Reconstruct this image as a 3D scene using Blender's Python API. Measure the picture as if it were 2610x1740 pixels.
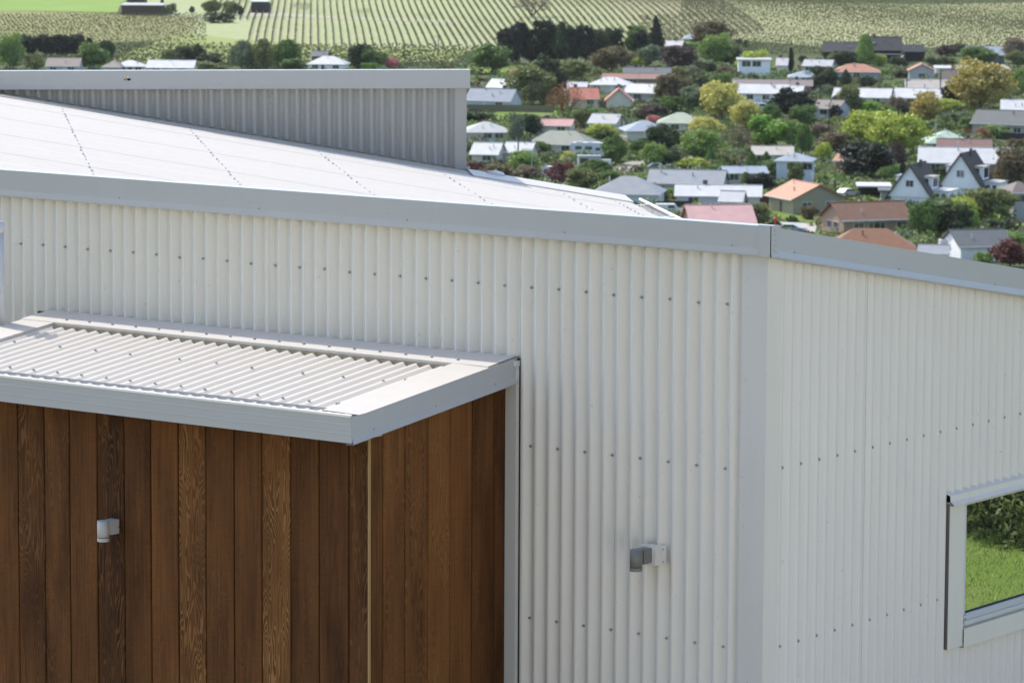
import bpy, math, random
import numpy as np
from mathutils import Vector, Matrix

for o in list(bpy.data.objects):
    bpy.data.objects.remove(o)
scene = bpy.context.scene
COL = scene.collection

# ------------------------------------------------------------------ camera
YAW, PITCH, ROLL = 0.6385, 0.1241, -0.0052
CAM = Vector((9.0114, -13.9966, 0.0))
FWD = Vector((-math.sin(YAW), math.cos(YAW), 0))
RGT = Vector((math.cos(YAW), math.sin(YAW), 0))
cam_data = bpy.data.cameras.new('camera')
cam = bpy.data.objects.new('camera', cam_data)
COL.objects.link(cam)
look = FWD * math.cos(PITCH) - Vector((0, 0, 1)) * math.sin(PITCH)
up = Vector((0, 0, 1)) * math.cos(PITCH) + FWD * math.sin(PITCH)
rt = RGT * math.cos(ROLL) + up * -math.sin(ROLL)
up2 = up * math.cos(ROLL) + RGT * math.sin(ROLL)
m = Matrix((rt, up2, -look)).transposed().to_4x4()
m.translation = CAM
cam.matrix_world = m
cam_data.sensor_width = 36.0
cam_data.lens = 9782.0 / 2610.0 * 36.0
cam_data.clip_start = 0.5
cam_data.clip_end = 20000.0
cam_data.dof.use_dof = True
cam_data.dof.focus_distance = 16.2
cam_data.dof.aperture_fstop = 15.0
scene.camera = cam

# ------------------------------------------------------------------ sky, sun, exposure
SUN_AZ, SUN_EL = math.radians(170.0), math.radians(51.0)
world = bpy.data.worlds.new('World')
scene.world = world
world.use_nodes = True
wn = world.node_tree.nodes
bg = wn['Background']
sky = wn.new('ShaderNodeTexSky')
sky.sky_type = 'NISHITA'
sky.sun_disc = False
sky.sun_elevation = SUN_EL
sky.sun_rotation = math.radians(90.0) - SUN_AZ
sky.altitude = 60.0
sky.air_density = 1.0
sky.dust_density = 1.5
sky.ozone_density = 0.6
world.node_tree.links.new(sky.outputs['Color'], bg.inputs['Color'])
bg.inputs['Strength'].default_value = 0.15
sun_data = bpy.data.lights.new('sun', 'SUN')
sun_data.energy = 2.1
sun_data.angle = math.radians(0.53)
sun_data.color = (1.0, 0.94, 0.84)
sun = bpy.data.objects.new('sun', sun_data)
COL.objects.link(sun)
sunvec = Vector((math.cos(SUN_EL) * math.cos(SUN_AZ), math.cos(SUN_EL) * math.sin(SUN_AZ), math.sin(SUN_EL)))
sun.rotation_euler = (-sunvec).to_track_quat('-Z', 'Y').to_euler()
sun.location = (0, 0, 40)
scene.view_settings.view_transform = 'Standard'
scene.view_settings.look = 'None'
scene.view_settings.gamma = 1.0
scene.view_settings.exposure = 1.05
scene.view_settings.use_curve_mapping = False
scene.render.engine = 'CYCLES'
scene.cycles.max_bounces = 8
scene.cycles.transparent_max_bounces = 8

# ------------------------------------------------------------------ materials
MATS = {}
def new_mat(name):
    mt = bpy.data.materials.new(name)
    mt.use_nodes = True
    nt = mt.node_tree
    return mt, nt, nt.nodes['Principled BSDF']

def N(nt, typ, **kw):
    n = nt.nodes.new(typ)
    for k, v in kw.items():
        setattr(n, k, v)
    return n

def plain(name, col, rough=0.6, spec=0.4, var=0.12, scale=3.0, metallic=0.0, bump=0.0, stretch=None):
    """painted, rendered or earthy surface: base colour with mottling of its own"""
    if name in MATS:
        return MATS[name]
    mt, nt, bs = new_mat(name)
    tc = N(nt, 'ShaderNodeTexCoord')
    mp = N(nt, 'ShaderNodeMapping')
    if stretch:
        mp.inputs['Scale'].default_value = stretch
    nt.links.new(tc.outputs['Object'], mp.inputs['Vector'])
    nz = N(nt, 'ShaderNodeTexNoise')
    nz.inputs['Scale'].default_value = scale
    nz.inputs['Detail'].default_value = 4
    nt.links.new(mp.outputs['Vector'], nz.inputs['Vector'])
    cr = N(nt, 'ShaderNodeMixRGB')
    cr.inputs[1].default_value = (*[c * (1 - var) for c in col], 1)
    cr.inputs[2].default_value = (*[min(1, c * (1 + var)) for c in col], 1)
    nt.links.new(nz.outputs['Fac'], cr.inputs[0])
    nt.links.new(cr.outputs[0], bs.inputs['Base Color'])
    bs.inputs['Roughness'].default_value = rough
    bs.inputs['Specular IOR Level'].default_value = spec
    bs.inputs['Metallic'].default_value = metallic
    if bump:
        bp = N(nt, 'ShaderNodeBump')
        bp.inputs['Strength'].default_value = bump
        bp.inputs['Distance'].default_value = 0.01
        nt.links.new(nz.outputs['Fac'], bp.inputs['Height'])
        nt.links.new(bp.outputs['Normal'], bs.inputs['Normal'])
    MATS[name] = mt
    return mt

def steel(name, col, rough=0.42, spec=0.5, oil=0.0, dirt=0.05):
    """pre-painted sheet steel with faint streaks, specks and a slight oil-canning ripple"""
    mt, nt, bs = new_mat(name)
    tc = N(nt, 'ShaderNodeTexCoord')
    mp = N(nt, 'ShaderNodeMapping')
    mp.inputs['Scale'].default_value = (6, 6, 0.7)
    nt.links.new(tc.outputs['Object'], mp.inputs['Vector'])
    nz = N(nt, 'ShaderNodeTexNoise')
    nz.inputs['Scale'].default_value = 2.0
    nz.inputs['Detail'].default_value = 6
    nt.links.new(mp.outputs['Vector'], nz.inputs['Vector'])
    nz2 = N(nt, 'ShaderNodeTexNoise')
    nz2.inputs['Scale'].default_value = 38.0
    nz2.inputs['Detail'].default_value = 3
    nt.links.new(tc.outputs['Object'], nz2.inputs['Vector'])
    sp = N(nt, 'ShaderNodeMapRange')
    sp.inputs['From Min'].default_value = 0.70
    sp.inputs['From Max'].default_value = 0.78
    nt.links.new(nz2.outputs['Fac'], sp.inputs['Value'])
    cr = N(nt, 'ShaderNodeMixRGB')
    cr.inputs[1].default_value = (*[c * (1 - dirt) for c in col], 1)
    cr.inputs[2].default_value = (*[min(1, c * (1 + dirt)) for c in col], 1)
    nt.links.new(nz.outputs['Fac'], cr.inputs[0])
    mx = N(nt, 'ShaderNodeMixRGB')
    mx.blend_type = 'MULTIPLY'
    mx.inputs[2].default_value = (0.80, 0.78, 0.74, 1)
    nt.links.new(sp.outputs[0], mx.inputs[0])
    nt.links.new(cr.outputs[0], mx.inputs[1])
    nt.links.new(mx.outputs[0], bs.inputs['Base Color'])
    bs.inputs['Roughness'].default_value = rough
    bs.inputs['Specular IOR Level'].default_value = spec
    if oil:
        nz3 = N(nt, 'ShaderNodeTexNoise')
        nz3.inputs['Scale'].default_value = 1.6
        nz3.inputs['Detail'].default_value = 1
        nt.links.new(tc.outputs['Object'], nz3.inputs['Vector'])
        bp = N(nt, 'ShaderNodeBump')
        bp.inputs['Strength'].default_value = oil
        bp.inputs['Distance'].default_value = 0.05
        nt.links.new(nz3.outputs['Fac'], bp.inputs['Height'])
        nt.links.new(bp.outputs['Normal'], bs.inputs['Normal'])
    MATS[name] = mt
    return mt

def cedar():
    """stained cedar board; tone and grain come from each board's own properties"""
    mt, nt, bs = new_mat('cedar')
    L = nt.links.new
    tc = N(nt, 'ShaderNodeTexCoord')
    oi = N(nt, 'ShaderNodeObjectInfo')
    at = N(nt, 'ShaderNodeAttribute', attribute_type='OBJECT', attribute_name='grain')
    tn = N(nt, 'ShaderNodeAttribute', attribute_type='OBJECT', attribute_name='tone')
    off = N(nt, 'ShaderNodeVectorMath', operation='MULTIPLY')
    off.inputs[1].default_value = (0, 0, 37.0)
    cmb = N(nt, 'ShaderNodeCombineXYZ')
    L(oi.outputs['Random'], cmb.inputs[2]); L(cmb.outputs[0], off.inputs[0])
    add = N(nt, 'ShaderNodeVectorMath', operation='ADD')
    L(tc.outputs['Object'], add.inputs[0]); L(off.outputs[0], add.inputs[1])
    def noise(scale, sx, sz, detail=4, dist=0.0):
        mp = N(nt, 'ShaderNodeMapping')
        mp.inputs['Scale'].default_value = (sx, sx, sz)
        L(add.outputs[0], mp.inputs['Vector'])
        nz = N(nt, 'ShaderNodeTexNoise')
        nz.inputs['Scale'].default_value = scale
        nz.inputs['Detail'].default_value = detail
        nz.inputs['Distortion'].default_value = dist
        L(mp.outputs[0], nz.inputs['Vector'])
        return nz
    broad = noise(1.0, 9.0, 1.6, 3)
    streak = noise(1.0, 95.0, 2.2, 5)
    saw = noise(1.0, 8.0, 190.0, 2)
    cloud = noise(1.0, 5.0, 2.6, 3)
    # flat-sawn figure: contour lines of a stretched noise field
    fig = noise(1.0, 10.0, 1.25, 2, 0.25)
    fine = noise(1.0, 60.0, 9.0, 2)
    fadd = N(nt, 'ShaderNodeMath', operation='MULTIPLY_ADD')
    fadd.inputs[1].default_value = 0.035
    L(fine.outputs['Fac'], fadd.inputs[0]); L(fig.outputs['Fac'], fadd.inputs[2])
    mul = N(nt, 'ShaderNodeMath', operation='MULTIPLY'); mul.inputs[1].default_value = 215.0
    L(fadd.outputs[0], mul.inputs[0])
    sn = N(nt, 'ShaderNodeMath', operation='SINE'); L(mul.outputs[0], sn.inputs[0])
    line = N(nt, 'ShaderNodeMapRange')
    line.inputs['From Min'].default_value = 0.1; line.inputs['From Max'].default_value = 0.75
    L(sn.outputs[0], line.inputs['Value'])
    amt = N(nt, 'ShaderNodeMath', operation='MULTIPLY')
    L(line.outputs[0], amt.inputs[0]); L(at.outputs['Fac'], amt.inputs[1])
    mask = N(nt, 'ShaderNodeMapRange')
    mask.inputs['From Min'].default_value = 0.40; mask.inputs['From Max'].default_value = 0.58
    L(cloud.outputs['Fac'], mask.inputs['Value'])
    mk2 = N(nt, 'ShaderNodeMath', operation='MULTIPLY_ADD'); mk2.inputs[1].default_value = 0.7; mk2.inputs[2].default_value = 0.3
    L(mask.outputs[0], mk2.inputs[0])
    amt2 = N(nt, 'ShaderNodeMath', operation='MULTIPLY')
    L(amt.outputs[0], amt2.inputs[0]); L(mk2.outputs[0], amt2.inputs[1])
    base = N(nt, 'ShaderNodeMixRGB')
    base.inputs[1].default_value = (0.036, 0.0145, 0.0060, 1)
    base.inputs[2].default_value = (0.178, 0.075, 0.0245, 1)
    t1 = N(nt, 'ShaderNodeMath', operation='MULTIPLY_ADD'); t1.inputs[1].default_value = 1.25
    sb = N(nt, 'ShaderNodeMath', operation='SUBTRACT'); sb.inputs[1].default_value = 0.5
    L(broad.outputs['Fac'], sb.inputs[0]); L(sb.outputs[0], t1.inputs[0]); L(tn.outputs['Fac'], t1.inputs[2])
    L(t1.outputs[0], base.inputs[0])
    m2 = N(nt, 'ShaderNodeMixRGB'); m2.blend_type = 'MULTIPLY'; m2.inputs[0].default_value = 0.75
    rs = N(nt, 'ShaderNodeMapRange'); rs.inputs['From Min'].default_value = 0.25; rs.inputs['From Max'].default_value = 0.75
    rs.inputs['To Min'].default_value = 0.55; rs.inputs['To Max'].default_value = 1.35
    L(streak.outputs['Fac'], rs.inputs['Value']); L(base.outputs[0], m2.inputs[1]); L(rs.outputs[0], m2.inputs[2])
    m3 = N(nt, 'ShaderNodeMixRGB'); m3.blend_type = 'MULTIPLY'; m3.inputs[0].default_value = 0.5
    r3 = N(nt, 'ShaderNodeMapRange'); r3.inputs['From Min'].default_value = 0.3; r3.inputs['From Max'].default_value = 0.7
    r3.inputs['To Min'].default_value = 0.8; r3.inputs['To Max'].default_value = 1.15
    L(saw.outputs['Fac'], r3.inputs['Value']); L(m2.outputs[0], m3.inputs[1]); L(r3.outputs[0], m3.inputs[2])
    m4 = N(nt, 'ShaderNodeMixRGB'); m4.inputs[2].default_value = (0.285, 0.150, 0.055, 1)
    L(amt2.outputs[0], m4.inputs[0]); L(m3.outputs[0], m4.inputs[1])
    L(m4.outputs[0], bs.inputs['Base Color'])
    bs.inputs['Roughness'].default_value = 0.7
    bs.inputs['Specular IOR Level'].default_value = 0.1
    bp = N(nt, 'ShaderNodeBump'); bp.inputs['Strength'].default_value = 0.25; bp.inputs['Distance'].default_value = 0.002
    L(streak.outputs['Fac'], bp.inputs['Height']); L(bp.outputs['Normal'], bs.inputs['Normal'])
    MATS['cedar'] = mt
    return mt

def leafy(name, col, var=0.32, trans=0.24):
    if name in MATS:
        return MATS[name]
    mt, nt, bs = new_mat(name)
    L = nt.links.new
    ge = N(nt, 'ShaderNodeNewGeometry')
    mr = N(nt, 'ShaderNodeMapRange')
    mr.inputs['To Min'].default_value = 1 - var; mr.inputs['To Max'].default_value = 1 + var
    L(ge.outputs['Random Per Island'], mr.inputs['Value'])
    mx = N(nt, 'ShaderNodeMixRGB'); mx.blend_type = 'MULTIPLY'; mx.inputs[0].default_value = 1.0
    mx.inputs[1].default_value = (*col, 1)
    L(mr.outputs[0], mx.inputs[2])
    L(mx.outputs[0], bs.inputs['Base Color'])
    bs.inputs['Roughness'].default_value = 0.55
    bs.inputs['Specular IOR Level'].default_value = 0.25
    tr = N(nt, 'ShaderNodeBsdfTranslucent')
    br = N(nt, 'ShaderNodeMixRGB'); br.blend_type = 'MULTIPLY'; br.inputs[0].default_value = 1.0
    br.inputs[2].default_value = (1.25, 1.2, 0.7, 1)
    L(mx.outputs[0], br.inputs[1]); L(br.outputs[0], tr.inputs['Color'])
    ms = N(nt, 'ShaderNodeMixShader'); ms.inputs[0].default_value = trans
    L(bs.outputs[0], ms.inputs[1]); L(tr.outputs[0], ms.inputs[2])
    L(ms.outputs[0], nt.nodes['Material Output'].inputs['Surface'])
    MATS[name] = mt
    return mt

def earth(name, c1, c2, c3=None, scale=0.05, rough=0.95):
    if name in MATS:
        return MATS[name]
    mt, nt, bs = new_mat(name)
    L = nt.links.new
    tc = N(nt, 'ShaderNodeTexCoord')
    a = N(nt, 'ShaderNodeTexNoise'); a.inputs['Scale'].default_value = scale; a.inputs['Detail'].default_value = 8; a.inputs['Roughness'].default_value = 0.65
    b = N(nt, 'ShaderNodeTexNoise'); b.inputs['Scale'].default_value = scale * 6.3; b.inputs['Detail'].default_value = 6
    L(tc.outputs['Object'], a.inputs['Vector']); L(tc.outputs['Object'], b.inputs['Vector'])
    r1 = N(nt, 'ShaderNodeMapRange'); r1.inputs['From Min'].default_value = 0.35; r1.inputs['From Max'].default_value = 0.65
    L(a.outputs['Fac'], r1.inputs['Value'])
    m1 = N(nt, 'ShaderNodeMixRGB'); m1.inputs[1].default_value = (*c1, 1); m1.inputs[2].default_value = (*c2, 1)
    L(r1.outputs[0], m1.inputs[0])
    m2 = N(nt, 'ShaderNodeMixRGB'); m2.inputs[2].default_value = (*(c3 or c2), 1)
    r2 = N(nt, 'ShaderNodeMapRange'); r2.inputs['From Min'].default_value = 0.5; r2.inputs['From Max'].default_value = 0.75
    L(b.outputs['Fac'], r2.inputs['Value']); L(r2.outputs[0], m2.inputs[0]); L(m1.outputs[0], m2.inputs[1])
    L(m2.outputs[0], bs.inputs['Base Color'])
    bs.inputs['Roughness'].default_value = rough
    bs.inputs['Specular IOR Level'].default_value = 0.1
    MATS[name] = mt
    return mt

def tiled(name, col, step=0.16, dark=0.6):
    """roof tiles seen from afar: thin darker course lines up the slope"""
    mt, nt, bs = new_mat(name)
    L = nt.links.new
    tc = N(nt, 'ShaderNodeTexCoord')
    sx = N(nt, 'ShaderNodeSeparateXYZ'); L(tc.outputs['Object'], sx.inputs[0])
    ml = N(nt, 'ShaderNodeMath', operation='MULTIPLY'); ml.inputs[1].default_value = 1.0 / step
    L(sx.outputs['Z'], ml.inputs[0])
    fr = N(nt, 'ShaderNodeMath', operation='FRACT'); L(ml.outputs[0], fr.inputs[0])
    lt = N(nt, 'ShaderNodeMath', operation='LESS_THAN'); lt.inputs[1].default_value = 0.28
    L(fr.outputs[0], lt.inputs[0])
    nz = N(nt, 'ShaderNodeTexNoise'); nz.inputs['Scale'].default_value = 0.9; nz.inputs['Detail'].default_value = 5
    L(tc.outputs['Object'], nz.inputs['Vector'])
    mx = N(nt, 'ShaderNodeMixRGB'); mx.inputs[1].default_value = (*[c * 0.8 for c in col], 1); mx.inputs[2].default_value = (*[c * 1.2 for c in col], 1)
    L(nz.outputs['Fac'], mx.inputs[0])
    m2 = N(nt, 'ShaderNodeMixRGB'); m2.blend_type = 'MULTIPLY'; m2.inputs[2].default_value = (dark, dark, dark, 1)
    L(lt.outputs[0], m2.inputs[0]); L(mx.outputs[0], m2.inputs[1])
    L(m2.outputs[0], bs.inputs['Base Color'])
    bs.inputs['Roughness'].default_value = 0.8
    MATS[name] = mt
    return mt

def glazing(name, dark=(0.012, 0.014, 0.016), refl=0.5):
    mt, nt, bs = new_mat(name)
    L = nt.links.new
    bs.inputs['Base Color'].default_value = (*dark, 1)
    bs.inputs['Roughness'].default_value = 0.4
    gl = N(nt, 'ShaderNodeBsdfGlossy')
    gl.inputs['Color'].default_value = (0.97, 0.99, 0.98, 1); gl.inputs['Roughness'].default_value = 0.0
    ms = N(nt, 'ShaderNodeMixShader'); ms.inputs[0].default_value = refl
    L(bs.outputs[0], ms.inputs[1]); L(gl.outputs[0], ms.inputs[2])
    L(ms.outputs[0], nt.nodes['Material Output'].inputs['Surface'])
    MATS[name] = mt
    return mt

steel('wall_steel', (0.68, 0.668, 0.635), 0.22, 0.5)
steel('upper_steel', (0.35, 0.355, 0.355), 0.30, 0.5, dirt=0.10)
steel('roof_steel', (0.645, 0.60, 0.535), 0.55, 0.3)
steel('fascia_steel', (0.41, 0.43, 0.45), 0.32, 0.5, oil=0.05, dirt=0.03)
steel('flashing_steel', (0.53, 0.50, 0.46), 0.5, 0.3, oil=0.05)
steel('trim_steel', (0.55, 0.55, 0.545), 0.40, 0.5, oil=0.06)
steel('corner_steel', (0.67, 0.645, 0.595), 0.30, 0.5, oil=0.04)
plain('jamb_brown', (0.15, 0.138, 0.125), 0.8, 0.2)
plain('gap_dark', (0.015, 0.012, 0.010), 0.9, 0.1)
plain('backing', (0.10, 0.10, 0.10), 0.9, 0.1)
plain('closure_foam', (0.16, 0.145, 0.11), 0.95, 0.1, 0.35, 60)
plain('screw_steel', (0.34, 0.36, 0.38), 0.35, 0.6, 0.1, 40, 0.3)
plain('white_rim', (0.80, 0.79, 0.76), 0.4)
plain('pale_sapwood', (0.36, 0.235, 0.10), 0.6, 0.3, 0.2, 12, stretch=(10, 10, 0.5))
plain('lamp_white', (0.43, 0.44, 0.45), 0.38, 0.5, 0.04)
plain('lamp_grey', (0.165, 0.165, 0.160), 0.42, 0.5, 0.06)
plain('lamp_glass', (0.6, 0.6, 0.56), 0.2)
plain('joinery', (0.53, 0.555, 0.575), 0.35, 0.5, 0.03)
plain('dark_rubber', (0.03, 0.03, 0.032), 0.7)
plain('pipe_white', (0.62, 0.64, 0.67), 0.4, 0.5, 0.04)
cedar()
glazing('window_glass', refl=0.80)
glazing('far_glass', (0.02, 0.022, 0.026), 0.12)

# ------------------------------------------------------------------ mesh helpers
def link(o, parent=None):
    COL.objects.link(o)
    if parent is not None:
        o.parent = parent
    return o

def mesh_obj(name, verts, faces, mat=None, parent=None, smooth=False, loc=None):
    me = bpy.data.meshes.new(name)
    me.from_pydata([tuple(v) for v in verts], [], faces)
    if smooth:
        me.polygons.foreach_set('use_smooth', [True] * len(me.polygons))
    if mat:
        me.materials.append(MATS[mat] if isinstance(mat, str) else mat)
    me.update()
    o = bpy.data.objects.new(name, me)
    if loc is not None:
        o.location = loc
    return link(o, parent)

def empty(name, loc=(0, 0, 0), rz=0.0, parent=None):
    o = bpy.data.objects.new(name, None)
    o.empty_display_size = 0.2
    o.location = loc
    o.rotation_euler = (0, 0, rz)
    return link(o, parent)

def tag(o, label=None, cat=None, group=None, kind=None):
    if label: o['label'] = label
    if cat: o['category'] = cat
    if group: o['group'] = group
    if kind: o['kind'] = kind
    return o

class MB:
    def __init__(self):
        self.v = []; self.f = []
    def quad(self, a, b, c, d):
        n = len(self.v); self.v += [a, b, c, d]; self.f.append((n, n + 1, n + 2, n + 3))
    def tri(self, a, b, c):
        n = len(self.v); self.v += [a, b, c]; self.f.append((n, n + 1, n + 2))
    def box(self, x0, x1, y0, y1, z0, z1):
        n = len(self.v)
        self.v += [(x0, y0, z0), (x1, y0, z0), (x1, y1, z0), (x0, y1, z0), (x0, y0, z1), (x1, y0, z1), (x1, y1, z1), (x0, y1, z1)]
        self.f += [tuple(n + i for i in q) for q in ((0, 3, 2, 1), (4, 5, 6, 7), (0, 1, 5, 4), (1, 2, 6, 5), (2, 3, 7, 6), (3, 0, 4, 7))]
        return self
    def sweep(self, prof, path, closed=False, caps=True):
        """profile: list of (a,b) ; path: list of functions or (origin, A, B) frames"""
        n = len(self.v); k = len(prof)
        for O, A, B in path:
            for a, b in prof:
                self.v.append(tuple(O[i] + A[i] * a + B[i] * b for i in range(3)))
        m_ = k if closed else k - 1
        for j in range(len(path) - 1):
            for i in range(m_):
                i2 = (i + 1) % k
                self.f.append((n + j * k + i, n + j * k + i2, n + (j + 1) * k + i2, n + (j + 1) * k + i))
        if closed and caps:
            self.f.append(tuple(n + i for i in range(k))[::-1])
            self.f.append(tuple(n + (len(path) - 1) * k + i for i in range(k)))
        return self
    def cyl(self, p0, p1, r0, r1=None, seg=12, caps=True):
        r1 = r0 if r1 is None else r1
        p0 = Vector(p0); p1 = Vector(p1); d = (p1 - p0).normalized()
        a = d.orthogonal().normalized(); b = d.cross(a)
        n = len(self.v)
        for p, r in ((p0, r0), (p1, r1)):
            for i in range(seg):
                t = 2 * math.pi * i / seg
                self.v.append(tuple(p + a * (r * math.cos(t)) + b * (r * math.sin(t))))
        for i in range(seg):
            j = (i + 1) % seg
            self.f.append((n + i, n + j, n + seg + j, n + seg + i))
        if caps:
            self.f.append(tuple(n + i for i in range(seg))[::-1])
            self.f.append(tuple(n + seg + i for i in range(seg)))
        return self
    def build(self, name, mat=None, parent=None, smooth=False, loc=None):
        return mesh_obj(name, self.v, self.f, mat, parent, smooth, loc)

# ------------------------------------------------------------------ terrain
S_K = [-400, -120, -60, -25, -8, -3, 0, 5, 12, 34, 60, 150, 450, 1180, 1500, 2000, 3000, 6000, 9000]
Z_K = [120, 62, 34, 13, 1.6, -1.1, -1.62, -2.4, -4.75, -5.1, -8, -23, -60, -60, -53.5, -43, 10, 240, 260]
def ground_st(s, t):
    s = np.asarray(s, float); t = np.asarray(t, float)
    z = np.interp(s, S_K, Z_K)
    w = np.clip((s - 1180) / 150, 0, 1)
    return z + w * (1.5 * np.sin(t / 62 + .7) * np.sin(s / 70) + .9 * np.sin(t / 37 + s / 58))
def st(x, y):
    dx = np.asarray(x, float) - CAM.x; dy = np.asarray(y, float) - CAM.y
    return dx * FWD.x + dy * FWD.y, dx * RGT.x + dy * RGT.y
def ground_z(x, y):
    s, t = st(x, y)
    return ground_st(s, t)
def xy(s, t):
    return CAM.x + s * FWD.x + t * RGT.x, CAM.y + s * FWD.y + t * RGT.y

def grid_sheet(name, ss, widths, nt_, mat, lift=0.0):
    ss = np.asarray(ss, float)
    tau = np.linspace(-1, 1, nt_)
    Sg = np.repeat(ss[:, None], nt_, 1); Tg = np.asarray(widths)[:, None] * tau[None]
    X, Y = xy(Sg, Tg); Zz = ground_st(Sg, Tg) + lift
    v = np.stack([X, Y, Zz], -1).reshape(-1, 3)
    f = [(i * nt_ + j, i * nt_ + j + 1, (i + 1) * nt_ + j + 1, (i + 1) * nt_ + j) for i in range(len(ss) - 1) for j in range(nt_ - 1)]
    o = mesh_obj(name, v.tolist(), f, mat, smooth=True)
    return tag(o, kind='structure')

earth('hill_grass', (0.13, 0.15, 0.05), (0.17, 0.18, 0.07), (0.23, 0.21, 0.11), 0.8)
earth('valley_ground', (0.055, 0.08, 0.025), (0.085, 0.105, 0.04), (0.14, 0.125, 0.075), 0.06)
earth('paddock_grass', (0.19, 0.29, 0.065), (0.22, 0.31, 0.075), (0.25, 0.31, 0.10), 0.012)
earth('field_yellow', (0.24, 0.28, 0.09), (0.28, 0.31, 0.11), (0.29, 0.29, 0.14), 0.03)
earth('field_olive', (0.22, 0.23, 0.09), (0.26, 0.25, 0.11), (0.29, 0.24, 0.13), 0.04)
earth('field_stripe', (0.30, 0.34, 0.16), (0.34, 0.37, 0.19), (0.38, 0.37, 0.23), 0.035)
earth('field_tan', (0.30, 0.31, 0.15), (0.35, 0.35, 0.18), (0.38, 0.34, 0.22), 0.03)
earth('track_gravel', (0.36, 0.34, 0.24), (0.42, 0.39, 0.30), None, 0.2)
earth('lawn_grass', (0.12, 0.18, 0.035), (0.15, 0.21, 0.045), (0.18, 0.21, 0.065), 0.1)
earth('asphalt_pale', (0.30, 0.27, 0.23), (0.36, 0.32, 0.28), None, 0.3)
earth('concrete', (0.40, 0.37, 0.33), (0.46, 0.43, 0.39), None, 0.3)
near = [-8, -5, -3, 0, 3, 5, 8, 10, 12, 16, 20, 26, 34, 42, 50, 60]
far = [60, 90, 120, 150, 220, 300, 380, 450, 520, 600, 700, 800, 900, 1000, 1100, 1180] + list(range(1200, 1720, 12)) + [1800, 2000, 2400, 3000]
earth('bounce_hill', (0.30, 0.27, 0.15), (0.36, 0.32, 0.19), (0.40, 0.36, 0.24), 0.5)
earth('bounce_gravel', (0.50, 0.46, 0.39), (0.56, 0.52, 0.45), (0.60, 0.56, 0.49), 3.0)
back = [-120, -90, -60, -40, -25, -16, -8]
grid_sheet('hillside', back, [60 + abs(s) * 0.9 for s in back], 41, 'bounce_hill')  # unseen hill behind the camera, steepened and paled to bounce light
grid_sheet('hillside', near, [60 + abs(s) * 0.9 for s in near], 41, 'hill_grass')
grid_sheet('ground', far, [60 + s * 0.9 for s in far], 121, 'valley_ground')

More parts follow.
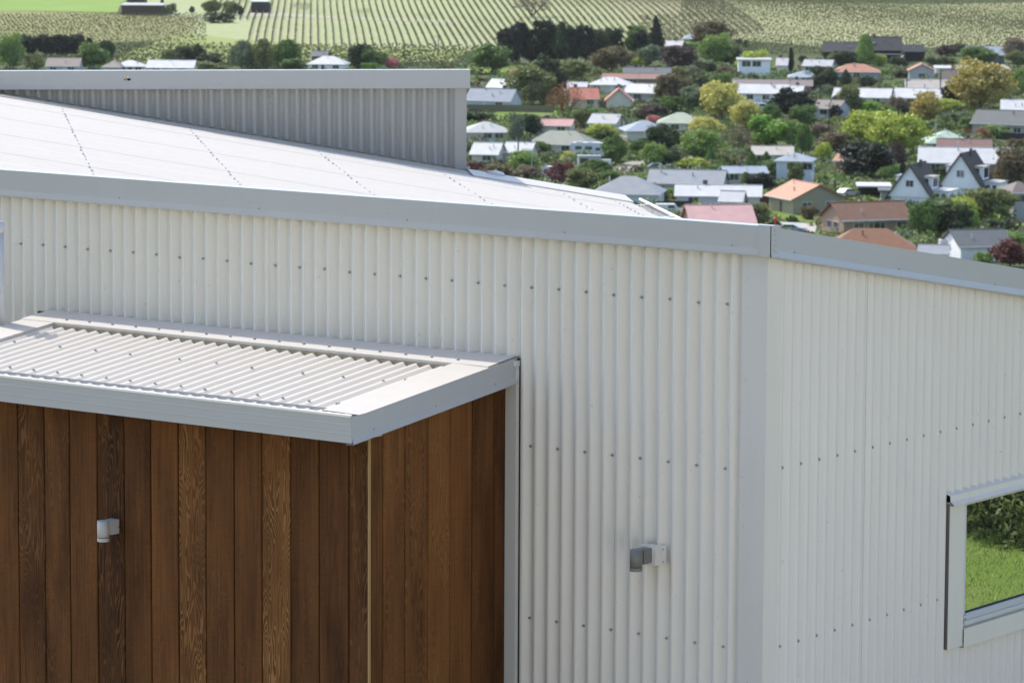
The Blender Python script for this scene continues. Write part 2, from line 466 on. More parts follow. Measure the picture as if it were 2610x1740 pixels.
HOUSES = [
    {'n': 'house', 'l': 'cream bungalow with a grey-green hip roof behind the parked motorhome', 'p': (-457.52, 631.82, -60.05), 'r': 0.394, 'L': 13.19, 'W': 8.5, 'h': 2.5, 'rh': 2.3, 't': 'hip', 'rc': 'roof_greygreen', 'wc': 'cream', 'w': 'f.25 f-.35 r0', 'ch': (), 'ov': 0.5},
    {'n': 'house', 'l': 'low cream house with a faded pink roof beside the fenced lawn', 'p': (-494.37, 675.59, -60.05), 'r': 0.481, 'L': 12.93, 'W': 8, 'h': 2.4, 'rh': 1.1, 't': 'gable', 'rc': 'roof_pink', 'wc': 'cream', 'w': 'f.7', 'ch': (), 'ov': 0.5},
    {'n': 'house', 'l': 'house with a pale grey hip roof below the fenced lawn', 'p': (-492.02, 651.12, -60.05), 'r': 0.726, 'L': 9.92, 'W': 10, 'h': 2.4, 'rh': 1.8, 't': 'hip', 'rc': 'roof_pale', 'wc': 'cream', 'w': 'f0 f.5', 'ch': (), 'ov': 0.5},
    {'n': 'house', 'l': 'cottage with a bright white gable roof beside the tall utility pole', 'p': (-453.25, 600.61, -60.05), 'r': 0.394, 'L': 5.11, 'W': 7, 'h': 2.4, 'rh': 1.9, 't': 'gable', 'rc': 'roof_white', 'wc': 'cream', 'w': 'f.2', 'ch': (), 'ov': 0.5},
    {'n': 'house', 'l': 'cottage with a white gable roof right behind the tall utility pole', 'p': (-450.64, 607.98, -60.05), 'r': 0.394, 'L': 5.15, 'W': 7, 'h': 2.4, 'rh': 1.7, 't': 'gable', 'rc': 'roof_white', 'wc': 'cream', 'w': 'f.3', 'ch': (), 'ov': 0.5},
    {'n': 'house', 'l': 'pale house with a slate-blue gable roof next to the grey parapet', 'p': (-554.53, 737.23, -60.05), 'r': 0.289, 'L': 11.35, 'W': 8, 'h': 2.6, 'rh': 2.6, 't': 'gable', 'rc': 'roof_slate', 'wc': 'pale_blue', 'w': 'f.5', 'ch': (), 'ov': 0.4},
    {'n': 'house', 'l': 'grey-blue house with a white roof beside the pink blossom', 'p': (-582.78, 779.86, -60.05), 'r': 0.22, 'L': 6.6, 'W': 8, 'h': 2.8, 'rh': 1.9, 't': 'gable', 'rc': 'roof_white', 'wc': 'grey_blue', 'w': 'f-.3 f.4', 'ch': (), 'ov': 0.5},
    {'n': 'house', 'l': 'cream house with orange-red roof, long wing left of its gable', 'p': (-543.23, 759.13, -60.05), 'r': 0.743, 'L': 6.37, 'W': 8, 'h': 2.6, 'rh': 2.3, 't': 'gable', 'rc': 'roof_red', 'wc': 'cream', 'w': 'f.4', 'ch': (), 'ov': 0.5},
    {'n': 'house', 'l': 'cream gable wing under a bright orange-red roof with dark chimney', 'p': (-529.19, 754.37, -60.05), 'r': 2.174, 'L': 9, 'W': 6, 'h': 3.0, 'rh': 2.6, 't': 'gable', 'rc': 'roof_red', 'wc': 'cream', 'w': 'r0', 'ch': ((2.5, 0, 0.7, 3.2),), 'ov': 0.5},
    {'n': 'house', 'l': 'small house with a white roof behind the orange-red roof', 'p': (-566.94, 789.37, -60.05), 'r': 0.499, 'L': 5.07, 'W': 7, 'h': 2.4, 'rh': 1.7, 't': 'gable', 'rc': 'roof_white', 'wc': 'cream', 'w': '', 'ch': (), 'ov': 0.5},
    {'n': 'house', 'l': 'house with a broad white hip roof above the orange-red roof', 'p': (-574.19, 814.84, -60.05), 'r': 0.464, 'L': 10.3, 'W': 8, 'h': 2.4, 'rh': 1.6, 't': 'hip', 'rc': 'roof_white', 'wc': 'cream', 'w': '', 'ch': (), 'ov': 0.5},
    {'n': 'house', 'l': 'grey-green house with a white roof sloping right of the orange-red gable', 'p': (-544.8, 788.79, -60.05), 'r': 0.22, 'L': 8.73, 'W': 8, 'h': 2.6, 'rh': 1.9, 't': 'gable', 'rc': 'roof_white', 'wc': 'grey_green', 'w': 'f-.2', 'ch': (), 'ov': 0.5},
    {'n': 'house', 'l': 'long brick house with a low rust-brown roof below the conifers', 'p': (-586.64, 842.16, -60.05), 'r': 0.569, 'L': 14.64, 'W': 8, 'h': 2.4, 'rh': 1.0, 't': 'gable', 'rc': 'roof_brown', 'wc': 'brick', 'w': 'f-.5 f.1', 'ch': (), 'ov': 0.5},
    {'n': 'house', 'l': 'house with a long charcoal gable roof below the olive-brown tree', 'p': (-593.85, 860.22, -60.05), 'r': 0.586, 'L': 12.41, 'W': 9, 'h': 2.6, 'rh': 1.5, 't': 'gable', 'rc': 'roof_dark', 'wc': 'cream', 'w': '', 'ch': (), 'ov': 0.5},
    {'n': 'house', 'l': 'small house with a pale grey roof right of the red-brown shrub', 'p': (-488.31, 691.58, -60.05), 'r': 0.324, 'L': 6.0, 'W': 8, 'h': 2.4, 'rh': 1.7, 't': 'gable', 'rc': 'roof_pale', 'wc': 'cream', 'w': 'f.4', 'ch': (), 'ov': 0.5},
    {'n': 'house', 'l': 'house with a blue-grey hip roof beside the pink blossom bush', 'p': (-468.2, 677.19, -60.05), 'r': 0.778, 'L': 9.29, 'W': 9, 'h': 2.4, 'rh': 1.8, 't': 'hip', 'rc': 'roof_bluegrey', 'wc': 'cream', 'w': 'f.5', 'ch': (), 'ov': 0.5},
    {'n': 'house', 'l': 'cream house with pale green hip roof beside the big yellow tree', 'p': (-474.76, 700.84, -60.05), 'r': 0.551, 'L': 9.51, 'W': 9, 'h': 2.6, 'rh': 1.9, 't': 'hip', 'rc': 'roof_green', 'wc': 'cream', 'w': 'f-.2 f.5', 'ch': (), 'ov': 0.5},
    {'n': 'house', 'l': 'boxy white two-storey flat-roofed house with large upper windows', 'p': (-590.72, 909.4, -60.05), 'r': 0.604, 'L': 9.03, 'W': 8, 'h': 4.6, 'rh': 0.25, 't': 'flat', 'rc': 'roof_pale', 'wc': 'white_wall', 'w': 'f-.5u f.15u', 'ch': (), 'ov': 0.5},
    {'n': 'house', 'l': 'distant dark house with pale blue-grey roof by the vineyard', 'p': (-691.09, 1026.29, -59.6), 'r': 0.586, 'L': 4.58, 'W': 8, 'h': 3.2, 'rh': 1.6, 't': 'hip', 'rc': 'roof_bluegrey', 'wc': 'slate_wall', 'w': '', 'ch': (), 'ov': 0.5},
    {'n': 'house', 'l': 'distant low house with a pale lilac roof beside the tall conifer', 'p': (-678.76, 998.87, -59.73), 'r': 0.429, 'L': 4.85, 'W': 8, 'h': 2.4, 'rh': 1.3, 't': 'gable', 'rc': 'roof_lilac', 'wc': 'cream', 'w': '', 'ch': (), 'ov': 0.5},
    {'n': 'house', 'l': 'small house with a pale pinkish roof beside the slim dark cypress', 'p': (-592.99, 928.17, -60.05), 'r': 0.499, 'L': 2.69, 'W': 7, 'h': 2.4, 'rh': 1.8, 't': 'gable', 'rc': 'roof_lilac', 'wc': 'white_wall', 'w': '', 'ch': (), 'ov': 0.5},
    {'n': 'house', 'l': 'house with blue-grey hip roof and white domed skylight', 'p': (-554.78, 879.58, -60.05), 'r': 0.569, 'L': 8.38, 'W': 8, 'h': 2.4, 'rh': 1.3, 't': 'hip', 'rc': 'roof_bluegrey', 'wc': 'white_wall', 'w': 'f.3', 'ch': (), 'ov': 0.5},
    {'n': 'house', 'l': 'pale blue house with a whitish gable roof under the black barn', 'p': (-582.81, 931.85, -60.05), 'r': 0.394, 'L': 7.85, 'W': 8, 'h': 2.4, 'rh': 1.5, 't': 'gable', 'rc': 'roof_pale', 'wc': 'pale_blue', 'w': '', 'ch': (), 'ov': 0.5},
    {'n': 'house', 'l': 'long brick house with a low taupe-brown roof behind the white house', 'p': (-540.03, 840.53, -60.05), 'r': 0.569, 'L': 20.37, 'W': 8, 'h': 2.4, 'rh': 1.2, 't': 'gable', 'rc': 'roof_taupe', 'wc': 'brick', 'w': '', 'ch': (), 'ov': 0.5},
    {'n': 'house', 'l': 'white two-window house with a white gable roof in the village middle', 'p': (-512.41, 793.82, -60.05), 'r': 0.464, 'L': 11.55, 'W': 8.5, 'h': 3.6, 'rh': 1.9, 't': 'gable', 'rc': 'roof_white', 'wc': 'white_wall', 'w': 'f-.55 f.15', 'ch': (), 'ov': 0.6},
    {'n': 'house', 'l': 'small outbuilding with a white roof beside the white two-window house', 'p': (-519.06, 819.61, -60.05), 'r': 0.464, 'L': 2.74, 'W': 7, 'h': 2.4, 'rh': 1.3, 't': 'gable', 'rc': 'roof_white', 'wc': 'white_wall', 'w': '', 'ch': (), 'ov': 0.5},
    {'n': 'house', 'l': 'pale grey cottage with a faded brown gable roof by a utility pole', 'p': (-476.15, 766.51, -60.05), 'r': 0.115, 'L': 7.16, 'W': 7, 'h': 2.6, 'rh': 1.7, 't': 'gable', 'rc': 'roof_taupe', 'wc': 'pale_blue', 'w': 'f0', 'ch': (), 'ov': 0.5},
    {'n': 'house', 'l': 'house with a long white gable roof left of the paired utility poles', 'p': (-495.16, 812.87, -60.05), 'r': 0.429, 'L': 13.74, 'W': 9, 'h': 2.4, 'rh': 1.9, 't': 'gable', 'rc': 'roof_white', 'wc': 'cream', 'w': '', 'ch': (), 'ov': 0.5},
    {'n': 'house', 'l': 'house with a bright white gable roof between the paired utility poles', 'p': (-482.99, 820.33, -60.05), 'r': 0.394, 'L': 11.99, 'W': 9, 'h': 2.4, 'rh': 2.0, 't': 'gable', 'rc': 'roof_white', 'wc': 'cream', 'w': 'f-.3', 'ch': (), 'ov': 0.5},
    {'n': 'house', 'l': 'house with a tan tiled roof behind the pale blue house', 'p': (-408.92, 636.75, -60.05), 'r': 0.586, 'L': 7.66, 'W': 8, 'h': 2.4, 'rh': 1.3, 't': 'gable', 'rc': 'roof_tan', 'wc': 'cream', 'w': '', 'ch': (), 'ov': 0.5},
    {'n': 'house', 'l': 'tall pale blue-white house with a shallow blue-grey roof', 'p': (-383.57, 605.51, -60.05), 'r': 0.429, 'L': 6.51, 'W': 6.5, 'h': 4.2, 'rh': 1.1, 't': 'hip', 'rc': 'roof_bluegrey', 'wc': 'pale_white_blue', 'w': 'f-.1 f.55 f.85', 'ch': (), 'ov': 0.5},
    {'n': 'house', 'l': 'low house with a flat-looking blue-grey roof under the shrubs', 'p': (-387.92, 593.98, -60.05), 'r': 0.743, 'L': 7.68, 'W': 7, 'h': 2.4, 'rh': 0.9, 't': 'gable', 'rc': 'roof_bluegrey', 'wc': 'grey_green', 'w': '', 'ch': (), 'ov': 0.5},
    {'n': 'house', 'l': 'black barn wing with a long low roof and small skylight', 'p': (-611.68, 992.03, -60.05), 'r': 0.551, 'L': 11.99, 'W': 10, 'h': 3.4, 'rh': 2.6, 't': 'gable', 'rc': 'roof_black', 'wc': 'black_wall', 'w': '', 'ch': (), 'ov': 0.5},
    {'n': 'house', 'l': 'large black barn-like building with steep roof and white skylight', 'p': (-600.63, 996.28, -60.05), 'r': 0.569, 'L': 11.1, 'W': 11, 'h': 4.2, 'rh': 3.6, 't': 'gable', 'rc': 'roof_black', 'wc': 'black_wall', 'w': '', 'ch': (), 'ov': 0.5},
    {'n': 'house', 'l': 'low black lean-to building right of the large black barn', 'p': (-598.5, 1010.48, -60.05), 'r': 0.743, 'L': 6.24, 'W': 9, 'h': 3.2, 'rh': 1.7, 't': 'gable', 'rc': 'roof_black', 'wc': 'black_wall', 'w': '', 'ch': (), 'ov': 0.5},
    {'n': 'house', 'l': 'house with a broad orange-brown hip roof in front of the black barn', 'p': (-558.62, 912.88, -60.05), 'r': 0.569, 'L': 12.7, 'W': 9, 'h': 2.4, 'rh': 1.8, 't': 'hip', 'rc': 'roof_orange', 'wc': 'grey_blue', 'w': 'f0', 'ch': (), 'ov': 0.5},
    {'n': 'house', 'l': 'grey gabled house with a rusty roof edge and a white awning', 'p': (-542.07, 920.7, -60.05), 'r': 2.139, 'L': 9, 'W': 7, 'h': 3.0, 'rh': 1.7, 't': 'gable', 'rc': 'roof_rust', 'wc': 'grey_wall', 'w': 'l0', 'ch': (), 'ov': 0.5},
    {'n': 'house', 'l': 'house with a dark brown steep roof behind the tan-grey roof', 'p': (-509.67, 882.07, -60.05), 'r': 0.534, 'L': 4.8, 'W': 8, 'h': 3.2, 'rh': 2.4, 't': 'gable', 'rc': 'roof_brown2', 'wc': 'grey_wall', 'w': '', 'ch': (), 'ov': 0.5},
    {'n': 'house', 'l': 'house with a long tan-grey roof between the two utility poles', 'p': (-499.33, 852.21, -60.05), 'r': 0.586, 'L': 11.85, 'W': 9, 'h': 2.6, 'rh': 2.1, 't': 'gable', 'rc': 'roof_tan', 'wc': 'grey_wall', 'w': 'f.6', 'ch': (), 'ov': 0.5},
    {'n': 'house', 'l': 'distant house with blue-grey gable roof at the edge of the vineyard', 'p': (-574.17, 1013.21, -60.05), 'r': 0.499, 'L': 11.46, 'W': 9, 'h': 3.0, 'rh': 2.2, 't': 'gable', 'rc': 'roof_bluegrey', 'wc': 'slate_wall', 'w': '', 'ch': (), 'ov': 0.5},
    {'n': 'house', 'l': 'house with a white hip roof beside the golden tree', 'p': (-521.66, 929.59, -60.05), 'r': 0.534, 'L': 9.85, 'W': 9, 'h': 2.4, 'rh': 2.2, 't': 'hip', 'rc': 'roof_white', 'wc': 'white_wall', 'w': '', 'ch': (), 'ov': 0.5},
    {'n': 'house', 'l': 'long low shed with white roof below the black building', 'p': (-551.4, 948.17, -60.05), 'r': 0.586, 'L': 3.93, 'W': 6, 'h': 2.2, 'rh': 0.5, 't': 'gable', 'rc': 'roof_white', 'wc': 'white_wall', 'w': '', 'ch': (), 'ov': 0.5},
    {'n': 'house', 'l': 'white-roofed carport right of the low white shed', 'p': (-546.33, 951.2, -60.05), 'r': 0.586, 'L': 3.67, 'W': 6, 'h': 2.2, 'rh': 0.6, 't': 'gable', 'rc': 'roof_white', 'wc': 'white_wall', 'w': '', 'ch': (), 'ov': 0.5},
    {'n': 'house', 'l': 'house with a white roof at the right picture edge', 'p': (-437.81, 787.87, -60.05), 'r': 0.499, 'L': 6.08, 'W': 9, 'h': 2.6, 'rh': 2.3, 't': 'gable', 'rc': 'roof_white', 'wc': 'cream', 'w': '', 'ch': (), 'ov': 0.5},
    {'n': 'house', 'l': 'taupe house with a charcoal gable roof and dark fence', 'p': (-414.63, 741.81, -60.05), 'r': 0.185, 'L': 12.4, 'W': 9, 'h': 3.0, 'rh': 2.6, 't': 'gable', 'rc': 'roof_charcoal', 'wc': 'taupe', 'w': 'f.3 f.7', 'ch': (), 'ov': 0.5},
    {'n': 'house', 'l': 'house with a mint-green hip roof and white ridge', 'p': (-399.21, 688.99, -60.05), 'r': 0.743, 'L': 9.61, 'W': 10, 'h': 2.4, 'rh': 2.1, 't': 'hip', 'rc': 'roof_mint', 'wc': 'cream', 'w': '', 'ch': (), 'ov': 0.5},
    {'n': 'house', 'l': 'house with a reddish-brown roof behind the long white roof', 'p': (-384.08, 670.42, -60.05), 'r': 0.534, 'L': 10.4, 'W': 9, 'h': 2.6, 'rh': 1.9, 't': 'gable', 'rc': 'roof_brown3', 'wc': 'brick', 'w': '', 'ch': (), 'ov': 0.5},
    {'n': 'house', 'l': 'long house with a wide white iron roof behind the twin steep gables', 'p': (-367.61, 642.44, -60.05), 'r': 0.499, 'L': 17.59, 'W': 9, 'h': 2.6, 'rh': 2.5, 't': 'gable', 'rc': 'roof_white', 'wc': 'brick', 'w': 'f-.65', 'ch': (), 'ov': 0.5},
    {'n': 'house', 'l': 'olive-tan house with a bright orange tiled roof above a small lawn', 'p': (-346.73, 550.88, -60.05), 'r': -0.548, 'L': 9.5, 'W': 9.6, 'h': 3.0, 'rh': 2.2, 't': 'gable', 'rc': 'roof_orange2', 'wc': 'olive_wall', 'w': 'r-.45 r.5', 'ch': (), 'ov': 0.7},
    {'n': 'house', 'l': 'house with a pink iron roof just beyond the grey parapet', 'p': (-335.37, 506.14, -60.05), 'r': 0.778, 'L': 10.14, 'W': 9, 'h': 2.6, 'rh': 2.4, 't': 'gable', 'rc': 'roof_pink2', 'wc': 'brick', 'w': '', 'ch': (), 'ov': 0.5},
    {'n': 'house', 'l': 'house with a large mid-grey hip roof and pale blue-green walls', 'p': (-378.24, 542.23, -60.05), 'r': 0.499, 'L': 11.59, 'W': 10, 'h': 2.6, 'rh': 2.5, 't': 'hip', 'rc': 'roof_grey2', 'wc': 'pale_white_blue', 'w': 'f-.75 f-.5', 'ch': (), 'ov': 0.5},
    {'n': 'house', 'l': 'long house with a grey gable roof behind the large grey hip roof', 'p': (-383.4, 568.66, -60.05), 'r': 0.464, 'L': 13.29, 'W': 9, 'h': 2.4, 'rh': 2.0, 't': 'gable', 'rc': 'roof_grey2', 'wc': 'grey_wall', 'w': 'f.3 f.5', 'ch': (), 'ov': 0.5},
    {'n': 'house', 'l': 'long pale house with a whitish iron roof left of the maroon fence', 'p': (-363.88, 549.28, -60.05), 'r': 0.569, 'L': 14.47, 'W': 7, 'h': 2.4, 'rh': 1.5, 't': 'gable', 'rc': 'roof_white2', 'wc': 'pale_white_blue', 'w': 'f-.6 f.6', 'ch': (), 'ov': 0.5},
    {'n': 'garden_shed', 'l': 'small shed with a bright white roof in front of the long whitish roof', 'p': (-357.17, 543.7, -60.05), 'r': 0.394, 'L': 3.5, 'W': 4, 'h': 2.2, 'rh': 1.4, 't': 'gable', 'rc': 'roof_white', 'wc': 'pale_white_blue', 'w': '', 'ch': (), 'ov': 0.5},
    {'n': 'house', 'l': 'brick house with a weathered orange roof half hidden by a blackish tree', 'p': (-386.82, 631.28, -60.05), 'r': 0.115, 'L': 3.88, 'W': 7, 'h': 2.6, 'rh': 1.8, 't': 'gable', 'rc': 'roof_orange', 'wc': 'brick', 'w': '', 'ch': (), 'ov': 0.5},
    {'n': 'carport', 'l': 'carport with a flat white roof between the blackish tree and the steep gable', 'p': (-353.45, 584.54, -60.05), 'r': 0.586, 'L': 5.36, 'W': 6, 'h': 2.2, 'rh': 0.2, 't': 'flat', 'rc': 'roof_white', 'wc': 'black_wall', 'w': '', 'ch': (), 'ov': 0.5},
    {'n': 'garage', 'l': 'small grey garage beside the left steep white gable', 'p': (-346.35, 576.83, -60.05), 'r': 0.569, 'L': 1.58, 'W': 4, 'h': 2.2, 'rh': 0.2, 't': 'flat', 'rc': 'roof_charcoal', 'wc': 'grey_wall', 'w': '', 'ch': (), 'ov': 0.5},
    {'n': 'house', 'l': 'brown brick house with a brown tiled roof and a row of small windows', 'p': (-318.52, 524.6, -60.05), 'r': 0.988, 'L': 11.88, 'W': 8.5, 'h': 2.9, 'rh': 2.3, 't': 'gable', 'rc': 'roof_brown_tile', 'wc': 'tan_brick', 'w': 'f-.55 f-.1 f.1 f.75 l-.3 l.3', 'ch': (), 'ov': 0.6},
    {'n': 'house', 'l': 'house with a lined brown tiled roof just above the grey fascia', 'p': (-293.5, 484.85, -60.05), 'r': 0.586, 'L': 13.09, 'W': 9, 'h': 2.6, 'rh': 2.6, 't': 'hip', 'rc': 'roof_brown_tile2', 'wc': 'tan_brick', 'w': '', 'ch': (), 'ov': 0.5},
    {'n': 'house', 'l': 'white house with charcoal gable roof at the lower right of the village', 'p': (-283.52, 499.63, -60.05), 'r': 0.848, 'L': 7.94, 'W': 9, 'h': 2.6, 'rh': 2.0, 't': 'gable', 'rc': 'roof_charcoal', 'wc': 'white_wall', 'w': 'f.7', 'ch': (), 'ov': 0.5},
    {'n': 'garage', 'l': 'low garage with a grey roof in front of the leafy hedge', 'p': (-283.93, 487.64, -60.05), 'r': 0.499, 'L': 3.9, 'W': 6, 'h': 2.2, 'rh': 0.9, 't': 'gable', 'rc': 'roof_grey2', 'wc': 'white_wall', 'w': '', 'ch': (), 'ov': 0.5},
    {'n': 'house', 'l': 'two-storey grey house cut by the right picture edge', 'p': (-311.67, 563.01, -60.05), 'r': 0.813, 'L': 4.12, 'W': 8, 'h': 5.0, 'rh': 1.4, 't': 'hip', 'rc': 'roof_brown2', 'wc': 'grey_wall', 'w': 'f-.4', 'ch': (), 'ov': 0.5},
    {'n': 'house', 'l': 'house with a grey-brown roof behind the parapet, far left of the picture', 'p': (-746.34, 789.14, -60.05), 'r': 0.586, 'L': 8.97, 'W': 8, 'h': 2.2, 'rh': 2.0, 't': 'gable', 'rc': 'roof_taupe', 'wc': 'pale_blue', 'w': '', 'ch': (), 'ov': 0.5},
    {'n': 'house', 'l': 'small house with a dull grey roof right of the light green tree', 'p': (-731.94, 794.24, -60.05), 'r': 0.534, 'L': 4.98, 'W': 8, 'h': 2.2, 'rh': 1.5, 't': 'hip', 'rc': 'roof_taupe', 'wc': 'cream', 'w': '', 'ch': (), 'ov': 0.5},
    {'n': 'house', 'l': 'house with an off-white hip roof behind the parapet', 'p': (-730.85, 799.84, -60.05), 'r': 0.708, 'L': 8.31, 'W': 8, 'h': 2.2, 'rh': 1.4, 't': 'hip', 'rc': 'roof_white2', 'wc': 'cream', 'w': '', 'ch': (), 'ov': 0.5},
    {'n': 'house', 'l': 'house with a bright white roof between dark trees behind the parapet', 'p': (-717.66, 802.84, -60.05), 'r': 0.551, 'L': 12.92, 'W': 8, 'h': 2.2, 'rh': 1.8, 't': 'gable', 'rc': 'roof_white', 'wc': 'cream', 'w': '', 'ch': (), 'ov': 0.5},
    {'n': 'house', 'l': 'house with a rounded white roof below the vineyard', 'p': (-694.93, 844.85, -60.05), 'r': 0.499, 'L': 10.55, 'W': 8, 'h': 2.4, 'rh': 1.9, 't': 'hip', 'rc': 'roof_white', 'wc': 'white_wall', 'w': '', 'ch': (), 'ov': 0.5},
    {'n': 'house', 'l': 'small dark house behind the rounded white roof', 'p': (-726.43, 879.62, -60.05), 'r': 0.534, 'L': 4.29, 'W': 7, 'h': 2.4, 'rh': 1.2, 't': 'gable', 'rc': 'roof_charcoal', 'wc': 'slate_wall', 'w': '', 'ch': (), 'ov': 0.5},
    {'n': 'farm_shed', 'l': 'long brown timber shed on the field edge', 'p': (-935.79, 1032.47, -56.05), 'r': 0.586, 'L': 14.78, 'W': 8, 'h': 3.6, 'rh': 0.8, 't': 'flat', 'rc': 'roof_pale', 'wc': 'barn_brown', 'w': '', 'ch': (), 'ov': 0.5},
    {'n': 'farm_shed', 'l': 'small farm shed with a faded red roof behind the long brown shed', 'p': (-974.29, 1071.55, -55.26), 'r': 0.586, 'L': 6.53, 'W': 8, 'h': 3.6, 'rh': 1.8, 't': 'hip', 'rc': 'roof_rust2', 'wc': 'barn_brown', 'w': '', 'ch': (), 'ov': 0.5},
    {'n': 'farm_shed', 'l': 'dark timber shed with a pale roof standing in the vineyard', 'p': (-920.42, 1080.33, -56.17), 'r': 0.429, 'L': 5.67, 'W': 6, 'h': 4.0, 'rh': 1.2, 't': 'flat', 'rc': 'roof_white2', 'wc': 'barn_dark', 'w': '', 'ch': (), 'ov': 0.5},
]
